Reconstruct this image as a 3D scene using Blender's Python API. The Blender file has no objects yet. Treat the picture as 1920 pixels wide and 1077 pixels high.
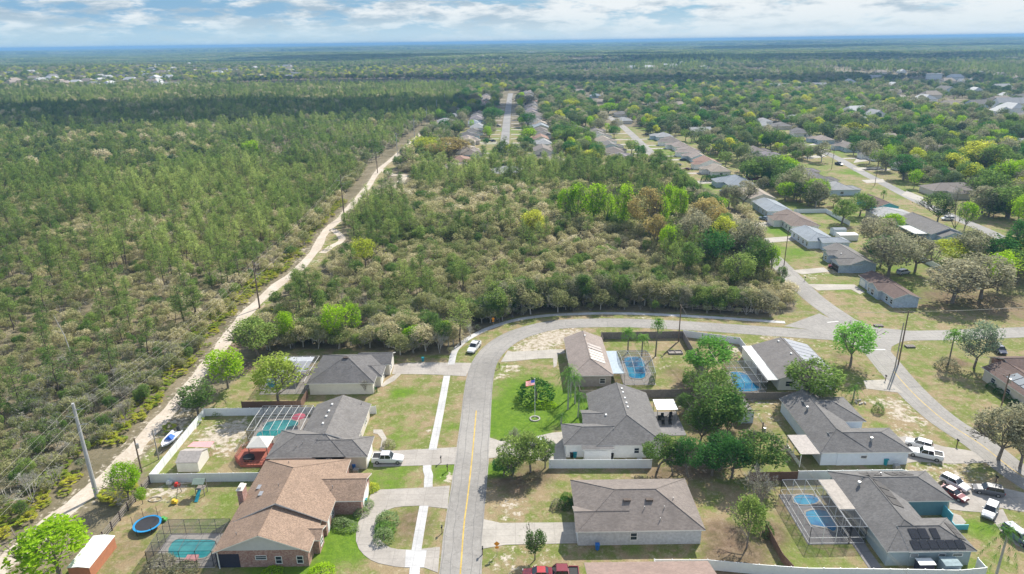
import bpy, math, random
import numpy as np
R = math.radians
rnd = random.Random(7)
nrg = np.random.default_rng(11)
S = bpy.context.scene
COL = S.collection

# ------------------------------------------------------------------ camera, sky, sun, exposure
HC, FP, CX, CY = 72.0, 1280.0, 960.0, 538.5
ROLL = R(0.8)
PIT = math.atan((CY - 78.0) / FP)
cp, sp, cr, sr = math.cos(PIT), math.sin(PIT), math.cos(ROLL), math.sin(ROLL)
cam = bpy.data.cameras.new('camera')
cam.sensor_width = 36.0
cam.lens = 36.0 * FP / 1920.0
cam.clip_start = 0.5
cam.clip_end = 200000
co = bpy.data.objects.new('camera', cam)
COL.objects.link(co)
from mathutils import Matrix, Vector
fw = Vector((0, cp, -sp)); up = Vector((0, sp, cp)); rt = Vector((1, 0, 0))
rt2 = rt * cr + up * sr * 1.0
up2 = up * cr - rt * sr
# image right axis: horizon climbs to the right, so the camera is rolled the other way
rt2 = rt * cr - up * sr
up2 = rt * sr + up * cr
M = Matrix(((rt2.x, up2.x, -fw.x, 0), (rt2.y, up2.y, -fw.y, 0), (rt2.z, up2.z, -fw.z, HC), (0, 0, 0, 1)))
co.matrix_world = M
S.camera = co
S.view_settings.view_transform = 'Standard'
S.view_settings.look = 'None'
S.view_settings.exposure = 0.88
S.view_settings.gamma = 1.0
S.cycles.max_bounces = 6
S.cycles.diffuse_bounces = 4
S.cycles.transparent_max_bounces = 12
S.cycles.volume_bounces = 1
S.cycles.use_denoising = True

SUN_EL, SUN_AZ = R(42), math.atan2(0.57, 0.82)      # azimuth from +Y towards +X
sl = bpy.data.lights.new('sun', 'SUN')
sl.energy = 4.0
sl.angle = R(0.53)
sl.color = (1.0, 0.95, 0.86)
so = bpy.data.objects.new('sun', sl)
COL.objects.link(so)
sdir = Vector((math.sin(SUN_AZ) * math.cos(SUN_EL), math.cos(SUN_AZ) * math.cos(SUN_EL), math.sin(SUN_EL)))
so.rotation_euler = sdir.to_track_quat('Z', 'Y').to_euler()
so.location = (60, 90, 160)

W = bpy.data.worlds.new('World')
S.world = W
W.use_nodes = True


def N(nt, t, **kw):
    n = nt.nodes.new(t)
    for k, v in kw.items():
        if k.startswith('i_'):
            n.inputs[k[2:].replace('_', ' ')].default_value = v
        else:
            setattr(n, k, v)
    return n


def math_n(nt, op, a, b=None, clamp=False):
    n = nt.nodes.new('ShaderNodeMath')
    n.operation = op
    n.use_clamp = clamp
    for i, x in enumerate((a, b)):
        if x is None:
            continue
        if isinstance(x, (int, float)):
            n.inputs[i].default_value = x
        else:
            nt.links.new(x, n.inputs[i])
    return n.outputs[0]


def mixc(nt, f, a, b):
    n = nt.nodes.new('ShaderNodeMix')
    n.data_type = 'RGBA'
    for i, x in ((0, f), (6, a), (7, b)):
        if isinstance(x, (int, float)):
            n.inputs[i].default_value = x
        elif isinstance(x, tuple):
            n.inputs[i].default_value = x if len(x) == 4 else (*x, 1)
        else:
            nt.links.new(x, n.inputs[i])
    return n.outputs[2]


def smooth(nt, x, lo, hi):
    n = nt.nodes.new('ShaderNodeMapRange')
    n.interpolation_type = 'SMOOTHSTEP'
    n.inputs[1].default_value = lo
    n.inputs[2].default_value = hi
    nt.links.new(x, n.inputs[0])
    return n.outputs[0]


def noise(nt, vec, scale, detail=3, rough=0.55, out=0):
    n = nt.nodes.new('ShaderNodeTexNoise')
    n.inputs['Scale'].default_value = scale
    n.inputs['Detail'].default_value = detail
    n.inputs['Roughness'].default_value = rough
    if vec is not None:
        nt.links.new(vec, n.inputs['Vector'])
    return n.outputs[out]


nt = W.node_tree
nt.nodes.clear()
sky = nt.nodes.new('ShaderNodeTexSky')
sky.sky_type = 'NISHITA'
sky.sun_disc = False
sky.sun_elevation = SUN_EL
sky.sun_rotation = SUN_AZ
sky.air_density = 1.0
sky.dust_density = 0.6
sky.ozone_density = 1.5
tc = nt.nodes.new('ShaderNodeTexCoord')
sx = nt.nodes.new('ShaderNodeSeparateXYZ')
nt.links.new(tc.outputs['Generated'], sx.inputs[0])
cx_ = nt.nodes.new('ShaderNodeCombineXYZ')
nt.links.new(math_n(nt, 'MULTIPLY', sx.outputs[0], 5.0), cx_.inputs[0])
nt.links.new(math_n(nt, 'MULTIPLY', sx.outputs[2], 19.0), cx_.inputs[1])
nt.links.new(math_n(nt, 'MULTIPLY', sx.outputs[1], 2.0), cx_.inputs[2])
c1 = noise(nt, cx_.outputs[0], 2.4, 8, 0.60)
c2 = noise(nt, cx_.outputs[0], 5.5, 6, 0.6)
side = smooth(nt, sx.outputs[0], -0.55, 0.6)
cf = math_n(nt, 'ADD', math_n(nt, 'ADD', math_n(nt, 'MULTIPLY', c1, 0.72), math_n(nt, 'MULTIPLY', c2, 0.28)), math_n(nt, 'MULTIPLY', side, 0.08))
cl = smooth(nt, cf, 0.43, 0.55)
c3 = noise(nt, cx_.outputs[0], 3.1, 7, 0.6)
shade = smooth(nt, math_n(nt, 'ADD', c3, math_n(nt, 'MULTIPLY', side, 0.12)), 0.42, 0.64)
cloudcol = mixc(nt, shade, (1.7, 2.2, 2.65), (3.5, 3.7, 3.8))
skyc = mixc(nt, side, (1.1, 1.95, 2.8), (1.6, 2.5, 3.1))
a1 = mixc(nt, cl, skyc, cloudcol)
veil = smooth(nt, sx.outputs[2], 0.045, 0.004)
veilc = mixc(nt, side, (2.1, 2.9, 3.4), (3.0, 3.4, 3.6))
a2 = mixc(nt, math_n(nt, 'MULTIPLY', veil, 0.85), a1, veilc)
# clouds only low in the sky keep their strength; overhead, added grey-white tones down the sky texture's blue fill light
hi = smooth(nt, sx.outputs[2], 0.12, 0.4)
a3 = mixc(nt, hi, a2, mixc(nt, 0.5, sky.outputs[0], (2.6, 2.75, 2.9)))
bg = nt.nodes.new('ShaderNodeBackground')
bg.inputs[1].default_value = 0.135
nt.links.new(a3, bg.inputs[0])
wo = nt.nodes.new('ShaderNodeOutputWorld')
nt.links.new(bg.outputs[0], wo.inputs[0])


# ------------------------------------------------------------------ pixel -> world helpers
def G(p, z=0.0):
    u = (p[0] - CX) / FP
    v = (p[1] - CY) / FP
    u2 = u * cr - v * sr
    v2 = u * sr + v * cr
    d = (u2, cp - v2 * sp, -sp - v2 * cp)
    t = (HC - z) / -d[2]
    return Vector((d[0] * t, d[1] * t, z))


def terrain(x, y):
    d = np.hypot(x, y)
    s = np.clip((d - 950) / 1500, 0, 1)
    s = s * s * (3 - 2 * s)
    h = 9 + 7 * np.sin(x / 610 + 1.1) * np.cos(y / 520 + .4) + 4 * np.sin(x / 260 + y / 340)
    far = np.clip((d - 9000) / 20000, 0, 1)
    return s * h * (1 - far)


# ------------------------------------------------------------------ mesh builder
class MB:
    def __init__(s):
        s.v = []; s.f = []; s.m = []

    def poly(s, pts, m=0):
        n = len(s.v)
        s.v += [tuple(p) for p in pts]
        s.f.append(tuple(range(n, n + len(pts))))
        s.m.append(m)

    def box(s, c, size, u=(1, 0, 0), v=(0, 1, 0), m=0, w=None):
        c = Vector(c); u = Vector(u).normalized(); v = Vector(v).normalized()
        w = u.cross(v).normalized() if w is None else Vector(w)
        a, b, d = u * size[0] / 2, v * size[1] / 2, w * size[2] / 2
        P = [c - a - b - d, c + a - b - d, c + a + b - d, c - a + b - d, c - a - b + d, c + a - b + d, c + a + b + d, c - a + b + d]
        n = len(s.v)
        s.v += [tuple(p) for p in P]
        for f in ((0, 3, 2, 1), (4, 5, 6, 7), (0, 1, 5, 4), (1, 2, 6, 5), (2, 3, 7, 6), (3, 0, 4, 7)):
            s.f.append(tuple(n + i for i in f)); s.m.append(m)

    def tube(s, pts, rs, k=6, m=0, cap=True):
        pts = [Vector(p) for p in pts]
        if isinstance(rs, (int, float)):
            rs = [rs] * len(pts)
        base = len(s.v)
        for i, p in enumerate(pts):
            d = (pts[min(i + 1, len(pts) - 1)] - pts[max(i - 1, 0)]).normalized()
            a = d.cross(Vector((0, 0, 1)))
            if a.length < 1e-3:
                a = Vector((1, 0, 0))
            a.normalize(); b = d.cross(a)
            for j in range(k):
                t = 2 * math.pi * j / k
                s.v.append(tuple(p + (a * math.cos(t) + b * math.sin(t)) * rs[i]))
        for i in range(len(pts) - 1):
            for j in range(k):
                s.f.append((base + i * k + j, base + i * k + (j + 1) % k, base + (i + 1) * k + (j + 1) % k, base + (i + 1) * k + j)); s.m.append(m)
        if cap:
            s.f.append(tuple(base + j for j in range(k))); s.m.append(m)
            s.f.append(tuple(base + (len(pts) - 1) * k + j for j in range(k))); s.m.append(m)

    def extrude(s, pts, z0, z1, m=0, mt=None):
        n = len(pts)
        s.poly([(p[0], p[1], z1) for p in pts], m if mt is None else mt)
        s.poly([(p[0], p[1], z0) for p in reversed(pts)], m)
        for i in range(n):
            p, q = pts[i], pts[(i + 1) % n]
            s.poly([(p[0], p[1], z0), (q[0], q[1], z0), (q[0], q[1], z1), (p[0], p[1], z1)], m)

    def build(s, name, mats, parent=None, loc=None, smooth=False):
        me = bpy.data.meshes.new(name)
        o = bpy.data.objects.new(name, me)
        base = Vector((0, 0, 0))
        if loc is not None:
            base = Vector(loc)
        elif parent is not None:
            q = parent
            while q is not None:
                base = base + q.location; q = q.parent
        vs = [(x - base.x, y - base.y, z - base.z) for x, y, z in s.v]
        me.from_pydata(vs, [], s.f)
        if not isinstance(mats, (list, tuple)):
            mats = [mats]
        for m in mats:
            me.materials.append(m)
        me.polygons.foreach_set('material_index', s.m)
        if smooth:
            me.polygons.foreach_set('use_smooth', [True] * len(s.f))
        me.update()
        COL.objects.link(o)
        if parent is not None:
            o.parent = parent
        elif loc is not None:
            o.location = base
        return o


def tag(o, label=None, cat=None, group=None, kind=None):
    if label: o['label'] = label
    if cat: o['category'] = cat
    if group: o['group'] = group
    if kind: o['kind'] = kind
    return o


def thing(name, loc, label, cat, group=None, rz=0.0):
    o = bpy.data.objects.new(name, None)
    o.location = loc
    o.rotation_euler = (0, 0, rz)
    COL.objects.link(o)
    return tag(o, label, cat, group)


def kids(o):
    return [c for c in ALLCH.get(o.name, [])] if False else list(o.children)


def dup(root, kidmap, loc, rz, sc=(1, 1, 1), label=None, group=None, cat=None):
    r = root.copy(); COL.objects.link(r)
    r.location = loc; r.rotation_euler = (0, 0, rz); r.scale = sc
    if label: r['label'] = label
    if group: r['group'] = group
    if cat: r['category'] = cat
    for ch, subs in kidmap:
        c = ch.copy(); COL.objects.link(c); c.parent = r
        for g in subs:
            d = g.copy(); COL.objects.link(d); d.parent = c
    return r


def kidmap_of(root):
    return [(c, list(c.children)) for c in root.children]


# ------------------------------------------------------------------ materials
def new_mat(name):
    m = bpy.data.materials.new(name)
    m.use_nodes = True
    m.node_tree.nodes.clear()
    return m, m.node_tree


def finish(m, nt, col, rough=0.8, spec=0.3, metal=0.0, bump=None, bs=0.3, bd=0.02):
    b = nt.nodes.new('ShaderNodeBsdfPrincipled')
    if isinstance(col, tuple):
        b.inputs['Base Color'].default_value = (*col[:3], 1)
    else:
        nt.links.new(col, b.inputs['Base Color'])
    if isinstance(rough, (int, float)):
        b.inputs['Roughness'].default_value = rough
    else:
        nt.links.new(rough, b.inputs['Roughness'])
    b.inputs['Specular IOR Level'].default_value = spec
    b.inputs['Metallic'].default_value = metal
    if bump is not None:
        bn = nt.nodes.new('ShaderNodeBump')
        bn.inputs['Strength'].default_value = bs
        bn.inputs['Distance'].default_value = bd
        nt.links.new(bump, bn.inputs['Height'])
        nt.links.new(bn.outputs[0], b.inputs['Normal'])
    o = nt.nodes.new('ShaderNodeOutputMaterial')
    nt.links.new(b.outputs[0], o.inputs[0])
    return m


def objvec(nt):
    t = nt.nodes.new('ShaderNodeTexCoord')
    return t.outputs['Object']


def geopos(nt):
    t = nt.nodes.new('ShaderNodeNewGeometry')
    return t.outputs['Position']


def scal(c, k):
    return tuple(min(1, x * k) for x in c[:3])


MC = {}


def plain(name, col, rough=0.6, var=0.12, scale=1.5, spec=0.4, metal=0.0, world=False):
    if name in MC: return MC[name]
    m, nt = new_mat(name)
    v = geopos(nt) if world else objvec(nt)
    n = noise(nt, v, scale, 4)
    n2 = noise(nt, v, scale * 7, 3)
    f = math_n(nt, 'ADD', math_n(nt, 'MULTIPLY', n, 0.65), math_n(nt, 'MULTIPLY', n2, 0.35))
    c = mixc(nt, smooth(nt, f, 0.3, 0.7), scal(col, 1 - var), scal(col, 1 + var))
    MC[name] = finish(m, nt, c, rough, spec, metal, n2, 0.15, 0.01)
    return MC[name]


def shingle(name, col, mott=0.22, ms=1.6):
    if name in MC: return MC[name]
    m, nt = new_mat(name)
    v = objvec(nt)
    a = noise(nt, v, 0.35, 3)
    b = noise(nt, v, ms, 4, 0.7)
    vo = nt.nodes.new('ShaderNodeTexVoronoi')
    vo.inputs['Scale'].default_value = ms * 1.8
    mp = nt.nodes.new('ShaderNodeMapping')
    mp.inputs['Scale'].default_value = (1.0, 1.7, 1.7)
    nt.links.new(v, mp.inputs[0]); nt.links.new(mp.outputs[0], vo.inputs['Vector'])
    sc = nt.nodes.new('ShaderNodeSeparateColor')
    nt.links.new(vo.outputs['Color'], sc.inputs[0])
    f = math_n(nt, 'ADD', math_n(nt, 'MULTIPLY', b, 0.6), math_n(nt, 'MULTIPLY', sc.outputs[0], 0.4))
    c = mixc(nt, smooth(nt, f, 0.25, 0.78), scal(col, 1 - mott), scal(col, 1 + mott))
    c = mixc(nt, math_n(nt, 'MULTIPLY', smooth(nt, a, 0.42, 0.68), 0.45), c, scal(col, 0.70))
    c = mixc(nt, math_n(nt, 'MULTIPLY', smooth(nt, noise(nt, v, 0.9, 5, 0.7), 0.52, 0.72), 0.35), c, scal(col, 1.35))
    # courses of shingles
    w = nt.nodes.new('ShaderNodeTexWave')
    w.wave_type = 'BANDS'; w.bands_direction = 'Z'
    w.inputs['Scale'].default_value = 4.2
    w.inputs['Distortion'].default_value = 0.4
    nt.links.new(v, w.inputs['Vector'])
    c = mixc(nt, math_n(nt, 'MULTIPLY', smooth(nt, w.outputs[0], 0.55, 1.0), 0.16), c, scal(col, 0.55))
    MC[name] = finish(m, nt, c, 0.88, 0.2, 0, b, 0.35, 0.02)
    return MC[name]


K_LEAF = 2.0


def leafmat(name, cols, transl=0.3, var=0.5, patch=0.0, sat=1.0):
    """cols: two or three base colours picked by tree and by clump"""
    m, nt = new_mat(name)
    oi = nt.nodes.new('ShaderNodeObjectInfo')
    n = noise(nt, geopos(nt), 0.7, 4, 0.7)
    g = nt.nodes.new('ShaderNodeNewGeometry')
    r = math_n(nt, 'ADD', math_n(nt, 'MULTIPLY', oi.outputs['Random'], 0.62), math_n(nt, 'MULTIPLY', smooth(nt, n, 0.3, 0.7), 0.38))
    if patch:
        pn = noise(nt, oi.outputs['Location'], patch, 3, 0.6)
        r = math_n(nt, 'ADD', math_n(nt, 'MULTIPLY', r, 0.55), math_n(nt, 'MULTIPLY', smooth(nt, pn, 0.35, 0.65), 0.45))
    transl = min(.6, transl + .22)
    cols = [tuple(min(.75, v * K_LEAF) for v in c) for c in cols]
    cr_ = nt.nodes.new('ShaderNodeValToRGB')
    e = cr_.color_ramp.elements
    while len(e) < len(cols): e.new(0.5)
    for i, c in enumerate(cols):
        e[i].position = 0.12 + 0.76 * i / (len(cols) - 1)
        e[i].color = (*c, 1)
    nt.links.new(r, cr_.inputs[0])
    rp = g.outputs['Random Per Island']
    hs = nt.nodes.new('ShaderNodeHueSaturation')
    nt.links.new(cr_.outputs[0], hs.inputs['Color'])
    hs.inputs['Saturation'].default_value = sat
    nt.links.new(math_n(nt, 'ADD', math_n(nt, 'MULTIPLY', rp, var), 1 - var / 2), hs.inputs['Value'])
    d = nt.nodes.new('ShaderNodeBsdfDiffuse')
    t = nt.nodes.new('ShaderNodeBsdfTranslucent')
    nt.links.new(hs.outputs[0], d.inputs[0])
    nt.links.new(hs.outputs[0], t.inputs[0])
    mx = nt.nodes.new('ShaderNodeMixShader')
    mx.inputs[0].default_value = transl
    nt.links.new(d.outputs[0], mx.inputs[1]); nt.links.new(t.outputs[0], mx.inputs[2])
    o = nt.nodes.new('ShaderNodeOutputMaterial')
    nt.links.new(mx.outputs[0], o.inputs[0])
    MC[name] = m
    return m


L_OAK = leafmat('leaf_scrub', [(.08, .115, .034), (.15, .165, .066), (.225, .215, .11), (.31, .28, .17), (.36, .33, .25)], 0.26, 1.1, 0.012)
L_PINE = leafmat('leaf_pine', [(.05, .09, .027), (.125, .175, .045), (.25, .29, .09)], 0.25, 1.1, 0.01)
L_LIME = leafmat('leaf_lime', [(.13, .23, .012), (.23, .33, .02)], 0.35, 0.7)
L_YEL = leafmat('leaf_yellow', [(.22, .26, .03), (.32, .32, .05)], 0.35, 0.7)
L_YARD = leafmat('leaf_yard', [(.05, .09, .025), (.09, .145, .035), (.16, .205, .055)], 0.28, 0.9)
L_DARK = leafmat('leaf_dark', [(.03, .085, .02), (.05, .125, .03)], 0.22, 0.5)
L_GREY = leafmat('leaf_grey', [(.13, .135, .08), (.23, .215, .14)], 0.2, 0.9)
L_RUST = leafmat('leaf_rust', [(.19, .155, .06), (.27, .225, .09)], 0.3, 0.45)
L_PALM = leafmat('leaf_palm', [(.07, .14, .03), (.13, .22, .05)], 0.25, 0.5)
L_PMET = leafmat('leaf_palmetto', [(.09, .14, .02), (.17, .20, .025), (.25, .235, .03)], 0.25, 0.8)
L_FAR = leafmat('leaf_far', [(.035, .065, .03), (.07, .10, .045), (.14, .16, .07), (.22, .21, .13)], 0.15, 0.9, 0.0035)
BARK = plain('bark', (.20, .17, .145), 0.9, 0.25, 3)
BARKD = plain('bark_dark', (.11, .085, .07), 0.9, 0.25, 3)
BARKG = plain('bark_grey', (.42, .40, .36), 0.9, 0.2, 3)
WHITE = plain('white_paint', (.78, .78, .76), 0.45, 0.05)
TRIM = plain('trim_white', (.72, .71, .68), 0.5, 0.06)
VINYL = plain('white_vinyl', (.76, .78, .80), 0.35, 0.05)
DARKM = plain('dark_bronze', (.035, .033, .032), 0.4, 0.1)
BLACK = plain('black_rubber', (.02, .02, .02), 0.7, 0.1)
GALV = plain('galvanised', (.42, .42, .42), 0.4, 0.1, 2, 0.5, 0.6)
CONC = plain('pole_concrete', (.42, .42, .43), 0.8, 0.12, 1)
WOODP = plain('pole_wood', (.18, .13, .095), 0.85, 0.2, 2)
WOODG = plain('wood_grey', (.24, .21, .19), 0.85, 0.22, 3)
WOODB = plain('wood_brown', (.17, .10, .07), 0.85, 0.25, 3)
WOODR = plain('wood_red', (.30, .09, .06), 0.75, 0.2, 3)
TAN = plain('tan_stucco', (.60, .54, .46), 0.8, 0.06)
CREAM = plain('cream_stucco', (.66, .62, .55), 0.8, 0.06)
LGREY = plain('light_siding', (.52, .52, .52), 0.7, 0.05)
PALEB = plain('pale_blue_siding', (.48, .56, .62), 0.7, 0.05)
WBLUE = plain('white_blue_siding', (.62, .68, .76), 0.7, 0.05)
TEAL = plain('teal_stucco', (.10, .22, .27), 0.7, 0.08)
SAGE = plain('sage_siding', (.30, .37, .39), 0.7, 0.06)
TURQ = plain('turquoise_paint', (.10, .42, .50), 0.6, 0.06)
PLAST_B = plain('blue_plastic', (.02, .15, .48), 0.4, 0.1)
PLAST_T = plain('teal_plastic', (.02, .26, .32), 0.4, 0.1)
PLAST_G = plain('green_plastic', (.10, .34, .08), 0.4, 0.1)
PLAST_Y = plain('yellow_plastic', (.75, .50, .04), 0.4, 0.1)
PLAST_R = plain('red_plastic', (.55, .04, .03), 0.4, 0.1)
PINKT = plain('pink_cloth', (.62, .30, .30), 0.8, 0.1)
CREAMT = plain('cream_canvas', (.72, .68, .60), 0.8, 0.06)
ORANGE = plain('orange_sign', (.80, .30, .02), 0.5, 0.1)
SOLAR = plain('solar_black', (.018, .018, .022), 0.22, 0.2, 0.8, 0.6)
HEATER = plain('pool_heater', (.07, .065, .062), 0.8, 0.15, 1.2)
FABRIC = plain('trampoline_mat', (.03, .03, .035), 0.7, 0.1)


def glassmat(name, col, rough=0.08):
    m, nt = new_mat(name)
    MC[name] = finish(m, nt, col, rough, 0.8)
    return m


GLASS = glassmat('window_glass', (.03, .04, .05))
CARGL = glassmat('car_glass', (.015, .02, .025))
LAMPG = glassmat('lamp_glass', (.7, .7, .7), 0.15)
TAILG = glassmat('tail_glass', (.4, .02, .02), 0.2)


def paint(name, col):
    if name in MC: return MC[name]
    m, nt = new_mat(name)
    finish(m, nt, col, 0.28, 0.5)
    b = [n for n in nt.nodes if n.type == 'BSDF_PRINCIPLED'][0]
    b.inputs['Coat Weight'].default_value = 0.6
    MC[name] = m
    return m


def brickmat():
    m, nt = new_mat('red_brick')
    v = objvec(nt)
    b = nt.nodes.new('ShaderNodeTexBrick')
    b.inputs['Scale'].default_value = 3.0
    b.inputs['Color1'].default_value = (.30, .13, .10, 1)
    b.inputs['Color2'].default_value = (.48, .30, .25, 1)
    b.inputs['Mortar'].default_value = (.42, .38, .34, 1)
    b.inputs['Mortar Size'].default_value = 0.03
    s = nt.nodes.new('ShaderNodeSeparateXYZ'); nt.links.new(v, s.inputs[0])
    c = nt.nodes.new('ShaderNodeCombineXYZ')
    nt.links.new(math_n(nt, 'ADD', s.outputs[0], s.outputs[1]), c.inputs[0])
    nt.links.new(s.outputs[2], c.inputs[1])
    nt.links.new(c.outputs[0], b.inputs['Vector'])
    n = noise(nt, v, 3.2, 3)
    col = mixc(nt, math_n(nt, 'MULTIPLY', smooth(nt, n, 0.35, 0.7), 0.6), b.outputs[0], (.22, .09, .07))
    MC['red_brick'] = finish(m, nt, col, 0.85, 0.2)
    return m


BRICK = brickmat()


def boards(name, col, scale=3.4, dirn='X', amt=0.45):
    """siding, fence boards or corrugation: bands along a diagonal-safe coordinate"""
    if name in MC: return MC[name]
    m, nt = new_mat(name)
    v = objvec(nt)
    w = nt.nodes.new('ShaderNodeTexWave')
    w.wave_type = 'BANDS'; w.bands_direction = dirn
    w.inputs['Scale'].default_value = scale
    w.inputs['Distortion'].default_value = 0.15
    nt.links.new(v, w.inputs['Vector'])
    n = noise(nt, v, 2.2, 4)
    c = mixc(nt, smooth(nt, n, 0.3, 0.7), scal(col, 0.85), scal(col, 1.12))
    c = mixc(nt, math_n(nt, 'MULTIPLY', smooth(nt, w.outputs[0], 0.7, 1.0), amt), c, scal(col, 0.5))
    MC[name] = finish(m, nt, c, 0.75, 0.3, 0, w.outputs[0], 0.3, 0.02)
    return MC[name]


CORR = boards('corrugated_light', (.50, .50, .49), 1.6, 'X', 0.35)
CORRW = boards('corrugated_white', (.78, .77, .75), 1.6, 'X', 0.2)
CORRB = boards('patio_tin', (.40, .36, .33), 1.4, 'X', 0.4)
SIDE = boards('lap_siding_light', (.50, .51, .53), 2.6, 'Z', 0.2)
SIDEB = boards('lap_siding_blue', (.42, .50, .60), 2.4, 'Z', 0.2)
SIDEG = boards('lap_siding_sage', (.27, .35, .37), 2.4, 'Z', 0.25)


def screenmat():
    m, nt = new_mat('insect_screen')
    t = nt.nodes.new('ShaderNodeBsdfTransparent')
    d = nt.nodes.new('ShaderNodeBsdfDiffuse')
    d.inputs[0].default_value = (.11, .11, .115, 1)
    mx = nt.nodes.new('ShaderNodeMixShader')
    mx.inputs[0].default_value = 0.28
    nt.links.new(t.outputs[0], mx.inputs[1]); nt.links.new(d.outputs[0], mx.inputs[2])
    o = nt.nodes.new('ShaderNodeOutputMaterial'); nt.links.new(mx.outputs[0], o.inputs[0])
    return m


SCREEN = screenmat()


def watermat(name, col, deep):
    m, nt = new_mat(name)
    v = geopos(nt)
    n = noise(nt, v, 0.35, 2)
    w = noise(nt, v, 2.5, 3)
    c = mixc(nt, smooth(nt, n, 0.35, 0.65), col, deep)
    return finish(m, nt, c, 0.06, 0.5, 0, w, 0.12, 0.02)


WAT_T = watermat('pool_water_teal', (.05, .36, .36), (.01, .24, .27))
WAT_B = watermat('pool_water_blue', (.04, .34, .52), (.01, .18, .40))


def asphalt(name, col):
    m, nt = new_mat(name)
    v = geopos(nt)
    a = noise(nt, v, 0.06, 4)
    b = noise(nt, v, 1.1, 5, 0.7)
    c = noise(nt, v, 7.0, 3, 0.7)
    f = math_n(nt, 'ADD', math_n(nt, 'ADD', math_n(nt, 'MULTIPLY', a, 0.45), math_n(nt, 'MULTIPLY', b, 0.35)), math_n(nt, 'MULTIPLY', c, 0.2))
    cc = mixc(nt, smooth(nt, f, 0.34, 0.64), scal(col, 0.74), scal(col, 1.2))
    vo = nt.nodes.new('ShaderNodeTexVoronoi')
    vo.feature = 'DISTANCE_TO_EDGE'
    vo.inputs['Scale'].default_value = 0.16
    wv = nt.nodes.new('ShaderNodeVectorMath'); wv.operation = 'MULTIPLY_ADD'
    nt.links.new(noise(nt, v, 0.5, 4, 0.7, 1), wv.inputs[0]); wv.inputs[1].default_value = (3, 3, 3); nt.links.new(v, wv.inputs[2])
    nt.links.new(wv.outputs[0], vo.inputs['Vector'])
    cc = mixc(nt, math_n(nt, 'MULTIPLY', smooth(nt, vo.outputs[0], 0.012, 0.0), 0.45), cc, scal(col, 0.45))
    return finish(m, nt, cc, 0.85, 0.25, 0, c, 0.3, 0.01)


ASPH = asphalt('asphalt_aged', (.285, .268, .245))
ASPH2 = asphalt('asphalt_far', (.25, .24, .23))


def concrete(name, col, joint=True):
    m, nt = new_mat(name)
    v = geopos(nt)
    a = noise(nt, v, 0.25, 4, 0.65)
    b = noise(nt, v, 2.2, 4, 0.7)
    f = math_n(nt, 'ADD', math_n(nt, 'MULTIPLY', a, 0.6), math_n(nt, 'MULTIPLY', b, 0.4))
    cc = mixc(nt, smooth(nt, f, 0.32, 0.7), scal(col, 0.78), scal(col, 1.1))
    if joint:
        br = nt.nodes.new('ShaderNodeTexBrick')
        br.offset = 0
        br.inputs['Scale'].default_value = 0.33
        br.inputs['Mortar Size'].default_value = 0.012
        br.inputs['Brick Width'].default_value = 1.0
        br.inputs['Row Height'].default_value = 0.5
        br.inputs['Color1'].default_value = (1, 1, 1, 1); br.inputs['Color2'].default_value = (.95, .95, .95, 1)
        br.inputs['Mortar'].default_value = (.76, .76, .76, 1)
        nt.links.new(v, br.inputs['Vector'])
        mm = nt.nodes.new('ShaderNodeMix'); mm.data_type = 'RGBA'; mm.blend_type = 'MULTIPLY'
        mm.inputs[0].default_value = 1
        nt.links.new(cc, mm.inputs[6]); nt.links.new(br.outputs[0], mm.inputs[7])
        cc = mm.outputs[2]
    return finish(m, nt, cc, 0.85, 0.25, 0, b, 0.15, 0.01)


CONCD = concrete('concrete_drive', (.40, .365, .325))
CONCW = concrete('concrete_walk', (.54, .53, .52))
CONCP = concrete('concrete_pale', (.43, .395, .345))
DECK = concrete('pool_deck', (.42, .38, .34), False)
PAVER = concrete('paver_grey', (.24, .23, .23))


def sandmat():
    m, nt = new_mat('trail_sand')
    v = geopos(nt)
    a = noise(nt, v, 0.2, 4, 0.6)
    b = noise(nt, v, 1.6, 5, 0.7)
    f = math_n(nt, 'ADD', math_n(nt, 'MULTIPLY', a, 0.5), math_n(nt, 'MULTIPLY', b, 0.5))
    c = mixc(nt, smooth(nt, f, 0.3, 0.7), (.42, .35, .27), (.60, .53, .45))
    return finish(m, nt, c, 0.95, 0.1, 0, b, 0.5, 0.05)


SAND = sandmat()
YLINE = plain('road_yellow', (.52, .36, .08), 0.7, 0.3, 0.8, 0.3, 0, True)
WLINE = plain('road_white', (.58, .57, .55), 0.7, 0.2, 1.5, 0.3, 0, True)


# ------------------------------------------------------------------ ground sheet with painted plant cover
def P2(pts, z=0):
    return np.array([G(p, z)[:2] for p in pts])


def inpoly(x, y, poly):
    ins = np.zeros(x.shape, bool)
    n = len(poly)
    j = n - 1
    for i in range(n):
        xi, yi = poly[i]; xj, yj = poly[j]
        c = ((yi > y) != (yj > y)) & (x < (xj - xi) * (y - yi) / (yj - yi + 1e-12) + xi)
        ins ^= c
        j = i
    return ins


def catmull(pts, n=8):
    pts = [Vector(p) for p in pts]
    if len(pts) < 3:
        return pts
    P = [pts[0] * 2 - pts[1]] + pts + [pts[-1] * 2 - pts[-2]]
    out = []
    for i in range(1, len(P) - 2):
        a, b, c, d = P[i - 1:i + 3]
        for k in range(n):
            t = k / n
            out.append(0.5 * ((2 * b) + (c - a) * t + (2 * a - 5 * b + 4 * c - d) * t * t + (3 * b - a - 3 * c + d) * t ** 3))
    out.append(pts[-1])
    return out


def dist_poly(x, y, pl):
    d = np.full(x.shape, 1e9)
    for (ax, ay), (bx, by) in zip(pl[:-1], pl[1:]):
        vx, vy = bx - ax, by - ay
        t = np.clip(((x - ax) * vx + (y - ay) * vy) / (vx * vx + vy * vy + 1e-9), 0, 1)
        d = np.minimum(d, np.hypot(x - ax - t * vx, y - ay - t * vy))
    return d


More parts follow.
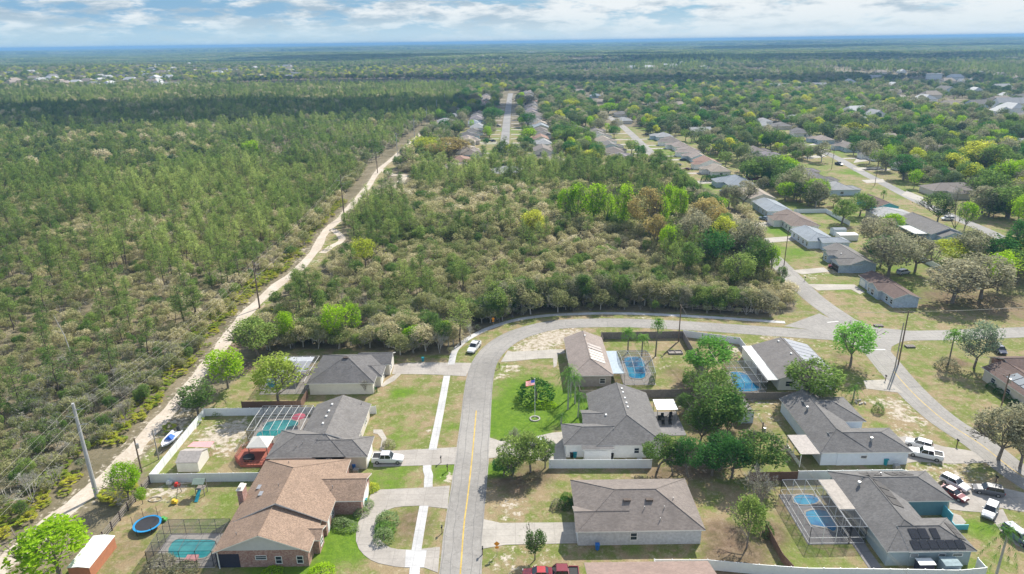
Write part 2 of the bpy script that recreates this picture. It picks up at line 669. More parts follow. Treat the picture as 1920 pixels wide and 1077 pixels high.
ROAD1 = catmull([G(p) for p in [(852, 1180), (863, 1077), (870, 985), (877, 931), (886, 850), (896, 740), (902, 700), (912, 674), (933, 650), (963, 631), (1004, 617), (1045, 609), (1100, 606), (1180, 606), (1270, 610), (1349, 615), (1480, 624), (1560, 629), (1640, 629), (1760, 629), (1920, 623), (2100, 612)]], 6)
ROAD2 = catmull([G(p) for p in [(2080, 1000), (1990, 940), (1903, 884), (1839, 834), (1764, 784), (1699, 724), (1635, 648), (1590, 606), (1540, 571), (1505, 541), (1455, 490), (1400, 440), (1310, 362), (1225, 291), (1168, 238), (1130, 212)]], 6)
ROAD3 = catmull([G(p) for p in [(1425, 238), (1460, 254), (1510, 273), (1560, 292), (1610, 320), (1660, 346), (1720, 377), (1790, 408), (1860, 438), (1925, 474), (1990, 510)]], 6)
ROAD4 = catmull([G(p) for p in [(958, 172), (955, 190), (951, 220), (948, 250), (944, 285), (942, 296)]], 4)
TRAIL = catmull([G(p) for p in [(-60, 1130), (8, 1060), (60, 1010), (128, 955), (185, 908), (238, 858), (290, 800), (335, 752), (372, 705), (405, 665), (438, 618), (470, 580), (520, 535), (560, 505), (592, 468), (610, 435), (640, 408), (662, 382), (690, 350), (712, 318), (748, 288), (790, 250), (812, 232)]], 6)
TRAIL2 = catmull([G(p) for p in [(718, 318), (735, 328), (758, 330), (745, 348), (735, 358)]], 5)
TRAIL3 = catmull([G(p) for p in [(604, 445), (618, 430), (636, 440), (640, 452), (622, 462), (604, 475)]], 5)

WOODS_L = P2([(-700, 1400), (-60, 1128), (8, 1058), (128, 950), (238, 853), (335, 746), (405, 658), (470, 574), (556, 502), (592, 460), (636, 404), (686, 346), (745, 284), (800, 238), (838, 215), (862, 190), (880, 175), (905, 160), (840, 150), (600, 152), (300, 166), (0, 172), (-700, 180), (-1800, 420)])
WOODS_C = P2([(766, 290), (800, 262), (850, 262), (905, 300), (965, 305), (1020, 300), (1120, 305), (1210, 310), (1262, 345), (1330, 362), (1400, 405), (1432, 440), (1440, 480), (1468, 520), (1490, 560), (1494, 582), (1440, 596), (1290, 588), (1130, 583), (1040, 586), (960, 596), (905, 618), (862, 650), (845, 664), (740, 668), (700, 655), (560, 655), (470, 668), (455, 640), (480, 598), (530, 545), (600, 500), (640, 470), (640, 415), (700, 355), (735, 320)])
WOODS_T = P2([(60, 1020), (190, 925), (262, 848), (330, 768), (400, 690), (445, 640), (500, 655), (500, 668), (460, 700), (400, 748), (385, 768), (340, 800), (300, 812), (262, 870), (282, 905), (185, 1010), (110, 1077), (-30, 1150), (-60, 1140)])


def arr(pl):
    return np.array([(p.x, p.y) for p in pl])


aR1, aR2, aR3, aR4, aT, aT2, aT3 = map(arr, (ROAD1, ROAD2, ROAD3, ROAD4, TRAIL, TRAIL2, TRAIL3))

GREEN = [  # px, py, radius m, amount of lush green
    (1000, 745, 11, 1.0), (960, 770, 8, 1.0), (1040, 775, 8, 1.0), (945, 800, 7, 1.0), (990, 805, 7, 1.0), (935, 760, 5, .9), (1075, 760, 7, 1.0), (1075, 790, 5, 1.0),
    (752, 738, 3.5, .8), (765, 735, 2.5, .8), (760, 800, 5, .5), (745, 825, 4, .6), (830, 800, 3, .5), (725, 895, 6, .7), (760, 905, 5, .5), (830, 885, 4, .8), (650, 1010, 7, 1.0), (625, 1040, 5, .8),
    (655, 985, 5, 1.0), (770, 815, 3, .5), (850, 800, 2, .6), (1255, 800, 5, .7), (1190, 1030, 2.5, .8), (945, 695, 5, .5), (1620, 770, 2.5, .6), (1655, 800, 2.5, .7), (1835, 990, 3.5, .7), (1860, 1050, 3, .3),
    (1570, 1040, 6, .35), (1500, 1010, 5, .25), (1600, 590, 12, .25), (1730, 690, 7, .35), (1760, 730, 4, .4), (1500, 490, 12, .45), (1475, 470, 10, .7), (1540, 520, 8, .3), (1470, 433, 10, .9), (1340, 350, 12, .8),
    (1600, 325, 12, .7), (1490, 285, 12, .9), (1850, 455, 14, .7), (1460, 265, 12, .8), (410, 920, 7, .35), (375, 775, 6, .2), (980, 700, 6, .35), (1390, 385, 8, .7), (935, 880, 3.5, .9), (700, 870, 4, .6),
    (1440, 300, 15, .7), (1660, 365, 10, .3), (1150, 640, 8, .25), (1010, 895, 9, .25), (930, 290, 12, .7), (975, 255, 9, .7), (975, 285, 9, .8), (930, 260, 9, .6), (1310, 400, 10, .5), (1540, 135, 40, .6), (1620, 140, 40, .6), (1100, 118, 50, .3),
    (1130, 605, 3, .2), (1060, 285, 14, .3), (1180, 268, 12, .5), (1225, 262, 12, .6), (1260, 285, 12, .6), (1370, 600, 3, .3), (500, 1073, 5, .8), (560, 1074, 4, .8), (1840, 1070, 4, .5), (1345, 1000, 5, .2), (1380, 900, 4, .1)]
SANDY = [
    (1010, 645, 6, .85), (1040, 632, 7, .9), (985, 655, 4, .8), (1075, 627, 5, .8), (960, 690, 3, .7), (940, 705, 2.5, .6), (965, 610, 2, .3), (1290, 760, 4, .5), (1680, 760, 4, .7), (1690, 780, 3, .8), (1650, 755, 3, .6),
    (1720, 790, 3, .6), (1740, 895, 6, .55), (1790, 880, 6, .5), (1700, 900, 4, .4), (1440, 785, 4, .4), (1425, 750, 4, .5), (1410, 655, 4, .7), (1370, 655, 5, .6), (420, 815, 6, .9), (440, 800, 4, .8), (430, 840, 4, .6),
    (330, 920, 3, .7), (300, 925, 3, .7), (960, 945, 3, .5), (950, 1055, 4, .45), (1000, 1045, 5, .35), (960, 965, 2.5, .5), (850, 895, 2, .8), (1560, 510, 6, .5), (1520, 520, 5, .5), (1620, 720, 4, .3), (1560, 650, 5, .3),
    (300, 790, 5, .5), (330, 800, 6, .6), (260, 850, 5, .5), (350, 770, 5, .5), (440, 690, 4, .6), (575, 490, 8, .5), (560, 470, 7, .5), (1830, 900, 4, .3), (1860, 970, 3, .4), (1700, 820, 6, .5), (1720, 650, 4, .3),
    (805, 808, 1.2, .7), (1790, 640, 3, .3), (1230, 680, 6, .3), (1040, 905, 3, .1), (1300, 880, 5, .3), (1480, 640, 5, .5), (1450, 634, 5, .5), (1540, 650, 5, .3), (870, 630, 3, .3), (1210, 598, 3, .4)]
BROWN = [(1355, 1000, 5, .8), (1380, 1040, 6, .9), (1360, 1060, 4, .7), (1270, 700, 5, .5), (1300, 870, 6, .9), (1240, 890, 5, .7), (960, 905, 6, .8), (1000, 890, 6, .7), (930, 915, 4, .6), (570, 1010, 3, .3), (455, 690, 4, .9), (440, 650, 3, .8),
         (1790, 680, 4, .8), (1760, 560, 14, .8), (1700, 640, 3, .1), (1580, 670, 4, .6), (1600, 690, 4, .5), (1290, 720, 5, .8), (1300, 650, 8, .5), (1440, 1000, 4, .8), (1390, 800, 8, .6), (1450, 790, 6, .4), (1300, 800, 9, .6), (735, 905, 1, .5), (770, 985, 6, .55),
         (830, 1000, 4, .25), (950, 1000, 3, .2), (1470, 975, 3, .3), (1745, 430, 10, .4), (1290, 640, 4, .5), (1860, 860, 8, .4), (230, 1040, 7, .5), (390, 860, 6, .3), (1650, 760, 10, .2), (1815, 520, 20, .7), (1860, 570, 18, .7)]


def make_ground():
    xs = np.concatenate([-np.geomspace(600, 90000, 22)[::-1], np.arange(-590, -150, 10.0), np.arange(-150, 180, 1.1), np.arange(180, 600, 7.0), np.geomspace(610, 90000, 22)])
    ys = np.concatenate([-np.geomspace(60, 60000, 10)[::-1], np.arange(-40, 60, 12.0), np.arange(60, 260, 1.1), np.arange(260, 640, 4.0), np.arange(645, 1500, 25.0), np.geomspace(1530, 110000, 42)])
    X, Y = np.meshgrid(xs, ys)
    nx, ny = len(xs), len(ys)
    Z = terrain(X, Y)
    V = np.stack([X, Y, Z], -1).reshape(-1, 3)
    idx = np.arange(nx * ny).reshape(ny, nx)
    F = np.stack([idx[:-1, :-1], idx[:-1, 1:], idx[1:, 1:], idx[1:, :-1]], -1).reshape(-1, 4)
    me = bpy.data.meshes.new('ground')
    me.vertices.add(len(V)); me.vertices.foreach_set('co', V.ravel())
    me.loops.add(F.size); me.loops.foreach_set('vertex_index', F.ravel().astype(np.int32))
    me.polygons.add(len(F)); me.polygons.foreach_set('loop_start', np.arange(0, F.size, 4, dtype=np.int32)); me.polygons.foreach_set('loop_total', np.full(len(F), 4, np.int32))
    me.update()
    x, y = X.ravel(), Y.ravel()
    col = np.zeros((len(x), 4), np.float32); col[:, 3] = 0
    for ch, lst in ((0, GREEN), (1, SANDY), (3, BROWN)):
        for px, py, r, a in lst:
            g = G((px, py))
            d = np.hypot(x - g.x, y - g.y) / r
            col[:, ch] = np.maximum(col[:, ch], a * np.clip(1.35 - d, 0, 1))
    wood = inpoly(x, y, WOODS_L) | inpoly(x, y, WOODS_C) | inpoly(x, y, WOODS_T)
    far = np.hypot(x, y) > 620
    col[:, 2] = np.where(wood | far, 1.0, 0.0)
    suburb = (~wood) & (np.hypot(x, y) > 215) & ~far & (x > -60)
    col[:, 0] = np.where(suburb, np.maximum(col[:, 0], .30 + .22 * np.sin(x / 17 + 2 * np.sin(y / 23))), col[:, 0])
    near_t = np.minimum(dist_poly(x, y, aT), dist_poly(x, y, aT2))
    col[:, 1] = np.maximum(col[:, 1], np.clip(.8 - (near_t - 1.8) / 2.5, 0, .40))
    at = me.color_attributes.new('zone', 'FLOAT_COLOR', 'POINT')
    at.data.foreach_set('color', col.ravel())
    m, nt = new_mat('ground_cover')
    v = geopos(nt)
    a = nt.nodes.new('ShaderNodeAttribute'); a.attribute_name = 'zone'
    sc = nt.nodes.new('ShaderNodeSeparateColor'); nt.links.new(a.outputs['Color'], sc.inputs[0])
    n1 = noise(nt, v, 0.09, 5, 0.6)
    n2 = noise(nt, v, 0.9, 5, 0.7)
    n3 = noise(nt, v, 4.0, 3, 0.7)
    n4 = noise(nt, v, 0.03, 3, 0.6)
    f = math_n(nt, 'ADD', math_n(nt, 'MULTIPLY', n1, 0.6), math_n(nt, 'MULTIPLY', n2, 0.4))
    n5 = noise(nt, v, 0.32, 4, 0.65)
    fy = math_n(nt, 'ADD', math_n(nt, 'MULTIPLY', f, 0.55), math_n(nt, 'MULTIPLY', n5, 0.45))
    yard = mixc(nt, smooth(nt, fy, 0.44, 0.55), (.28, .215, .125), (.15, .18, .045))
    yard = mixc(nt, math_n(nt, 'MULTIPLY', smooth(nt, n2, 0.50, 0.66), 0.65), yard, (.40, .33, .22))
    yard = mixc(nt, math_n(nt, 'MULTIPLY', smooth(nt, n4, 0.5, 0.7), 0.4), yard, (.14, .19, .04))
    floor = mixc(nt, smooth(nt, f, 0.35, 0.65), (.12, .105, .06), (.24, .20, .135))
    lush = mixc(nt, smooth(nt, n2, 0.3, 0.7), (.075, .155, .012), (.135, .225, .02))
    sand = mixc(nt, smooth(nt, n2, 0.3, 0.65), (.27, .22, .15), (.50, .44, .36))
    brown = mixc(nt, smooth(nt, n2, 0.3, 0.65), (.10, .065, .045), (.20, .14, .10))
    jit = math_n(nt, 'MULTIPLY', math_n(nt, 'SUBTRACT', f, 0.5), 1.5)
    c = mixc(nt, sc.outputs[2], yard, floor)
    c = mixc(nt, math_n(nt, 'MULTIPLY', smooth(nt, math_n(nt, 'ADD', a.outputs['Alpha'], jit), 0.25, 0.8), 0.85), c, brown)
    c = mixc(nt, math_n(nt, 'MULTIPLY', smooth(nt, math_n(nt, 'ADD', sc.outputs[0], jit), 0.2, 0.85), 0.95), c, lush)
    c = mixc(nt, smooth(nt, math_n(nt, 'ADD', sc.outputs[1], math_n(nt, 'MULTIPLY', math_n(nt, 'SUBTRACT', n2, 0.5), 2.4)), 0.4, 0.75), c, sand)
    mm = nt.nodes.new('ShaderNodeHueSaturation')
    nt.links.new(c, mm.inputs['Color'])
    nt.links.new(math_n(nt, 'ADD', math_n(nt, 'MULTIPLY', n3, 1.1), 0.45), mm.inputs['Value'])
    finish(m, nt, mm.outputs[0], 0.95, 0.1, 0, n2, 0.6, 0.08)
    me.materials.append(m)
    o = bpy.data.objects.new('ground', me)
    COL.objects.link(o)
    tag(o, 'sandy ground with patchy dry grass, green lawn and woodland floor', None, None, 'structure')


make_ground()


# ------------------------------------------------------------------ roads, walks, drives
def ribbon(name, pl, w, z, m, label, jitter=0.0, thick=0.0):
    b = MB()
    L, Rr = [], []
    for i, p in enumerate(pl):
        d = (pl[min(i + 1, len(pl) - 1)] - pl[max(i - 1, 0)]); d.z = 0; d.normalize()
        n = Vector((-d.y, d.x, 0))
        ww = w[i] if isinstance(w, list) else w
        j1 = 1 + jitter * rnd.uniform(-1, 1); j2 = 1 + jitter * rnd.uniform(-1, 1)
        L.append(p + n * ww / 2 * j1); Rr.append(p - n * ww / 2 * j2)
    for i in range(len(pl) - 1):
        q = [L[i], Rr[i], Rr[i + 1], L[i + 1]]
        b.poly([(a.x, a.y, z) for a in q][::1])
        if thick:
            for s in (L, Rr):
                b.poly([(s[i].x, s[i].y, z), (s[i + 1].x, s[i + 1].y, z), (s[i + 1].x, s[i + 1].y, 0), (s[i].x, s[i].y, 0)])
    o = b.build(name, m)
    return tag(o, label, None, None, 'structure')


def sheet(name, px, z, m, label, thick=True):
    b = MB()
    pts = [G(p) for p in px]
    ar = sum(p.x * q.y - q.x * p.y for p, q in zip(pts, pts[1:] + pts[:1]))
    if ar < 0: pts.reverse()
    from mathutils.geometry import tessellate_polygon
    import bmesh
    bm = bmesh.new()
    vs = [bm.verts.new((p.x, p.y, z)) for p in pts]
    for t in tessellate_polygon([[Vector((p.x, p.y, 0)) for p in pts]]):
        a, b_, c = t
        A_, B_, C_ = pts[a], pts[b_], pts[c]
        if (B_.x - A_.x) * (C_.y - A_.y) - (C_.x - A_.x) * (B_.y - A_.y) < 0: b_, c = c, b_
        try: bm.faces.new([vs[a], vs[b_], vs[c]])
        except ValueError: pass
    if thick:
        for i in range(len(pts)):
            p, q = pts[i], pts[(i + 1) % len(pts)]
            bm.faces.new([bm.verts.new((p.x, p.y, z)), bm.verts.new((q.x, q.y, z)), bm.verts.new((q.x, q.y, -0.01)), bm.verts.new((p.x, p.y, -0.01))])
    me = bpy.data.meshes.new(name); bm.to_mesh(me); bm.free()
    me.materials.append(m)
    o = bpy.data.objects.new(name, me); COL.objects.link(o)
    return tag(o, label, None, None, 'structure')


ribbon('road', ROAD1, 6.15, 0.030, ASPH, 'aged grey asphalt road curving past the driveways', 0.012)
ribbon('road', ROAD2, 6.3, 0.034, ASPH, 'aged grey asphalt street running diagonally through the crossing')
ribbon('road', ROAD3, 5.6, 0.026, ASPH2, 'pale asphalt street beyond the second row of houses')
ribbon('road', ROAD4, 7.0, 0.05, ASPH2, 'long straight pale street running away between house rows')
for q in ([(1470, 612), (1536, 588), (1575, 606), (1570, 625)], [(1585, 592), (1606, 600), (1640, 614), (1720, 622), (1640, 632), (1590, 625)], [(1735, 636), (1690, 641), (1672, 650), (1668, 672), (1640, 650), (1650, 632)], [(1520, 632), (1590, 643), (1622, 664), (1650, 700), (1660, 650), (1600, 625)]):
    sheet('road', q, 0.022, ASPH, 'asphalt flare rounding a corner of the crossing', False)
ribbon('road_marking', [p for p in ROAD1 if p.y < G((894, 759)).y], 0.22, 0.038, YLINE, 'faded yellow centre line on the curving road')
ribbon('road_marking', [p for p in ROAD2 if 70 < p.y < 140], 0.16, 0.040, YLINE, 'very faint yellow centre line on the diagonal street')
SEAM = plain('tar_seam', (.165, .158, .15), .7, .2, 1, .3, 0, True)
for pl, ofs in ((ROAD1, (-1.55, 1.5, -2.85, 2.8)), (ROAD2, (-1.6, 1.55, 2.8))):
    for o_ in ofs:
        q = []
        for i, p in enumerate(pl):
            d = pl[min(i + 1, len(pl) - 1)] - pl[max(i - 1, 0)]; d.z = 0; d.normalize(); q.append(p + Vector((-d.y, d.x, 0)) * (o_ + .09 * math.sin(i * 1.7 + o_)))
        ribbon('tar_seam', q, 0.07, 0.037, SEAM, 'thin dark tar seam along the asphalt')
    for k in range(14):
        p = pl[(k * 7 + 5) % len(pl)]
        if p.y > 260: continue
        i = (k * 7 + 5) % len(pl); d = pl[min(i + 1, len(pl) - 1)] - pl[max(i - 1, 0)]; d.z = 0; d.normalize(); n_ = Vector((-d.y, d.x, 0))
        a_ = rnd.uniform(-2.6, 0); b_ = rnd.uniform(.4, 2.9)
        ribbon('tar_seam', [p + n_ * a_, p + n_ * (a_ + b_) / 2 + d * rnd.uniform(-.3, .3), p + n_ * b_], 0.06, 0.0375, SEAM, 'short crack sealed across the lane')
for q in ([(1616, 656), (1660, 656)], [(1551, 605), (1572, 603)]):
    ribbon('road_marking', [G(q[0]), G(q[1])], 0.45, 0.042, WLINE, 'worn white stop bar at the crossing')
ribbon('trail', TRAIL, [3.5 + 0.4 * math.sin(i * .9) for i in range(len(TRAIL))], 0.02, SAND, 'pale sandy trail under the power line', 0.10)
ribbon('trail', TRAIL2, 4.2, 0.024, SAND, 'side spur of pale sand off the trail', 0.12)
ribbon('trail', TRAIL3, 2.8, 0.024, SAND, 'sandy loop beside the trail bend', 0.15)
SWALK = [[(772, 1120), (777, 1077), (781, 1031), (795, 949)], [(803, 914), (803, 903), (804, 892), (801, 882), (801, 873)], [(811, 844), (825, 775), (838, 705)]]
SWALK2 = [(846, 684), (852, 660), (865, 645), (882, 633), (914, 617), (960, 602), (1000, 595), (1040, 591), (1090, 589), (1130, 588), (1200, 589), (1270, 592), (1340, 596), (1400, 600), (1472, 605)]
for s in SWALK:
    ribbon('sidewalk', catmull([G(p) for p in s], 4), 1.5, 0.055, CONCW, 'pale concrete sidewalk strip beside the curving road', 0, 1)
ribbon('sidewalk', catmull([G(p) for p in SWALK2], 5), 1.6, 0.055, CONCW, 'pale concrete sidewalk around the outside of the bend', 0, 1)
Z6 = lambda l: [(640 + a / 4.744, 850 + b / 4.744) for a, b in l]
sheet('driveway', Z6([(965, 290), (735, 308), (345, 325), (262, 370), (230, 450), (190, 540), (150, 620), (132, 700), (130, 780), (155, 850), (200, 905), (260, 950), (330, 980), (480, 1010), (570, 1018), (740, 1020), (860, 1065), (878, 835), (620, 862), (500, 856), (430, 840), (360, 790), (320, 720), (310, 650), (335, 570), (400, 510), (470, 485), (545, 475), (700, 468), (945, 495)]), 0.045, CONCD, 'looping concrete driveway of the brick house')
sheet('driveway', Z6([(575, 862), (760, 865), (735, 1018), (565, 1018)]), 0.061, CONCW, 'bright new slab where the sidewalk crosses the loop driveway')
sheet('driveway', [(739, 684), (760, 681), (809, 680), (884, 681), (874, 706), (820, 703), (780, 702), (735, 702)], 0.045, CONCD, 'concrete driveway stained grey beside the northern house')
sheet('driveway', [(698, 846), (750, 845), (820, 841), (857, 839), (852, 871), (800, 873), (700, 876)], 0.045, CONCD, 'concrete driveway under the white pickup')
sheet('driveway', [(939, 679), (952, 658), (961, 660), (1057, 655), (1060, 662), (1046, 665), (1044, 686), (1038, 690), (1037, 672), (1009, 673), (960, 678)], 0.045, CONCP, 'pale concrete driveway at the inside of the bend')
sheet('driveway', [(918, 821), (940, 828), (990, 822), (1035, 812), (1056, 810), (1062, 862), (1000, 864), (950, 856), (916, 860)], 0.045, CONCP, 'pale concrete driveway behind the leafy shrubs')
sheet('driveway', [(907, 974), (938, 981), (1077, 980), (1086, 1019), (948, 1022), (902, 1030)], 0.045, CONCP, 'wide pale concrete driveway of the grey hip roofed house')
sheet('driveway', [(1619, 714), (1664, 712), (1694, 738), (1624, 729)], 0.045, CONCP, 'pink tinted concrete driveway stub')
sheet('driveway', [(1668, 822), (1700, 818), (1770, 838), (1822, 846), (1850, 868), (1790, 870), (1720, 866), (1690, 870)], 0.045, CONCD, 'sandy concrete driveway of the white trucks')
sheet('driveway', [(1780, 915), (1800, 905), (1868, 912), (1925, 926), (1975, 960), (1930, 962), (1870, 952), (1850, 962), (1800, 958), (1780, 955)], 0.045, CONCD, 'driveway crowded with parked cars')
sheet('driveway', [(1852, 962), (1880, 955), (1895, 985), (1925, 1010), (1960, 1030), (1960, 1052), (1905, 1022), (1875, 995)], 0.049, CONCD, 'narrow curving side driveway')
sheet('driveway', [(1514, 533), (1602, 534), (1622, 548), (1612, 552), (1596, 543), (1533, 545)], 0.045, CONCP, 'pale driveway of the white gabled house')
sheet('driveway', [(1486, 507), (1545, 502), (1556, 510), (1503, 515)], 0.045, CONCP, 'pale driveway holding the maroon car')
sheet('driveway', [(1430, 447), (1487, 443), (1492, 451), (1440, 456)], 0.045, CONCP, 'pale driveway of the pale blue hipped house')
sheet('driveway', [(1410, 420), (1440, 416), (1446, 424), (1418, 427)], 0.045, CONCP, 'pale driveway where two blue cars park')
sheet('driveway', [(1295, 340), (1352, 338), (1352, 343), (1297, 346)], 0.045, CONCP, 'pale driveway of the blue roofed house')
sheet('path', [(700, 806), (716, 806), (725, 822), (720, 845), (712, 845), (716, 824), (708, 814), (700, 813)], 0.049, CONCP, 'tan garden path to the front door')
sheet('path', [(745, 700), (722, 715), (714, 724), (718, 726), (740, 714), (752, 702)], 0.049, CONCP, 'pale path curling to the porch')
for q, l in (([(1598, 315), (1650, 313), (1652, 318), (1610, 321)], 'one'), ([(1615, 338), (1655, 336), (1662, 342), (1625, 344)], 'two'), ([(1505, 294), (1545, 290), (1550, 294), (1515, 299)], 'three'), ([(1700, 358), (1735, 372), (1722, 377), (1690, 366)], 'four'), ([(1562, 262), (1585, 262), (1582, 270), (1512, 273), (1530, 268)], 'five'), ([(1610, 292), (1625, 290), (1640, 300), (1600, 306)], 'six')):
    sheet('driveway', q, 0.04, CONCP, 'pale far driveway off the second street')


# ------------------------------------------------------------------ houses
class House:
    def __init__(s, name, label, blocks, roofmat, wallmat, capcol=None, group='houses of the subdivision', cat='house', gable=None):
        s.bl = []
        wb, rb = MB(), MB()
        pts = []
        for k, b in enumerate(blocks):
            ax, x0, y0, x1, y1, e0, e1 = b[:7]
            he = (b[7] if len(b) > 7 else 2.9) + 0.006 * k
            pitch = b[8] if len(b) > 8 else 0.40
            if ax == 'x':
                d = dict(o=Vector((x0, y0, 0)), u=Vector((1, 0, 0)), v=Vector((0, 1, 0)), L=x1 - x0, w=y1 - y0)
            else:   # ridge along y, side 0 faces -x
                d = dict(o=Vector((x0, y0, 0)), u=Vector((0, 1, 0)), v=Vector((1, 0, 0)), L=y1 - y0, w=x1 - x0)
            d.update(e0=e0, e1=e1, he=he, p=pitch)
            s.bl.append(d)
            pts.append(Vector(((x0 + x1) / 2, (y0 + y1) / 2, 0)))
        s.root = thing(name, pts[0], label, cat, group)
        for d in s.bl:
            s.geo(wb, rb, d, gable is not None)
        s.wall = wb.build('wall', [wallmat, gable or wallmat], s.root)
        s.roof = rb.build('roof', [roofmat, TRIM, roofmat if capcol is None else capcol], s.root)

    def P(s, d, a, b, z=0):
        q = d['o'] + d['u'] * a + d['v'] * b
        return Vector((q.x, q.y, z))

    def geo(s, wb, rb, d, hasg):
        L, w, he, p = d['L'], d['w'], d['he'], d['p']
        oh = 0.45
        hf = w / 2; h = hf * p
        r0 = hf if d['e0'] == 'h' else 0
        r1 = L - hf if d['e1'] == 'h' else L
        if r0 > r1:
            r0 = r1 = (r0 + r1) / 2; h = min(h, max(r0, .1) * p) if d['e0'] == 'h' else h
        d['h'] = h
        P = lambda a, b, z: s.P(d, a, b, z)
        a, b, c, e = P(0, 0, he), P(L, 0, he), P(L, w, he), P(0, w, he)
        R0, R1 = P(r0, hf, he + h), P(r1, hf, he + h)
        tk = Vector((0, 0, .17))
        faces = [[a, b, R1, R0], [c, e, R0, R1]]
        rim = [(a, b), (c, e)]
        if d['e0'] == 'h': faces.append([e, a, R0]); rim.append((e, a))
        else: rim += [(e, R0), (R0, a)]
        if d['e1'] == 'h': faces.append([b, c, R1]); rim.append((b, c))
        else: rim += [(b, R1), (R1, c)]
        for f in faces:
            if len(f) == 4 and (f[2] - f[3]).length < 1e-4: f = f[:3]
            rb.poly(f, 0)
            rb.poly([q - tk for q in reversed(f)], 1)
        for q, r in rim:
            rb.poly([q - tk, r - tk, r, q], 1)
        # ridge and hip caps
        caps = [(R0, R1)] if (R0 - R1).length > .5 else []
        if d['e0'] == 'h': caps += [(a, R0), (e, R0)]
        if d['e1'] == 'h': caps += [(b, R1), (c, R1)]
        for q, r in caps:
            rb.tube([q + Vector((0, 0, .0)), r + Vector((0, 0, .0))], 0.075, 4, 2)
        zw = he + oh * p - .18
        g0, g1 = d['e0'] != 'h', d['e1'] != 'h'
        zt = he + h - .18
        A, B, C, E = P(oh, oh, 0), P(L - oh, oh, 0), P(L - oh, w - oh, 0), P(oh, w - oh, 0)
        U = lambda q, z: Vector((q.x, q.y, z))
        wb.poly([A, B, U(B, zw), U(A, zw)])
        wb.poly([C, E, U(E, zw), U(C, zw)])
        for q, r, g, ss in ((B, C, g1, L - oh), (E, A, g0, oh)):
            wb.poly([q, r, U(r, zw), U(q, zw)])
            if g:
                ap = P(ss, hf, zt)
                wb.poly([U(q, zw), U(r, zw), ap], 1)

    def zroof(s, d, a, b):
        m = min(b, d['w'] - b)
        if d['e0'] == 'h': m = min(m, a)
        if d['e1'] == 'h': m = min(m, d['L'] - a)
        return d['he'] + min(m * d['p'], d['h'])

    def sidept(s, bi, side, t):
        d = s.bl[bi]; oh = .45
        if side == 0: return s.P(d, d['L'] * t, oh), -d['v'], d['u']
        if side == 2: return s.P(d, d['L'] * t, d['w'] - oh), d['v'], d['u']
        if side == 1: return s.P(d, d['L'] - oh, d['w'] * t), d['u'], d['v']
        return s.P(d, oh, d['w'] * t), -d['u'], d['v']

    def win(s, bi, side, t, z=1.5, w=1.1, h=1.2, name='window', fm=None, pm=None, nx=1):
        c, n, u = s.sidept(bi, side, t)
        c = Vector((c.x, c.y, z)); up = Vector((0, 0, 1))
        f = MB(); fm = fm or WHITE
        for sg in (-1, 1):
            f.box(c + u * sg * w / 2 + n * .03, (.08, .07, h + .08), u, n, 0)
            f.box(c + up * sg * h / 2 + n * .03, (w, .07, .08), u, n, 0)
        f.box(c + n * .035, (w, .05, .05), u, n, 0)
        for k in range(1, nx):
            f.box(c + n * .035 + u * (w * (k / nx - .5)), (.05, .05, h), u, n, 0)
        fo = f.build(name, fm, s.root)
        g = MB(); g.box(c + n * .012, (w, .02, h), u, n, 0)
        g.build('pane', pm or GLASS, fo)
        return fo

    def door(s, bi, side, t, w=1.0, h=2.1, m=None, name='door'):
        c, n, u = s.sidept(bi, side, t)
        c = Vector((c.x, c.y, h / 2))
        f = MB(); f.box(c + n * .02, (w, .05, h), u, n, 0)
        for k in range(1, 4):
            if w > 2: f.box(Vector((c.x, c.y, h * k / 4)) + n * .05, (w - .1, .02, .05), u, n, 0)
        return f.build(name, m or WHITE, s.root)

    def vent(s, bi, a, b, kind='pipe'):
        d = s.bl[bi]
        a *= d['L']; b *= d['w']
        z = s.zroof(d, a, b)
        c = s.P(d, a, b, z)
        f = MB()
        if kind == 'pipe':
            f.tube([c - Vector((0, 0, .1)), c + Vector((0, 0, .45))], .07, 6)
            nm, m = 'vent_pipe', GALV
        elif kind == 'box':
            f.box(c + Vector((0, 0, .12)), (1.1, .5, .28), d['u'], d['v'])
            nm, m = 'roof_vent', BARKD
        elif kind == 'white':
            f.box(c + Vector((0, 0, .1)), (.5, .3, .22), d['u'], d['v'])
            nm, m = 'roof_vent', WHITE
        elif kind == 'turbine':
            f.tube([c - Vector((0, 0, .1)), c + Vector((0, 0, .35)), c + Vector((0, 0, .4)), c + Vector((0, 0, .75))], [.18, .18, .32, .22], 8)
            nm, m = 'roof_vent', GALV
        else:
            f.box(c + Vector((0, 0, .06)), (1.1, .6, .16), d['u'], d['v'])
            nm, m = 'skylight', GALV
        return f.build(nm, m, s.roof)

    def panels(s, bi, face, a0, a1, b0, b1, m=None, name='solar_panel', n=1):
        """panel lying on one slope: a along the eave (fraction of that side), b from eave to ridge (fraction of half width)"""
        d = s.bl[bi]; L, w, he, p, hf = d['L'], d['w'], d['he'], d['p'], d['w'] / 2
        f = MB(); up = .10

        def pt(a, b):
            if face == 0: q = s.P(d, a * L, b * hf); zz = b * hf * p
            elif face == 2: q = s.P(d, a * L, w - b * hf); zz = b * hf * p
            elif face == 1: q = s.P(d, L - b * hf, a * w); zz = b * hf * p
            else: q = s.P(d, b * hf, a * w); zz = b * hf * p
            return Vector((q.x, q.y, he + zz + up))
        for k in range(n):
            g = 0.006
            x0 = a0 + (a1 - a0) * k / n + g; x1 = a0 + (a1 - a0) * (k + 1) / n - g
            P_ = [pt(x0, b0), pt(x1, b0), pt(x1, b1), pt(x0, b1)]
            dn = Vector((0, 0, .06))
            f.poly(P_, 0); f.poly([q - dn for q in reversed(P_)], 0)
            for i in range(4):
                f.poly([P_[i] - dn, P_[(i + 1) % 4] - dn, P_[(i + 1) % 4], P_[i]], 0)
        return f.build(name, m or SOLAR, s.roof)


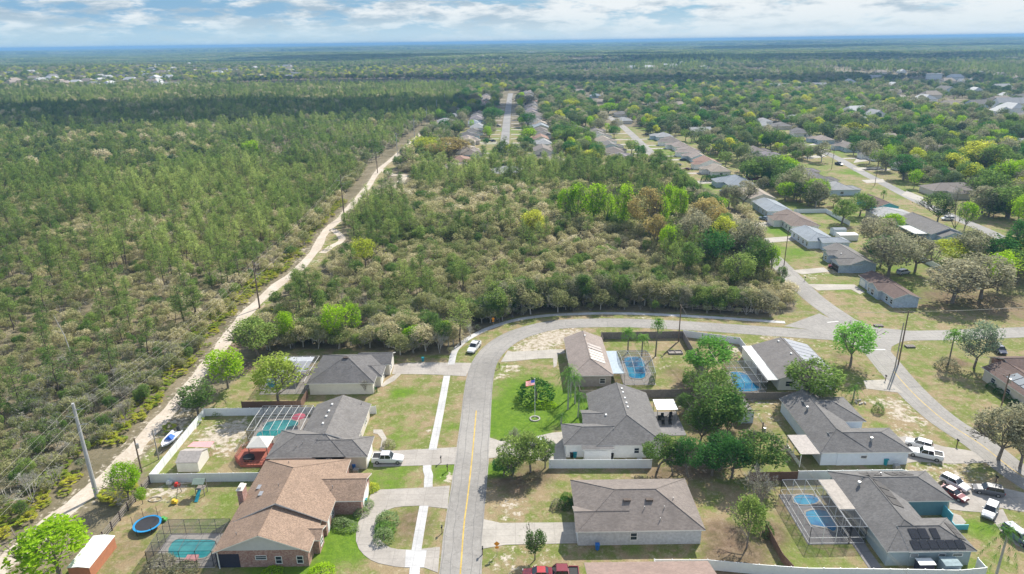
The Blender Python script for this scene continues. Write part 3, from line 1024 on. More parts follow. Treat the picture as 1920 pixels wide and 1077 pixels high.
RG = shingle('roof_grey', (.19, .178, .168), .18)
RD = shingle('roof_dark', (.145, .138, .135), .2)
RB = shingle('roof_slate', (.165, .158, .153), .18)
RT = shingle('roof_taupe', (.215, .185, .165), .16)
RP = shingle('roof_pinktan', (.30, .25, .22), .14)
RC = shingle('roof_brown', (.29, .205, .15), .30, 3.2)
RW = shingle('roof_chocolate', (.15, .105, .09), .2)
RBL = shingle('roof_bluegrey', (.27, .30, .33), .12)
RTN = shingle('roof_tan', (.33, .28, .23), .15)
RLG = shingle('roof_lightgrey', (.34, .34, .34), .12)
RRD = shingle('roof_terracotta', (.30, .19, .15), .15)
RPU = shingle('roof_mauve', (.24, .21, .22), .15)

# side numbers of a block: 0 = its low v side (front for x blocks, -x side for y blocks), 2 = the opposite, 3 / 1 = ends
hA = House('house', 'cream stucco house under dark grey hip roof at the edge of the woods', [
    ('x', -44.8, 132.0, -30.1, 146.6, 'h', 'h', 2.9, .42),
    ('x', -38, 135.3, -29.0, 141.2, 'g', 'h', 2.7, .42),
    ('x', -36, 140.9, -27.9, 147.6, 'g', 'g', 2.9, .42)], RD, CREAM)
hA.vent(0, .40, .30); hA.vent(0, .62, .30); hA.vent(0, .5, .46, 'box')
hA.win(2, 1, .3, 1.3, 1.6, 1.3); hA.door(1, 1, .35); hA.win(1, 1, .7, 1.4, 1.2, 1.2)
hB = House('house', 'tan house with grey shingles, white pickup in its drive and a pool cage behind', [
    ('x', -44.2, 104.1, -30, 113.2, 'h', 'h', 2.9, .42),
    ('x', -36, 104.1, -26.1, 110.8, 'g', 'h', 2.9, .42),
    ('y', -40.1, 108.6, -29.0, 123.0, 'g', 'g', 2.9, .38)], RG, TAN)
hB.win(0, 0, .37, 1.6, .8, 1.1); hB.win(0, 0, .78, 1.6, .9, 1.5)
hB.vent(0, .60, .36); hB.vent(0, .35, .22); hB.vent(0, .42, .3)
for q in (.3, .48, .62, .8): hB.vent(2, q, .36, 'white')
hB.door(1, 1, .5, 4.6, 2.1, WHITE, 'garage_door'); hB.win(2, 2, .7, 1.4, 1.6, 1.2); hB.win(2, 2, .35, 1.4, 1.2, 1.2); hB.vent(2, .9, .85)
hC = House('house', 'red brick house under a broad mottled brown gable roof beside the looping driveway', [
    ('y', -43.9, 80.0, -29.8, 92.0, 'g', 'g', 3.0, .42),
    ('y', -43.85, 86.5, -28.8, 103.2, 'g', 'h', 3.02, .47),
    ('x', -35, 91.6, -24.4, 99.2, 'g', 'g', 2.9, .40),
    ('x', -33, 82.6, -28.9, 86.0, 'g', 'g', 2.8, .42)], RC, BRICK, None, 'houses of the subdivision', 'house', LGREY)
hC.win(0, 3, .66, 1.25, .9, 1.3); hC.win(0, 3, .88, 1.25, .9, 1.3); hC.win(0, 3, .48, 1.7, 1.6, .7)
hC.win(3, 1, .5, 1.3, 1.2, 1.2); hC.win(1, 2, .25, 1.4, 1.4, 1.3); hC.door(1, 2, .1)
hC.door(2, 1, .5, 4.6, 2.1, WHITE, 'garage_door')
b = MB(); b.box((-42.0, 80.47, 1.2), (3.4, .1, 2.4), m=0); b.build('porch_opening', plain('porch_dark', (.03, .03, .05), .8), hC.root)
b = MB(); b.tube([(-43.3, 80.25, 0), (-43.3, 80.25, 2.8)], .09, 6); b.build('porch_post', WHITE, hC.root)
hC.vent(1, .30, .22, 'sky'); hC.vent(1, .45, .14, 'sky'); hC.vent(1, .3, .42); hC.vent(2, .5, .3); hC.vent(0, .2, .2); hC.vent(1, .8, .35)
b = MB(); b.box((-43.9, 92.4, 2.6), (.85, 1.7, 5.2)); b.box((-43.9, 92.4, 5.25), (1.05, 1.9, .14), m=1); b.box((-43.9, 92.4, 5.5), (.5, 1.2, .4), m=1)
b.build('chimney', [BRICK, CREAM], hC.roof)
hD = House('house', 'taupe shingled house at the inside of the road bend with an arched pool cage', [
    ('y', 12.6, 134.0, 22.0, 154.5, 'h', 'g', 2.9, .40)], RP, plain('taupe_siding', (.34, .30, .27), .8))
hD.panels(0, 2, .22, .50, .25, .95, plain('panel_cream', (.50, .45, .40), .4), 'pool_heater_panel', 4)
hD.panels(0, 2, .52, .66, .25, .95, plain('panel_tan', (.36, .31, .28), .4), 'pool_heater_panel', 2)
hD.vent(0, .85, .52, 'white'); hD.vent(0, .6, .56); hD.vent(0, .5, .6); hD.win(0, 0, .35, 1.4, 1.2, 1.2); hD.door(0, 0, .5); hD.door(0, 0, .78, 4.6, 2.1, WHITE, 'garage_door')
hD.win(0, 3, .75, 1.4, 1.2, 1.2)
hE = House('house', 'white house with slate grey hip and gable roof behind the bright green flagpole lawn', [
    ('y', 15.0, 106.5, 27.6, 126.0, 'h', 'g', 2.9, .40),
    ('x', 9.0, 106.9, 19, 114.3, 'h', 'g', 2.88, .40),
    ('x', 13.2, 113.2, 19, 119.4, 'g', 'g', 2.86, .32),
    ('x', 12.2, 105.6, 18.0, 108.6, 'g', 'g', 2.7, .10)], RB, WHITE)
hE.win(0, 3, .58, 1.5, .9, 1.1); hE.vent(1, .95, .4); hE.vent(0, .45, .22, 'white')
for q in (.5, .58, .68, .8, .88): hE.vent(0, q, .56, 'white')
hE.door(1, 3, .5, 4.6, 2.1, WHITE, 'garage_door'); hE.win(0, 0, .85, 1.4, 1.4, 1.2); hE.door(2, 3, .5)
b = MB(); b.box((14.9, 105.99, 1.15), (4.2, .08, 2.1)); b.build('side_door', WHITE, hE.root)
hF = House('house', 'pale grey sided house with one side window under a wide taupe hip roof', [
    ('x', 9.3, 83.6, 28.45, 96.4, 'h', 'h', 2.9, .42),
    ('x', 9.0, 83.55, 17.5, 89.6, 'g', 'g', 2.9, .42)], RT, SIDE)
hF.win(0, 0, .445, 1.55, 1.0, 1.3); hF.vent(0, .42, .36, 'box'); hF.vent(0, .60, .36, 'box')
hF.vent(0, .55, .26); hF.vent(0, .71, .26); hF.vent(0, .66, .12); hF.vent(0, .8, .4)
hF.door(1, 3, .5, 4.8, 2.1, WHITE, 'garage_door'); hF.door(0, 3, .6)
hG = House('house', 'white house with weathered grey gable roof beside the white flat roofed lanai and pool', [
    ('y', 57.0, 131.2, 70.5, 148.6, 'g', 'g', 2.9, .30)], shingle('roof_weathered', (.20, .185, .175), .14), WHITE)
hG.panels(0, 2, .2, .98, .06, .92, plain('panel_silver', (.30, .31, .34), .35), 'solar_panel', 6)
hG.vent(0, .9, .42, 'white'); hG.vent(0, .5, .44, 'white'); hG.win(0, 3, .2, 1.5, 1.6, 1.2); hG.win(0, 3, .7, 1.5, 1.6, 1.2)
b = MB(); b.box((55.85, 143.4, 2.72), (2.2, 10.2, .14)); b.build('lanai_roof', CORRW, hG.root)
b = MB(); b.box((55.85, 134.65, 2.70), (2.3, 7.1, .14)); b.build('lanai_roof', CORR, hG.root)
b = MB(); b.box((54.95, 143.4, 1.3), (.1, 9.9, 2.6)); b.build('lanai_wall', WHITE, hG.root)
hH = House('house', 'white house under a dark slate hip roof beside two white trucks', [
    ('y', 54.1, 103.3, 63.2, 123.0, 'h', 'g', 2.9, .44),
    ('x', 57, 103.2, 70.4, 111.2, 'g', 'h', 2.9, .40),
    ('x', 57, 113.6, 67.3, 123.2, 'g', 'h', 2.86, .38)], RB, WBLUE)
hH.vent(1, .52, .28, 'turbine'); hH.vent(0, .65, .3, 'turbine'); hH.win(1, 0, .38, 1.7, 1.1, .6)
hH.door(1, 1, .5, 4.8, 2.1, WHITE, 'garage_door'); hH.win(2, 1, .5, 1.4, 1.6, 1.2)
b = MB(); b.box((65.4, 112.3, 1.0), (4.4, .2, 2.0)); b.box((67.5, 111.8, 1.0), (.2, 1.2, 2.0)); b.build('courtyard_wall', WBLUE, hH.root)
# patio cover
b = MB(); P = [G((1478, 816), 2.75), G((1509, 812), 2.75), G((1536, 848), 2.75), G((1501, 852), 2.75)]
hx0, hx1, hy0, hy1 = P[0].x - .2, 54.4, P[3].y, P[0].y
b.box(((hx0 + hx1) / 2, (hy0 + hy1) / 2, 2.72), (hx1 - hx0, hy1 - hy0, .1)); b.build('patio_roof', CORRB, hH.root)
for yy in (hy0 + .1, (hy0 + hy1) / 2, hy1 - .1):
    b = MB(); b.box((hx0 + .15, yy, 1.33), (.12, .12, 2.66)); b.build('patio_post', WHITE, hH.root)
b = MB(); b.box((hx0 + .15, (hy0 + hy1) / 2, .5), (.08, hy1 - hy0 - .3, .9)); b.build('patio_wall', WHITE, hH.root)
hI = House('house', 'pale sage house with dark slate roof carrying many black solar panels', [
    ('y', 52.9, 78.5, 61.9, 97.8, 'h', 'h', 2.9, .42),
    ('x', 56, 78.4, 65.7, 85.6, 'g', 'h', 2.9, .42),
    ('x', 56.5, 89.6, 69.4, 97.6, 'g', 'h', 2.9, .42)], RB, SAGE)
hI.panels(1, 0, .07, .86, .08, .42, SOLAR, 'solar_panel', 6)
hI.panels(1, 0, .12, .40, .48, .88, SOLAR, 'solar_panel', 2); hI.panels(1, 0, .44, .56, .48, .88, SOLAR, 'solar_panel')
hI.panels(1, 1, .25, .72, .14, .50, HEATER, 'pool_heater_panel', 3)
hI.panels(0, 2, .42, .86, .50, .92, HEATER, 'pool_heater_panel', 4)
hI.panels(2, 2, .06, .30, .25, .75, HEATER, 'pool_heater_panel', 3); hI.panels(2, 2, .40, .70, .25, .75, HEATER, 'pool_heater_panel', 3)
hI.vent(0, .72, .28, 'turbine'); hI.win(1, 0, .12, 1.9, 1.1, .5); hI.win(1, 0, .53, 1.9, 1.0, .5); hI.win(1, 0, .76, 1.9, 1.4, .5)
hI.win(0, 0, .35, 1.6, 1.4, .8); hI.door(2, 1, .5, 4.8, 2.1, TEAL, 'garage_door'); hI.vent(2, .3, .7)
b = MB(); b.box((65.2, 89.9, 1.28), (6.6, .12, 2.56)); b.build('teal_wall', TEAL, hI.root)
b = MB(); b.box((68.0, 88.6, 1.0), (.16, 2.3, 2.0)); b.build('entry_screen', TURQ, hI.root)
hJ = House('house', 'pinkish brown gable roof just entering the bottom edge of the picture', [
    ('x', 9.6, 64.0, 27.0, 77.2, 'g', 'g', 2.9, .34)], shingle('roof_rosebrown', (.27, .20, .17), .12), TAN)
hK = House('house', 'tan brick fronted house with brown roof and roof panel at the roadside corner', [
    ('y', 103.6, 117.0, 112.5, 135.6, 'g', 'g', 2.9, .36),
    ('x', 108, 130.5, 118.5, 140.5, 'g', 'h', 3.0, .40)], RW, TAN, None, 'houses of the subdivision', 'house', BRICK)
hK.panels(0, 0, .35, .7, .3, .8, plain('panel_bluegrey', (.16, .19, .22), .3), 'solar_panel', 3)
for t in (.25, .55, .8): hK.win(0, 0, t, 1.4, 1.3, 1.1)
b = MB(); b.box((107.9, 137.5, 1.9), (1.0, 1.2, 3.8)); b.build('chimney', BRICK, hK.root)
hL = House('house', 'white gabled house with chocolate brown roof on the corner lawn across the crossing', [
    ('y', 106.7, 178.0, 114.5, 198.6, 'g', 'g', 2.9, .36),
    ('x', 105.6, 184.5, 112, 191.5, 'g', 'g', 2.88, .36)], RW, SIDEB)
for t in (.08, .2): hL.win(0, 0, t, 1.4, 1.2, 1.3)
hL.win(1, 3, .5, 1.3, 1.6, 1.8); hL.win(1, 3, .82, 1.3, .9, 1.2); hL.door(0, 0, .72); hL.door(0, 0, .88, 3.0, 2.1, WHITE, 'garage_door')
hM = House('house', 'pale blue gabled house with grey roof and a maroon car in its drive', [
    ('y', 108.6, 208.4, 118.0, 228.6, 'g', 'g', 2.9, .36),
    ('x', 105.4, 208.7, 113, 215.2, 'g', 'g', 2.86, .36),
    ('x', 106.6, 219.5, 113, 224.0, 'g', 'g', 2.84, .36)], RG, SIDEB)
hM.door(1, 3, .5, 4.6, 2.1, BLACK, 'garage_door'); hM.win(2, 3, .5, 1.3, 1.4, 1.3); hM.vent(0, .5, .2, 'white')
hM2 = House('house', 'low white house with light blue grey hip roof and long front porch', [
    ('y', 106.8, 236.3, 117.6, 253.0, 'h', 'g', 2.9, .30),
    ('x', 111, 234.2, 121.5, 241.0, 'g', 'h', 2.86, .30)], RBL, WBLUE)
for t in (.1, .3, .55, .8): hM2.win(0, 0, t, 1.4, 1.2, 1.4)
hM3 = House('house', 'brown hip roofed house with white porch posts and two cars in its drive', [
    ('y', 109.0, 257.5, 120.5, 278.0, 'h', 'g', 2.9, .34),
    ('x', 105.6, 267.0, 114, 275.0, 'h', 'g', 2.86, .34)], shingle('roof_brownmid', (.21, .165, .14), .16), WHITE)
for t in (.1, .28, .45): hM3.win(0, 0, t, 1.4, 1.2, 1.4)
hM4 = House('house', 'long pale blue house with light roof behind the two blue cars', [
    ('y', 108.5, 282.4, 119.5, 302.0, 'h', 'g', 2.9, .30)], RBL, PALEB)
for t in (.1, .3, .6): hM4.win(0, 0, t, 1.4, 1.2, 1.4)
hM5 = House('house', 'tan shingled hip roofed house shaded by three thin trees', [
    ('y', 109.5, 306.5, 121.5, 330.0, 'g', 'h', 2.9, .36)], RTN, TAN)
hM6 = House('house', 'blue grey roofed house behind the tall hedge row', [
    ('y', 109.0, 337.0, 123.0, 358.0, 'h', 'h', 2.9, .42),
    ('x', 105, 346, 114, 355.5, 'h', 'g', 2.88, .42)], RBL, PALEB)
hN = House('house', 'slate roofed house with a two tone front gable, roadside on the second street', [
    ('y', 155.0, 243.0, 168.0, 268.0, 'g', 'g', 2.9, .36),
    ('y', 157.0, 239.5, 166.0, 245.0, 'g', 'g', 2.8, .36)], RG, SIDEB)
b = MB(); b.box((152.6, 251, 2.6), (4.6, 12.0, .16)); b.build('patio_roof', CORR, hN.root)
hO = House('house', 'brown roofed house with bright turquoise gable wall', [
    ('y', 157.5, 287.0, 167.5, 306.0, 'g', 'g', 2.9, .36)], RW, TURQ)
hP = House('house', 'flat grey roofed house between the turquoise gable and the two tone gable', [
    ('y', 150.0, 270.5, 166.0, 283.0, 'h', 'g', 2.8, .16)], RLG, TAN)
hQ = House('house', 'taupe hip roofed house under the trees beyond the second street', [
    ('x', 200.0, 318.0, 224.0, 331.0, 'h', 'h', 2.9, .40),
    ('y', 206.0, 311.0, 214.0, 324.0, 'h', 'g', 2.88, .40)], RT, TAN)

for hh, l in ((hM5, None),):
    pass


# far rows of houses along the streets
ORD = ['first', 'second', 'third', 'fourth', 'fifth', 'sixth', 'seventh', 'eighth', 'ninth', 'tenth', 'eleventh', 'twelfth', 'thirteenth', 'fourteenth', 'fifteenth', 'sixteenth', 'seventeenth', 'eighteenth', 'nineteenth', 'twentieth']


def ordw(i):
    if i < 20: return ORD[i]
    tens = ['twenty', 'thirty', 'forty', 'fifty', 'sixty', 'seventy', 'eighty', 'ninety']
    t, u = divmod(i + 1, 10)
    if t < 10:
        return tens[t - 2] + ('-' + ORD[u - 1] if u else 'th').replace('tyth', 'tieth') if u else tens[t - 2][:-1] + 'ieth'
    h, r = divmod(i + 1, 100)
    hw = ['one', 'two', 'three', 'four'][h - 1] + '-hundred'
    return hw + ('-' + ordw(r - 1) if r else 'th')


ROOFS = [(RT, 'taupe'), (RG, 'grey'), (RP, 'pinkish tan'), (RTN, 'tan'), (RLG, 'light grey'), (RPU, 'mauve grey'), (RD, 'dark grey'), (RRD, 'terracotta'), (RBL, 'blue grey')]
WALLS = [(CREAM, 'cream'), (TAN, 'tan'), (WHITE, 'white'), (PALEB, 'pale blue')]
FARH = []


def far_row(xc, face, ys, where, picks=None, ax='y', jitx=1.5, group='houses along the streets'):
    for i, y in enumerate(ys):
        r = ROOFS[picks[i % len(picks)]] if picks else rnd.choice(ROOFS[:7])
        w = rnd.choice(WALLS)
        x = xc + rnd.uniform(-jitx, jitx)
        D = rnd.uniform(11, 14); Wd = rnd.uniform(15, 18)
        e = rnd.choice(['hh', 'gg', 'hg', 'hh'])
        if ax == 'y':   # ridge parallel to the street (street runs along y)
            bl = [('y', x - D / 2, y - Wd / 2, x + D / 2, y + Wd / 2, e[0], e[1], 2.9, .40)]
            gx0, gx1 = (x + D / 2 - 5, x + D / 2 + 3.2) if face > 0 else (x - D / 2 - 3.2, x - D / 2 + 5)
            g0 = y - Wd / 2 + rnd.choice([.4, Wd - 7.2])
            bl.append(('x', gx0, g0, gx1, g0 + 6.8, 'h' if face < 0 else 'g', 'g' if face < 0 else 'h', 2.86, .40))
        else:
            bl = [('x', x - Wd / 2, y - D / 2, x + Wd / 2, y + D / 2, e[0], e[1], 2.9, .40),
                  ('y', x - Wd / 2 + .6, y - D / 2 - 3, x - Wd / 2 + 7.2, y, 'h', 'g', 2.86, .40)]
        h = House('house', '%s house with %s roof, %s %s' % (w[1], r[1], ordw(i), where), bl, r[0], w[0], None, group)
        FARH.append((x, y))
        if ax == 'y' and i < 22 and 'behind' not in where and 'backing' not in where:
            rd = aR4 if abs(xc) < 40 else (aR3 if xc == 227 else aR2)
            rx = float(np.interp(g0 + 3.4, rd[:, 1] if rd[0, 1] < rd[-1, 1] else rd[::-1, 1], rd[:, 0] if rd[0, 1] < rd[-1, 1] else rd[::-1, 0]))
            rx += (4.6 if rd is aR4 else 3.1) * (1 if rx < x else -1)
            xa, xb = sorted((rx, gx1 if face > 0 else gx0))
            if xb - xa > 3:
                q = MB(); q.box(((xa + xb) / 2, g0 + 3.4, .02), (xb - xa, 4.0, .04)); tag(q.build('driveway', CONCP), 'pale driveway strip of a far house', None, None, 'structure')
        if y < 560:
            s_ = 2 if face > 0 else 0
            if ax != 'y': s_ = 0
            h.win(0, s_, .3, 1.4, 1.4, 1.2); h.win(0, s_, .7, 1.4, 1.4, 1.2); h.win(0, 3, .5, 1.4, 1.6, 1.2)


far_row(-30, 1, [405 + 24.5 * i + rnd.uniform(-3, 3) + (9 if i % 5 == 4 else 0) for i in range(25)], 'from near end, trail side of straight street', [2, 7, 0, 3, 3, 2, 6, 1, 4, 8, 1, 5, 1, 0, 2, 7, 0], 'y', 4)
far_row(27, -1, [472, 499, 524, 549] + [574 + 24 * i for i in range(20)], 'from near end, palm lane side of straight street', [3, 4, 7, 1, 0, 8, 3, 6, 1, 2, 0, 5, 3, 2], 'y', 4)
hT = House('house', 'tall two storey cream gabled house at the near end of the straight street', [
    ('y', 15.0, 440.0, 27.0, 458.0, 'g', 'g', 5.6, .40), ('x', 12, 438, 20, 445, 'g', 'g', 2.9, .2)], RT, CREAM)
hT.win(0, 3, .38, 4.2, 1.3, 1.6); hT.win(0, 3, .62, 4.2, 1.3, 1.6); hT.door(0, 3, .5, 4.6, 2.1, BLACK, 'garage_door')
hU = House('house', 'pale roofed house with front gable before the two storey gable', [
    ('x', 16.0, 415.0, 34.0, 429.0, 'h', 'h', 2.9, .40), ('y', 18, 411, 26, 420, 'g', 'g', 2.86, .40)], RTN, TAN)
for t in (.3, .7): hU.win(1, 3, t, 1.4, 1.4, 1.2)
far_row(-54, 1, [505, 700, 760, 835, 905], 'behind the trailside row', [1, 4, 1, 0, 4, 5], 'y', 3)
far_row(52, 1, [585, 648, 716, 790, 868], 'in the row behind the palm lane side', [5, 1, 0, 4, 3, 2], 'y', 4)
far_row(69, 1, [432, 456, 482, 509, 535, 562], 'counting away, across from the palm drive', [5, 0, 1, 3, 1, 0])
far_row(117, -1, [383, 407, 430, 454, 478, 503, 528], 'up the row past the hedge', [3, 7, 2, 2, 2, 0, 4])
far_row(160, 1, [331, 355, 379, 403, 428, 453], 'in the row behind the blue roof', [4, 1, 5, 6, 5, 0])
far_row(227, -1, [395, 426, 462, 500, 540, 585, 620], 'facing the second street, going away', [4, 1, 0, 2, 6, 1, 4])
far_row(262, 0, [560, 640, 700], 'on the side lane under oaks', [1, 4, 0], 'x', 6)
far_row(330, 0, [420, 520, 610, 760], 'among the far oaks at the lane end', [8, 3, 1, 4], 'x', 8)
far_row(-62, 1, [590, 622, 655], 'backing onto the trailside woods', [4, 2, 4], 'x', 3)
far_row(150, 0, [560, 690, 800, 960], 'in the grove past the diagonal street', [4, 0, 1, 4], 'x', 20)
for k, (xx, ys) in enumerate(((285, (352, 398, 446, 505, 566)), (345, (470, 548, 655, 700, 812)), (400, (505, 590, 668, 742, 880)), (465, (585, 640, 760, 850, 990)), (540, (700, 790, 905, 1010)), (205, (590, 660, 735, 800, 905, 985)), (110, (640, 700, 770, 850, 940, 1040)))):
    far_row(xx, 0, ys, 'of the %s oak lane out east' % ORD[k], [4, 1, 0, 3, 8, 2], 'x', 12)
far_row(-2, 0, [388], 'white metal roofed, closing the straight street', [4], 'x', .1)

# ------------------------------------------------------------------ pools and their cages
def pool(px, mat, deck, label, cage=''):
    pts = [G(p) for p in px]
    if sum(p.x * q.y - q.x * p.y for p, q in zip(pts, pts[1:] + pts[:1])) < 0: pts.reverse()
    pts = catmull(pts + [pts[0]], 3)[:-1]
    c = sum(pts, Vector()) / len(pts)
    r = thing('swimming_pool', (c.x, c.y, 0), label, 'pool', 'backyard swimming pools')
    b = MB(); b.extrude([(p.x, p.y) for p in pts], .055, .075); b.build('water', mat, r)
    b = MB()
    out = [c + (p - c) * (1 + .35 / max(1, (p - c).length)) for p in pts]
    for i in range(len(pts)):
        j = (i + 1) % len(pts)
        b.poly([(pts[i].x, pts[i].y, .115), (pts[j].x, pts[j].y, .115), (out[j].x, out[j].y, .115), (out[i].x, out[i].y, .115)])
        b.poly([(pts[i].x, pts[i].y, .05), (pts[j].x, pts[j].y, .05), (pts[j].x, pts[j].y, .115), (pts[i].x, pts[i].y, .115)])
        b.poly([(out[i].x, out[i].y, .05), (out[j].x, out[j].y, .05), (out[j].x, out[j].y, .115), (out[i].x, out[i].y, .115)])
    b.build('coping', CONCP, r)


def cage(x0, y0, x1, y1, h, nx, ny, label, fm=TRIM, arch=0.0, open_side='', rmat=None, deck=DECK, wallsides='wsne'):
    r = thing('pool_cage', ((x0 + x1) / 2, (y0 + y1) / 2, 0), label, 'pool cage', 'screened pool cages')
    t = .06
    prof = lambda s: h + arch * math.sin(math.pi * min(max(s, 0), 1))   # arch across y
    xs = [x0 + (x1 - x0) * i / nx for i in range(nx + 1)]
    ys = [y0 + (y1 - y0) * j / ny for j in range(ny + 1)]
    zy = [prof(j / ny) for j in range(ny + 1)]
    f = MB()
    for x in xs:
        for j in range(ny):
            f.tube([(x, ys[j], zy[j]), (x, ys[j + 1], zy[j + 1])], t * .62, 4)
    for j, y in enumerate(ys):
        f.tube([(x0, y, zy[j]), (x1, y, zy[j])], t * .62, 4)
    f.build('roof_frame', fm, r)
    g = MB()
    for side in wallsides:
        if side in 'sn':
            y = y0 if side == 's' else y1
            for x in xs: g.box((x, y, h / 2), (t, t, h - .02))
            for z in (.1, 1.1): g.box(((x0 + x1) / 2, y, z), (x1 - x0, t * .7, t * .7))
        else:
            x = x0 if side == 'w' else x1
            for j, y in enumerate(ys): g.box((x, y, zy[j] / 2), (t, t, zy[j] - .02))
            for z in (.1, 1.1): g.box((x, (y0 + y1) / 2, z), (t * .7, y1 - y0, t * .7))
    g.build('wall_frame', fm, r)
    k = MB()
    for j in range(ny):
        k.poly([(x0, ys[j], zy[j] + .01), (x1, ys[j], zy[j] + .01), (x1, ys[j + 1], zy[j + 1] + .01), (x0, ys[j + 1], zy[j + 1] + .01)])
    for side in wallsides:
        if side in 'sn':
            y = y0 if side == 's' else y1
            k.poly([(x0, y, .1), (x1, y, .1), (x1, y, h), (x0, y, h)])
        else:
            x = x0 if side == 'w' else x1
            for j in range(ny):
                k.poly([(x, ys[j], .1), (x, ys[j + 1], .1), (x, ys[j + 1], zy[j + 1]), (x, ys[j], zy[j])])
    k.build('screen', SCREEN, r)
    d = MB(); d.extrude([(x0 - .2, y0 - .2), (x1 + .2, y0 - .2), (x1 + .2, y1 + .2), (x0 - .2, y1 + .2)], -.02, .05)
    o = d.build('pool_deck', deck); tag(o, 'concrete deck under a screened pool cage', None, None, 'structure')
    return r


cage(-53.9, 80.6, -44.3, 87.7, 2.9, 4, 4, 'dark bronze pool cage attached to the brick house', DARKM, .25)
cage(-51.0, 113.4, -40.7, 122.7, 2.9, 7, 2, 'white framed pool cage beside the red deck gazebo', TRIM, .2)
cage(24.6, 135.0, 31.4, 146.7, 2.9, 3, 6, 'white arched pool cage between palms and the taupe shingled house', TRIM, 1.1)
cage(47.8, 130.2, 54.4, 140.4, 2.8, 4, 3, 'pale pool cage beside the white flat roofed lanai', TRIM, .1)
cage(44.3, 83.7, 50.2, 95.4, 3.1, 3, 5, 'white flat topped pool cage over the blue lap pool and spa', WHITE, 0, '', None, PAVER)
cage(50.4, 83.7, 52.7, 87.6, 3.0, 1, 2, 'small white screened room between the blue pool cage and the sage house', WHITE, 0, '', None, PAVER)
cage(-55.5, 133.0, -45.6, 146.0, 2.9, 5, 4, 'pale pool cage half hidden by the yellow green tree', TRIM, .2)
hD_porch = MB(); hD_porch.box((23.0, 140.9, 2.75), (3.0, 11.6, .12)); hD_porch.build('lanai_roof', plain('lanai_blue', (.36, .42, .46), .4), hD.root)
b = MB(); b.box((51.6, 91.6, 2.95), (2.5, 7.6, .14)); b.build('lanai_roof', boards('lanai_planks', (.38, .34, .30), 1.2, 'Y', .3), hI.root)
b = MB(); b.box((51.7, 81.0, .03), (1.9, 5.0, .06)); tag(b.build('pool_deck', PAVER), 'grey paver strip beside the sage house', None, None, 'structure')
b = MB(); b.box((-50.0, 141.5, 2.98), (7.0, 7.6, .12)); b.build('lanai_roof', plain('lanai_grey', (.40, .41, .43), .5), hA.root)
pool([(330, 1013), (366, 1013), (403, 1015), (397, 1034), (382, 1047), (345, 1047), (318, 1044), (316, 1030)], WAT_T, None, 'teal rectangular pool in the dark bronze cage by the brick house')
pool([(497, 795), (515, 790), (540, 788), (558, 792), (555, 800), (530, 812), (505, 823), (484, 824), (482, 814), (493, 808)], WAT_T, None, 'freeform teal pool beside the red deck gazebo')
pool([(1171, 673), (1203, 673), (1210, 707), (1183, 709), (1178, 699)], WAT_B, None, 'blue pool inside the arched white cage')
pool([(1371, 699), (1398, 702), (1414, 720), (1427, 731), (1400, 735), (1383, 733), (1374, 720)], WAT_B, None, 'bright blue pool beside the white flat roofed lanai')
pool([(1488, 935), (1498, 929), (1522, 930), (1535, 937), (1527, 945), (1503, 947), (1490, 943)], WAT_B, None, 'round blue spa pool in the flat topped cage')
pool([(1511, 961), (1549, 959), (1567, 988), (1562, 997), (1549, 990), (1521, 985)], WAT_B, None, 'deep blue lap pool below the round spa')
pool([(499, 714), (517, 712), (515, 726), (502, 727)], WAT_T, None, 'small teal pool glimpsed under the yellow green tree')
for q in (((1098, 296), (1112, 292), (1128, 297)), ):
    pass


# ------------------------------------------------------------------ fences
def fence(name, px, h, m, label, world=None, cap=False, step=2.4, th=.06, post=.12, group='yard fences', zjit=0):
    P = [Vector((p[0], p[1], 0)) for p in world] if world else [G(p) for p in px]
    r = thing(name, P[0], label, 'fence', group)
    pn, ps = MB(), MB()
    nposts = 0
    for a, b_ in zip(P[:-1], P[1:]):
        L = (b_ - a).length; u = (b_ - a).normalized(); n = Vector((-u.y, u.x, 0))
        k = max(1, round(L / step))
        for i in range(k):
            c = a + u * (L * (i + .5) / k)
            hh = h * (1 + rnd.uniform(-zjit, zjit))
            pn.box((c.x, c.y, hh / 2), (L / k - post * .6, th, hh), u, n)
            pn.build('fence_panel', m, r); pn = MB()
            q = a + u * (L * i / k)
            ps.box((q.x, q.y, (h + .08) / 2), (post, post, h + .08), u, n)
            ps.build('fence_post', m, r); ps = MB()
        q = b_
    ps.box((q.x, q.y, (h + .08) / 2), (post, post, h + .08))
    ps.build('fence_post', m, r)
    return r


def rail_fence(world, h, label):
    P = [Vector((p[0], p[1], 0)) for p in world]
    r = thing('rail_fence', P[0], label, 'fence', 'yard fences')
    for a, b_ in zip(P[:-1], P[1:]):
        L = (b_ - a).length; u = (b_ - a).normalized(); n = Vector((-u.y, u.x, 0)); k = round(L / 2.4)
        rl = MB()
        for z in (.35, .75, 1.15, 1.5): rl.box(((a + b_) / 2).to_tuple()[:2] + (z,), (L, .05, .16), u, n)
        rl.build('rail', WOODG, r)
        for i in range(k + 1):
            q = a + u * L * i / k; p = MB(); p.box((q.x, q.y, .85), (.16, .16, 1.7), u, n); p.build('fence_post', plain('post_dark', (.06, .045, .045), .8), r)


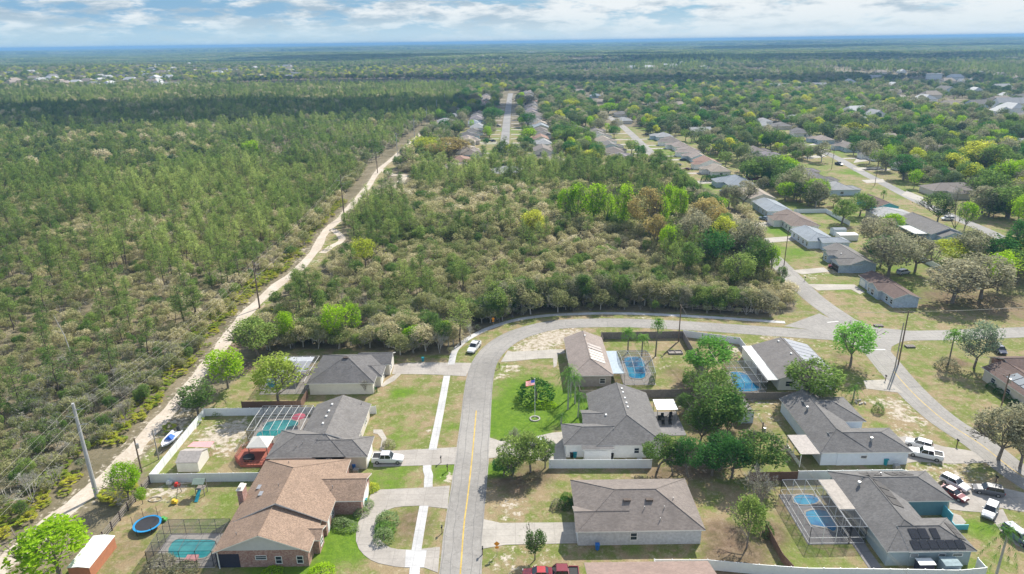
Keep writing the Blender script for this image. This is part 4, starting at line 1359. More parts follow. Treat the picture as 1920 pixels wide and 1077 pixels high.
c0, c1, c2 = G((389, 775)), G((289, 906)), G((485, 903))
fence('vinyl_fence', None, 1.75, VINYL, 'white vinyl fence wrapping the yard with the tin shed', [(-28.4, 124.0), (c0.x, 124.0), (c0.x, c2.y + .1), (-44.3, c2.y + .1)])
fence('wood_fence', None, 1.8, WOODB, 'brown board fence behind the white vinyl one', [(-57.0, 126.6), (-44.6, 126.6), (-44.6, 131.6)])
rail_fence([(c0.x, c2.y - .3), (c0.x, 86.5), (c0.x + .3, 82)], 1.6, 'weathered rail fence between the trail verge and the trampoline yard')
fence('wood_fence', None, 1.9, WOODG, 'grey board fence around the yard with three tall palms', [(22.6, 156.0), (22.6, 159.8), (43.4, 159.8), (43.4, 129.2), (14.2, 129.2), (14.2, 131.5)], False, 2.4, .05, .12, 'yard fences', .02)
fence('vinyl_fence', None, 1.8, VINYL, 'white vinyl fence along the road behind the broad round tree', [(43.8, 160.6), (56.6, 155.6), (56.6, 149.4)])
fence('wood_fence', None, 1.7, WOODG, 'grey fence between the bright blue pool and the slate roofed house', [(48.0, 127.6), (60.5, 127.6)])
fence('vinyl_fence', None, 1.8, VINYL, 'white vinyl fence in front of the white garage side and its bins', [(6.2, 104.0), (24.4, 103.6)])
fence('vinyl_fence', None, 1.8, VINYL, 'white vinyl fence between the two slate roofed houses', [(48.9, 99.6), (66.6, 99.6), (68.0, 99.0)])
fence('wood_fence', None, 1.8, WOODB, 'dark board fence ending at the white vinyl line', [(40.5, 99.4), (48.7, 99.4)])
fence('vinyl_fence', None, 1.75, VINYL, 'long white vinyl fence crossing the bottom of the picture', [(19.9, 77.4), (19.9, 78.9), (27.5, 78.7), (34.5, 77.6), (41, 76.8), (52.5, 76.4), (62, 76.0), (66.0, 76.4), (66.0, 78.3)])
fence('wood_fence', None, 1.5, WOODB, 'low dark plank fence sloping down the bare yard', [(38.8, 86.8), (38.8, 80), (39.4, 77.6)])
fence('vinyl_fence', None, 1.8, VINYL, 'white fence behind the brown hip roofed house', [(123, 290), (137, 290), (137, 268)])
fence('vinyl_fence', None, 1.8, VINYL, 'white fence ending by the parked van under the oak', [(139, 232), (139, 210), (137, 201)])
fence('wood_fence', None, 1.8, WOODG, 'brown grey fence below the far green lawn', [(160, 232), (185, 227)])
fence('vinyl_fence', None, 1.8, VINYL, 'white fence in front of the near cream gabled row', [(32, 411), (58, 411)])
fence('wood_fence', None, 1.8, WOODR, 'reddish board fence in the far yards', [(128, 366), (150, 364)])


# ------------------------------------------------------------------ vehicles
def car(kind, px, front_px, label, col, cname, L=None, cat=None, detail=True, world=None):
    g = G(px) if world is None else Vector((*world, 0))
    f_ = G(front_px) if world is None else Vector((*front_px, 0))
    d = f_ - g; rz = math.atan2(d.y, d.x)
    spec = {  # length, width, bonnet height, roof height, x of: windscreen foot, roof front, roof rear, rear glass foot
        'pickup': (5.7, 1.95, 1.10, 1.85, .95, .35, -1.15, -1.35),
        'suv': (4.8, 1.90, 1.08, 1.75, .95, .25, -2.0, -2.3),
        'sedan': (4.7, 1.80, .95, 1.42, .85, .10, -1.2, -1.95),
        'van': (5.1, 1.95, 1.12, 1.80, 1.45, .75, -2.2, -2.48)}[kind]
    L, Wd, hb, hr, xw, xr, xb, xg = spec
    cat = cat or {'pickup': 'pickup truck', 'suv': 'car', 'sedan': 'car', 'van': 'van'}[kind]
    r = thing({'pickup': 'parked_pickup', 'suv': 'parked_car', 'sedan': 'parked_car', 'van': 'parked_van'}[kind], (g.x, g.y, .05), label, cat, 'parked vehicles')
    M_ = paint('paint_' + cname, col)
    w = Wd / 2
    b = MB()
    # lower body lofted along x, narrowing at nose and tail
    st = [(L / 2, .80, .42, .62), (L / 2 - .12, .90, .35, .80), (L / 2 - .7, 1, .30, hb - .12), (xw + .1, 1, .28, hb), (0, 1, .28, hb + .02)]
    if kind == 'pickup':
        st += [(xg, 1, .30, hb + .02), (xg - .01, 1, .30, hb), (-L / 2 + .08, 1, .34, hb), (-L / 2, .94, .42, hb - .08)]
    else:
        st += [(xg + .3, 1, .30, hb + .02), (-L / 2 + .15, .96, .34, hb - .02), (-L / 2, .88, .42, hb - .25)]
    rings = []
    for x, k, z0, z1 in st:
        ww = w * k
        rings.append([(x, -ww * .95, z0), (x, -ww, z0 + .25), (x, -ww, z1 - .16), (x, -ww * .93, z1), (x, ww * .93, z1), (x, ww, z1 - .16), (x, ww, z0 + .25), (x, ww * .95, z0)])
    for a, c in zip(rings[:-1], rings[1:]):
        for i in range(8):
            j = (i + 1) % 8
            b.poly([a[i], a[j], c[j], c[i]])
    b.poly(rings[0]); b.poly(list(reversed(rings[-1])))
    # roof and pillars
    wi, wt = w * .90, w * .76
    zb = hb
    roof = [(xr, -wt, hr), (xr, wt, hr), (xb, wt, hr), (xb, -wt, hr)]
    b.poly(roof)
    b.poly([(p[0] + (.08 if p[0] == xr else -.06), p[1] * 1.03, hr - .07) for p in roof])
    foot = [(xw, -wi, zb), (xw, wi, zb), (xg, wi, zb), (xg, -wi, zb)]
    for i in range(4):
        b.tube([foot[i], roof[i]], .055, 4)
    mid = (xr + xb) / 2
    for s_ in (-1, 1):
        b.tube([(mid, s_ * wi, zb), (mid, s_ * wt, hr)], .05, 4)
        b.tube([(roof[0][0], s_ * wt, hr - .02), (roof[2][0], s_ * wt, hr - .02)], .05, 4)
    if kind == 'pickup':   # bed walls stand above a sunk floor
        for s_ in (-1, 1): b.box(((xg - L / 2) / 2 - .0, s_ * (w - .08), hb + .09), (L / 2 + xg - .15, .14, .2))
        b.box((-L / 2 + .08, 0, hb + .09), (.12, Wd - .2, .2))
    body = b.build('body', M_, r, (0, 0, 0))
    body.location = (0, 0, 0)
    gl = MB()
    e = .012
    gl.poly([foot[0], foot[1], (xr, wt, hr - .02), (xr, -wt, hr - .02)])
    gl.poly([foot[2], foot[3], (xb, -wt, hr - .02), (xb, wt, hr - .02)])
    for s_ in (-1, 1):
        gl.poly([(xw, s_ * wi, zb), (xr, s_ * wt, hr - .03), (xb, s_ * wt, hr - .03), (xg, s_ * wi, zb)])
    go = gl.build('glass', CARGL, r, (0, 0, 0)); go.location = (0, 0, 0)
    if kind == 'pickup':
        q = MB(); q.box(((xg - L / 2) / 2, 0, hb + .03), (L / 2 + xg - .2, Wd - .35, .04)); qo = q.build('bed_liner', BLACK, r, (0, 0, 0)); qo.location = (0, 0, 0)
    if detail:
        for sx_ in (L / 2 - .95, -L / 2 + 1.0):
            for s_ in (-1, 1):
                t = MB(); t.tube([(sx_, s_ * (w - .20), .36), (sx_, s_ * (w + .02), .36)], .37, 14)
                to = t.build('wheel', BLACK, r, (0, 0, 0)); to.location = (0, 0, 0)
                t = MB(); t.tube([(sx_, s_ * (w - .10), .36), (sx_, s_ * (w + .035), .36)], .22, 10)
                ro = t.build('rim', GALV, to, (0, 0, 0)); ro.location = (0, 0, 0)
        for s_ in (-1, 1):
            t = MB(); t.box((L / 2 - .10, s_ * w * .70, .72), (.16, .34, .16)); q = t.build('headlight', LAMPG, r, (0, 0, 0)); q.location = (0, 0, 0)
            t = MB(); t.box((-L / 2 + .02, s_ * w * .80, .85), (.10, .22, .26)); q = t.build('tail_light', TAILG, r, (0, 0, 0)); q.location = (0, 0, 0)
            t = MB(); t.box((xw - .25, s_ * (w + .08), hb + .08), (.14, .2, .16)); q = t.build('mirror', M_, r, (0, 0, 0)); q.location = (0, 0, 0)
    else:
        t = MB()
        for sx_ in (L / 2 - .95, -L / 2 + 1.0):
            t.tube([(sx_, -w - .01, .36), (sx_, w + .01, .36)], .36, 10)
        q = t.build('wheels', BLACK, r, (0, 0, 0)); q.location = (0, 0, 0)
        q.name = 'wheel'
    r.rotation_euler.z = rz
    if kind != 'pickup': r.scale = (.93, .93, .93)
    return r


WH, SV, BK, MR, BL, GY, DB = (.75, .75, .75), (.42, .43, .45), (.025, .025, .03), (.20, .02, .03), (.02, .06, .30), (.12, .12, .13), (.02, .03, .07)
car('pickup', (728, 866), (745, 866), 'white pickup with grey bed cover in the tan house drive', WH, 'white')
car('pickup', (889, 656), (884, 662), 'white pickup parked on the verge outside the bend', WH, 'white')
car('sedan', (1004, 834), (990, 834), 'white car half hidden by shrubs in the pale drive', WH, 'white')
car('pickup', (1733, 857), (1715, 853), 'white crew cab pickup with open bed by the white house corner', WH, 'white')
car('suv', (1722, 838), (1708, 834), 'white van like wagon behind the white crew cab pickup', WH, 'white')
car('suv', (1789, 912), (1803, 919), 'white wagon with dark side glass next to the maroon car', WH, 'white')
car('sedan', (1787, 931), (1800, 938), 'maroon car tight against the teal garage', MR, 'maroon')
car('suv', (1851, 925), (1830, 921), 'black wagon with pale bonnet across the crowded driveway', GY, 'graphite')
car('suv', (1855, 964), (1848, 978), 'silver wagon parked nose down beside the curving side drive', SV, 'silver')
car('van', (1908, 1012), (1920, 1021), 'blue and silver minivan cut by the picture edge', (.10, .14, .25), 'steelblue')
car('van', (1872, 660), (1883, 669), 'dark blue van beside the brown roofed corner house', DB, 'darkblue')
car('suv', (1566, 503), (1555, 502), 'maroon wagon before the black garage door', MR, 'maroon')
car('pickup', (1447, 418), (1438, 415), 'blue pickup with white roof under the road trees', BL, 'blue')
car('sedan', (1432, 412), (1422, 410), 'pale blue car beside the blue pickup', (.2, .28, .36), 'paleblue')
car('van', (1693, 514), (1704, 512), 'pale van with dark roof rack under the big oak', SV, 'silver')
car('suv', (1357, 360), (1346, 361), 'teal car on the lawn of the blue roofed house', (.03, .14, .15), 'teal', detail=False)
car('sedan', (1287, 319), (1275, 318), 'maroon car by the lane among the centre trees', MR, 'maroon', detail=False)
car('sedan', (1281, 301), (1268, 300), 'black car under the trees near the terracotta roof', BK, 'black', detail=False)
car('sedan', (1271, 311), (1262, 310), 'dark green car behind the maroon one', (.02, .07, .04), 'green', detail=False)
car('sedan', (1487, 281), (1496, 279), 'bright blue car on the far lawn edge', BL, 'blue', detail=False)
car('sedan', (1512, 282), (1521, 285), 'grey car first in the far kerb line', GY, 'graphite', detail=False)
car('sedan', (1523, 287), (1531, 290), 'silver car second in the far kerb line', SV, 'silver', detail=False)
car('suv', (1537, 292), (1545, 295), 'brown wagon third in the far kerb line', (.12, .06, .04), 'brown', detail=False)
car('pickup', (1573, 310), (1582, 312), 'dark pickup with green load on the second street', DB, 'darkblue', detail=False)
car('van', (1776, 413), (1764, 413), 'white motorhome like van on the drive behind the leaning tree', WH, 'white')
car('suv', (1560, 258), (1560, 253), 'pale van before the far grey house', SV, 'silver', detail=False)
car('suv', (915, 265), (925, 264), 'black car in front of the third house on the trail side', BK, 'black', detail=False)
car('suv', (925, 266), (935, 265), 'navy car beside the straight street verge', DB, 'darkblue', detail=False)
car('sedan', (964, 284), (972, 283), 'dark car at the near end of the straight street', BK, 'black', detail=False)
car('van', (981, 284), (990, 283), 'silver van in front of the two storey gable', SV, 'silver', detail=False)
car('suv', (945 - 10, 238), (940, 238), 'grey car in a verge bay halfway up the straight street', GY, 'graphite', detail=False)
car('suv', (1000, 205), (992, 205), 'dark car under the big oak of the straight street', BK, 'black', detail=False)
car('sedan', (1213, 253), (1222, 255), 'dark car in the drive below the blue tarp roof', BK, 'black', detail=False)
car('sedan', (1240, 268), (1250, 267), 'black car by the tan hip roof on the diagonal street', BK, 'black', detail=False)
car('sedan', (1008, 1082), (990, 1082), 'red car nose at the bottom edge', (.45, .06, .07), 'red')
car('pickup', (1048, 1084), (1030, 1084), 'dark red pickup bed at the bottom edge', MR, 'maroon')

# ------------------------------------------------------------------ utility poles and lines
POLES = {}


def pole(key, b, top, label, mat, r0, r1, arms=(), name='utility_pole', H=None, trans=False, extra=None):
    g = G(b) if len(b) == 2 else Vector(b)
    if H is None:
        best = min(range(40, 500), key=lambda h: abs(prj(g.x, g.y, h / 20)[1] - top[1])); H = best / 20
    r = thing(name, (g.x, g.y, 0), label, 'utility pole', 'utility poles')
    m = MB(); m.tube([(g.x, g.y, -.3), (g.x, g.y, H)], [r0, r1], 8); m.build('pole_shaft', mat, r)
    pts = []
    for z, l, dx, dy in arms:
        a = MB(); q = Vector((g.x, g.y, H - z))
        e1 = q + Vector((dx, dy, 0)) * l; e0 = q - Vector((dx, dy, 0)) * (l if not trans else 0)
        a.tube([e0, e1 + Vector((0, 0, .25 if trans else 0))], .07, 4)
        a.build('crossarm', mat if not trans else GALV, r)
        ends = [e1] if trans else [e0, e0 * .5 + e1 * .5, e1]
        for e in ends:
            i = MB(); i.tube([e + Vector((0, 0, .02)), e + Vector((0, 0, .32))], .06, 6); i.build('insulator', plain('insulator_brown', (.10, .09, .09), .4), r)
            pts.append(e + Vector((0, 0, .3)))
    pts.append(Vector((g.x, g.y, H)))
    if extra == 'can':
        i = MB(); i.tube([(g.x + .35, g.y - .1, H - 2.0), (g.x + .35, g.y - .1, H - 1.1)], .24, 10); i.build('transformer', GALV, r)
    POLES[key] = (g, H, pts)
    return r


def prj(x, y, z):
    z -= HC
    zc = y * cp - z * sp; yc = -(y * sp + z * cp)
    u2 = x / zc; v2 = yc / zc
    return (CX + (u2 * cr + v2 * sr) * FP, CY + (-u2 * sr + v2 * cr) * FP)


TA = [(1.2, 1.6, 1, 0), (2.6, 1.6, -1, 0), (4.0, 1.6, 1, 0)]
pole('t1', (182, 932), (140, 757), 'tall pale concrete power pole beside the trail near the boat', CONC, .36, .22, TA, 'power_pole', trans=True)
pole('t2', (487, 578), (478, 489), 'dark power pole where the trail leaves the cream house', WOODP, .26, .16, TA, 'power_pole', trans=True)
pole('t3', (646, 412), (641, 328), 'tall power pole beside the sandy loop of the trail', WOODP, .28, .18, TA, 'power_pole', trans=True)
pole('t4', (708, 325), (706, 283), 'power pole at the trail spur', WOODP, .26, .17, TA, 'power_pole', trans=True)
for k, yy in enumerate((470, 560, 650, 745, 840)):
    pole('t%d' % (5 + k), (-77, yy, 0), None, 'distant power pole along the trail, %s past the spur' % ORD[k], CONC, .26, .17, TA, 'power_pole', 15, True)
POLES['t0'] = (Vector((-69, 5, 0)), 18, [p + Vector((2, -92, 0)) for p in POLES['t1'][2]])


def wires(keys, n, label, r=.022, sag=1.6):
    for w in range(n):
        m = MB()
        for a, b in zip(keys[:-1], keys[1:]):
            p, q = POLES[a][2][w], POLES[b][2][w]
            pts = []
            for i in range(13):
                t = i / 12
                pt = p.lerp(q, t); pt.z -= 4 * sag * t * (1 - t)
                pts.append(pt)
            m.tube(pts, r, 3, cap=False)
        o = m.build('power_line', plain('wire_alu', (.30, .29, .25), .5, .05, 1, .4, .3), None, POLES[keys[0]][0])
        tag(o, '%s, %s strand' % (label, ORD[w]), 'power line', 'overhead wires')


wires(['t0', 't1', 't2', 't3', 't4', 't5', 't6'], 4, 'long wire following the trail from pole to pole', .012, 1.8)
AX = [(.5, 1.1, 1, 0)]
AY = [(.5, 1.1, 0, 1)]
pole('w1', (266, 886), (253, 822), 'mossy leaning wooden pole right beside the trail, with lamp', WOODP, .16, .12, [], 'wooden_pole', extra='can')
pole('w2', (298, 862), (288, 806), 'bare wooden pole between the boat trailer and rail fence', plain('pole_pale', (.36, .32, .27), .8), .13, .10, [], 'wooden_pole')
pole('d1', (1272, 641), (1278, 572), 'wooden pole behind the grey board fence corner', WOODP, .16, .12, AY, extra=None)
pole('d2', (1684, 684), (1695, 583), 'taller dark pole of the pair at the crossing', WOODP, .18, .13, AX, extra=None)
pole('d2b', (1678, 690), (1684, 606), 'shorter pale pole of the pair at the crossing', plain('pole_pale', (.36, .32, .27), .8), .15, .12, [])
pole('d3', (1875, 771), (1893, 701), 'wooden pole with lamp before the tan corner house', WOODP, .15, .11, AX, extra='can')
pole('d4', (1470, 498), (1488, 431), 'leaning roadside pole by the first lawn of the pale blue row', WOODP, .16, .12, AX)
pole('d5', (1423, 858), (1419, 792), 'pole with transformer rising from the dark hedge', WOODP, .15, .12, AY, extra='can')
pole('d6', (1400, 470), (1408, 410), 'pole among the roadside trees', WOODP, .15, .12, AX)
pole('d7', (1640, 348), (1648, 300), 'pole on the second street before the oak', WOODP, .15, .12, AX)
pole('d8', (1559, 318), (1567, 276), 'pole beside the parked dark pickup', WOODP, .15, .12, AX)
pole('d9', (1497, 288), (1503, 262), 'pole behind the bright blue car', WOODP, .15, .12, AX)
pole('d10', (1454, 266), (1458, 234), 'pole at the far corner of the second street', WOODP, .15, .12, AX)
POLES['x1'] = (Vector((47, 40, 0)), 9, [p + Vector((8.5, -50, 0)) for p in POLES['d5'][2]])
POLES['x2'] = (Vector((47, 40, 0)), 9, [p + Vector((0, -55, 0)) for p in POLES['d3'][2]])
POLES['x3'] = (Vector((47, 40, 0)), 9, [p + Vector((60, 8, 0)) for p in POLES['d2'][2]])
wires(['x1', 'd5', 'd1'], 3, 'wire crossing the yards from the hedge pole', .015, .8)
wires(['d2', 'd3', 'x2'], 3, 'wire running from the crossing past the corner house', .015, .9)
wires(['d4', 'd2'], 3, 'wire from the lawn pole to the crossing', .015, .8)
wires(['d1', 'd2', 'x3'], 3, 'wire beside the road from fence corner to crossing', .014, .9)
wires(['d10', 'd9', 'd8', 'd7'], 3, 'wire along the second street', .014, .8)
g = G((140, 682)); s_ = MB(); s_.tube([(g.x, g.y, 0), (g.x - 1.6, g.y + 1.2, 7), (g.x - 3.6, g.y + 2, 12)], [.16, .11, .04], 6)
s_.tube([(g.x - 1.7, g.y + 1.2, 7.4), (g.x - 4.0, g.y + .6, 8.6)], [.06, .02], 5)
tag(s_.build('dead_tree', BARKG, None, (g.x, g.y, 0)), 'leaning bare grey dead trunk standing in the scrub', 'dead tree')


# ------------------------------------------------------------------ yard things
def simple(name, mb, mat, label, cat, loc, group=None):
    o = mb.build(name, mat, None, loc)
    return tag(o, label, cat, group)


# trampoline
g = G((278, 990)); tr = thing('trampoline', (g.x, g.y, 0), 'blue rimmed round trampoline with slack safety net', 'trampoline')
ring = [(g.x + 2.1 * math.cos(t * math.pi / 14), g.y + 2.1 * math.sin(t * math.pi / 14), .85) for t in range(29)]
m = MB()
for i in range(28):
    a, b = Vector(ring[i]), Vector(ring[i + 1]); c = Vector((g.x, g.y, .85))
    ai, bi = c + (a - c) * .84, c + (b - c) * .84
    m.poly([a, b, bi, ai]); m.poly([q - Vector((0, 0, .08)) for q in (ai, bi, b, a)]); m.poly([a, b, b - Vector((0, 0, .08)), a - Vector((0, 0, .08))])
m.build('rim_pad', plain('pad_blue', (.02, .26, .55), .5), tr)
m = MB(); m.poly([(g.x + 1.78 * math.cos(t * math.pi / 14), g.y + 1.78 * math.sin(t * math.pi / 14), .84) for t in range(28)]); m.build('jumping_mat', FABRIC, tr)
for k in range(6):
    a = k * math.pi / 3 + .2
    x, y = g.x + 2.12 * math.cos(a), g.y + 2.12 * math.sin(a)
    m = MB(); m.tube([(x, y, 0), (x, y, 2.5 if k in (1, 2, 3) else 1.5)], .035, 5); m.build('leg', DARKM, tr)
m = MB()
for i in range(3, 16):
    a, b = Vector(ring[i]), Vector(ring[i + 1])
    h0 = 1.45 * (0.75 + .25 * math.cos((i - 3) * 1.35)); h1 = 1.45 * (0.75 + .25 * math.cos((i - 2) * 1.35))
    m.poly([a, b, b + Vector((0, 0, h1)), a + Vector((0, 0, h0))])
m.build('safety_net', SCREEN, tr)

# boat on trailer
g = G((322, 832)); d = G((346, 806)) - g; ang = math.atan2(d.y, d.x)     # stern towards the fence top
bt = thing('motor_boat', (g.x, g.y, 0), 'white open motor boat with blue cover parked on its trailer', 'boat')
m = MB(); secs = []
for x, w, zk, zt in ((-3.0, .06, 1.25, 1.55), (-2.3, .62, .95, 1.5), (-1.0, 1.02, .75, 1.42), (.8, 1.12, .70, 1.38), (2.6, 1.08, .70, 1.36), (2.7, 1.05, .72, 1.34)):
    secs.append([(x, -w, zt), (x, -w * .92, zt - .35), (x, 0, zk), (x, w * .92, zt - .35), (x, w, zt), (x, w * .8, zt - .02), (x, w * .72, zt - .30), (x, -w * .72, zt - .30), (x, -w * .8, zt - .02)])
for a, b in zip(secs[:-1], secs[1:]):
    for i in range(9):
        m.poly([a[i], a[(i + 1) % 9], b[(i + 1) % 9], b[i]])
m.poly(secs[-1])


def loc0(o): o.location = (0, 0, 0); return o


loc0(m.build('hull', paint('gelcoat', (.74, .75, .76)), bt, (0, 0, 0)))
m = MB(); m.poly([(-.9, -.75, 1.45), (.5, -.8, 1.42), (.35, 0, 2.0), (-.5, 0, 1.95)]); m.poly([(-.9, .75, 1.45), (.5, .8, 1.42), (.35, 0, 2.0), (-.5, 0, 1.95)]); m.poly([(-.9, -.75, 1.45), (-.5, 0, 1.95), (-.9, .75, 1.45)]); m.poly([(.5, -.8, 1.42), (.35, 0, 2.0), (.5, .8, 1.42)])
loc0(m.build('cover', plain('cover_blue', (.02, .12, .50), .7), bt, (0, 0, 0)))
m = MB(); m.box((2.95, 0, 1.55), (.45, .38, .75)); m.box((2.95, 0, 1.0), (.18, .16, .8)); loc0(m.build('outboard_motor', BLACK, bt, (0, 0, 0)))
bt.rotation_euler.z = ang
tl = thing('boat_trailer', (g.x, g.y, 0), 'dark boat trailer under the white boat beside the vinyl fence', 'trailer')
m = MB()
for s_ in (-1, 1): m.tube([(-3.3, s_ * .15, .5), (-1.8, s_ * .8, .55), (2.5, s_ * .8, .55)], .06, 4)
for x in (-1, .6, 2.2): m.box((x, 0, .6), (.1, 1.7, .1))
m.tube([(-3.3, 0, .5), (-4.4, 0, .5)], .06, 4); loc0(m.build('frame', DARKM, tl, (0, 0, 0)))
for s_ in (-1, 1):
    m = MB(); m.tube([(1.3, s_ * 1.0, .33), (1.3, s_ * 1.2, .33)], .33, 12); loc0(m.build('wheel', BLACK, tl, (0, 0, 0)))
tl.rotation_euler.z = ang


def shed(name, x0, y0, x1, y1, h, ax, label, rm, wm, pitch=.35, extra=None):
    g = Vector(((x0 + x1) / 2, (y0 + y1) / 2, 0))
    r = thing(name, g, label, 'shed', 'garden sheds')
    wb = MB(); wb.box((g.x, g.y, h / 2), (x1 - x0 - .2, y1 - y0 - .2, h))
    hw = (y1 - y0) / 2 if ax == 'x' else (x1 - x0) / 2
    rz = h + hw * pitch
    rb = MB()
    if ax == 'x': P = [(x0, y0, h), (x1, y0, h), (x1, g.y, rz), (x0, g.y, rz), (x0, y1, h), (x1, y1, h)]
    else: P = [(x0, y0, h), (x0, y1, h), (g.x, y1, rz), (g.x, y0, rz), (x1, y0, h), (x1, y1, h)]
    rb.poly([P[0], P[1], P[2], P[3]]); rb.poly([P[3], P[2], P[5], P[4]])
    dz = Vector((0, 0, -.08))
    for q in ([P[0], P[1], P[2], P[3]], [P[3], P[2], P[5], P[4]]): rb.poly([Vector(p) + dz for p in q])
    for q, s_ in (((P[0], P[3], P[4]), 1), ((P[1], P[2], P[5]), -1)):
        ins = Vector((.1 * s_, 0, 0)) if ax == 'x' else Vector((0, .1 * s_, 0))
        wb.poly([Vector(p) + ins - Vector((0, 0, .03)) for p in q])
    wb.build('wall', wm, r); rb.build('roof', rm, r)
    return r


s0, s1 = G((332, 886), 0), G((380, 886), 0)
shed('garden_shed', s0.x, s0.y, s1.x - .6, s0.y + 4.6, 2.0, 'x', 'beige tin shed with curved roof inside the white fence', CORRB, CREAM, .42)
g = Vector((-58.6, 110.2, 0)); m = MB(); m.poly([(g.x - 1.9, g.y - 1.2, 2.3), (g.x + 2.3, g.y - 1.2, 2.1), (g.x + 2.2, g.y + 1.1, 1.9), (g.x - 1.7, g.y + 1.0, 2.0)])
for dx, dy in ((-1.8, -1.1), (2.2, -1.1), (2.1, 1.0), (-1.6, .9)): m.tube([(g.x + dx, g.y + dy, 0), (g.x + dx, g.y + dy, 2.0)], .03, 4)
simple('canopy_tarp', m, PINKT, 'faded pink tarp shade behind the tin shed', 'tarp', (g.x, g.y, 0))
s0 = G((150, 1077)); s1 = G((226, 1016))
shed('garden_shed', -64.2, 78.4, -60.9, 85.2, 2.1, 'y', 'white roofed shed with terracotta side under the lime tree', CORRW, plain('terracotta', (.42, .17, .09), .8), .12)
shed('garden_shed', 44.6, 118.2, 47.6, 123.6, 2.2, 'y', 'small grey roofed shed behind the tall dark tree', RG, PALEB, .4)
shed('garden_shed', 60.2, 74.2 + 2.2, 62.6, 78.3, 2.1, 'x', 'sage storage shed against the solar panelled house', SIDEG, SAGE, .1)
shed('garden_shed', 56.9, 76.9, 59.2, 78.3, 1.9, 'x', 'white framed lean-to with black opening by the sage house', WHITE, plain('porch_dark', (.03, .03, .05), .8), .1)
shed('garden_shed', 123, 246, 130, 250, 2.2, 'x', 'white flat roofed carport behind the blue grey hip roof', CORRW, WHITE, .08)
shed('garden_shed', 124, 253.5, 129, 257, 2.3, 'x', 'dark blue grey shed between two back yards', RBL, PALEB, .25)
shed('garden_shed', 135, 336, 142, 343, 2.4, 'x', 'white topped carport below the terracotta roof', CORRW, TAN, .05)

# gazebo deck
g = G((478, 862)); gz = thing('deck_gazebo', (g.x, g.y, 0), 'red wooden deck gazebo with cream canvas top', 'gazebo')
gx0, gx1, gy0, gy1 = -51.2, -44.8, 105.6, 112.6
m = MB(); m.extrude([(gx0 + 1.6, gy0), (gx1, gy0), (gx1, gy1), (gx0 + 1.6, gy1), (gx0, gy1 - 1.8), (gx0, gy0 + 1.8)], 0, .5); m.build('deck', WOODR, gz)
m = MB(); rp = [(gx0 + 1.6, gy0), (gx1, gy0), None, (gx0 + 1.6, gy1), (gx0, gy1 - 1.8), (gx0, gy0 + 1.8), (gx0 + 1.6, gy0)]
for a, b in zip(rp[:-1], rp[1:]):
    if a is None or b is None: continue
    for z in (.75, 1.0, 1.35): m.tube([(a[0], a[1], z), (b[0], b[1], z)], .05, 4)
    for k in range(9):
        t = k / 8; m.tube([(a[0] + (b[0] - a[0]) * t, a[1] + (b[1] - a[1]) * t, .5), (a[0] + (b[0] - a[0]) * t, a[1] + (b[1] - a[1]) * t, 1.35)], .035, 4)
m.build('railing', WOODR, gz)
cx0, cx1, cy0, cy1 = -48.8, -45.5, 108.2, 111.4
for x in (cx0, cx1):
    for y in (cy0, cy1):
        m = MB(); m.box((x, y, 1.6), (.12, .12, 2.2)); m.build('post', WOODB, gz)
m = MB(); A_ = [(cx0 - .3, cy0 - .3, 2.65), (cx1 + .3, cy0 - .3, 2.65), (cx1 + .3, cy1 + .3, 2.65), (cx0 - .3, cy1 + .3, 2.65)]; ap = ((cx0 + cx1) / 2, (cy0 + cy1) / 2, 3.9)
for i in range(4): m.poly([A_[i], A_[(i + 1) % 4], ap])
for i in range(4): m.poly([A_[i], A_[(i + 1) % 4], tuple(Vector(A_[(i + 1) % 4]) - Vector((0, 0, .2))), tuple(Vector(A_[i]) - Vector((0, 0, .2)))])
m.build('canvas_top', CREAMT, gz)
m = MB(); c = Vector((gx0 + 2.6, gy0 + 1.6, .5)); m.tube([c, c + Vector((0, 0, .75))], [1.0, 1.0], 14); simple('hot_tub', m, BLACK, 'round black tub on the red deck', 'hot tub', (c.x, c.y, .5))

# swing set tower, toys, planters
g = G((379, 926)); ps = thing('play_tower', (g.x, g.y, 0), 'small play tower with green roof and slide by the vinyl fence', 'play tower')
m = MB()
for dx in (-.7, .7):
    for dy in (-.6, .6): m.box((g.x + dx, g.y + dy, 1.3), (.1, .1, 2.6))
m.build('frame', WOODG, ps)
m = MB(); m.poly([(g.x - 1, g.y - .9, 2.5), (g.x + 1, g.y - .9, 2.5), (g.x + 1, g.y, 3.1), (g.x - 1, g.y, 3.1)]); m.poly([(g.x - 1, g.y + .9, 2.5), (g.x + 1, g.y + .9, 2.5), (g.x + 1, g.y, 3.1), (g.x - 1, g.y, 3.1)]); m.build('roof', plain('canvas_sage', (.26, .32, .26), .8), ps)
m = MB(); m.box((g.x, g.y, 1.25), (1.4, 1.2, .08)); m.build('platform', WOODG, ps)
m = MB(); m.poly([(g.x - .3, g.y - .6, 1.25), (g.x + .3, g.y - .6, 1.25), (g.x + .3, g.y - 2.4, .1), (g.x - .3, g.y - 2.4, .1)]); m.build('slide', PLAST_T, ps)
m = MB(); m.tube([(g.x - .7, g.y, 2.3), (g.x - 3.6, g.y - .3, 2.2)], .06, 5)
for s_ in (-1, 1): m.tube([(g.x - 3.6, g.y - .3, 2.2), (g.x - 3.8, g.y - .3 + s_, 0)], .06, 5)
m.build('swing_beam', WOODG, ps)


def bin_(px, mat, label, z=0, s=1.0):
    g = G(px); r = thing('wheelie_bin', (g.x, g.y, 0), label, 'bin', 'household bins')
    m = MB(); m.tube([(g.x, g.y, .02), (g.x, g.y, 1.0 * s)], [.27 * s, .36 * s], 4); m.build('bin_body', mat, r)
    m = MB(); m.box((g.x, g.y, 1.03 * s), (.62 * s, .66 * s, .08)); m.build('lid', mat, r)


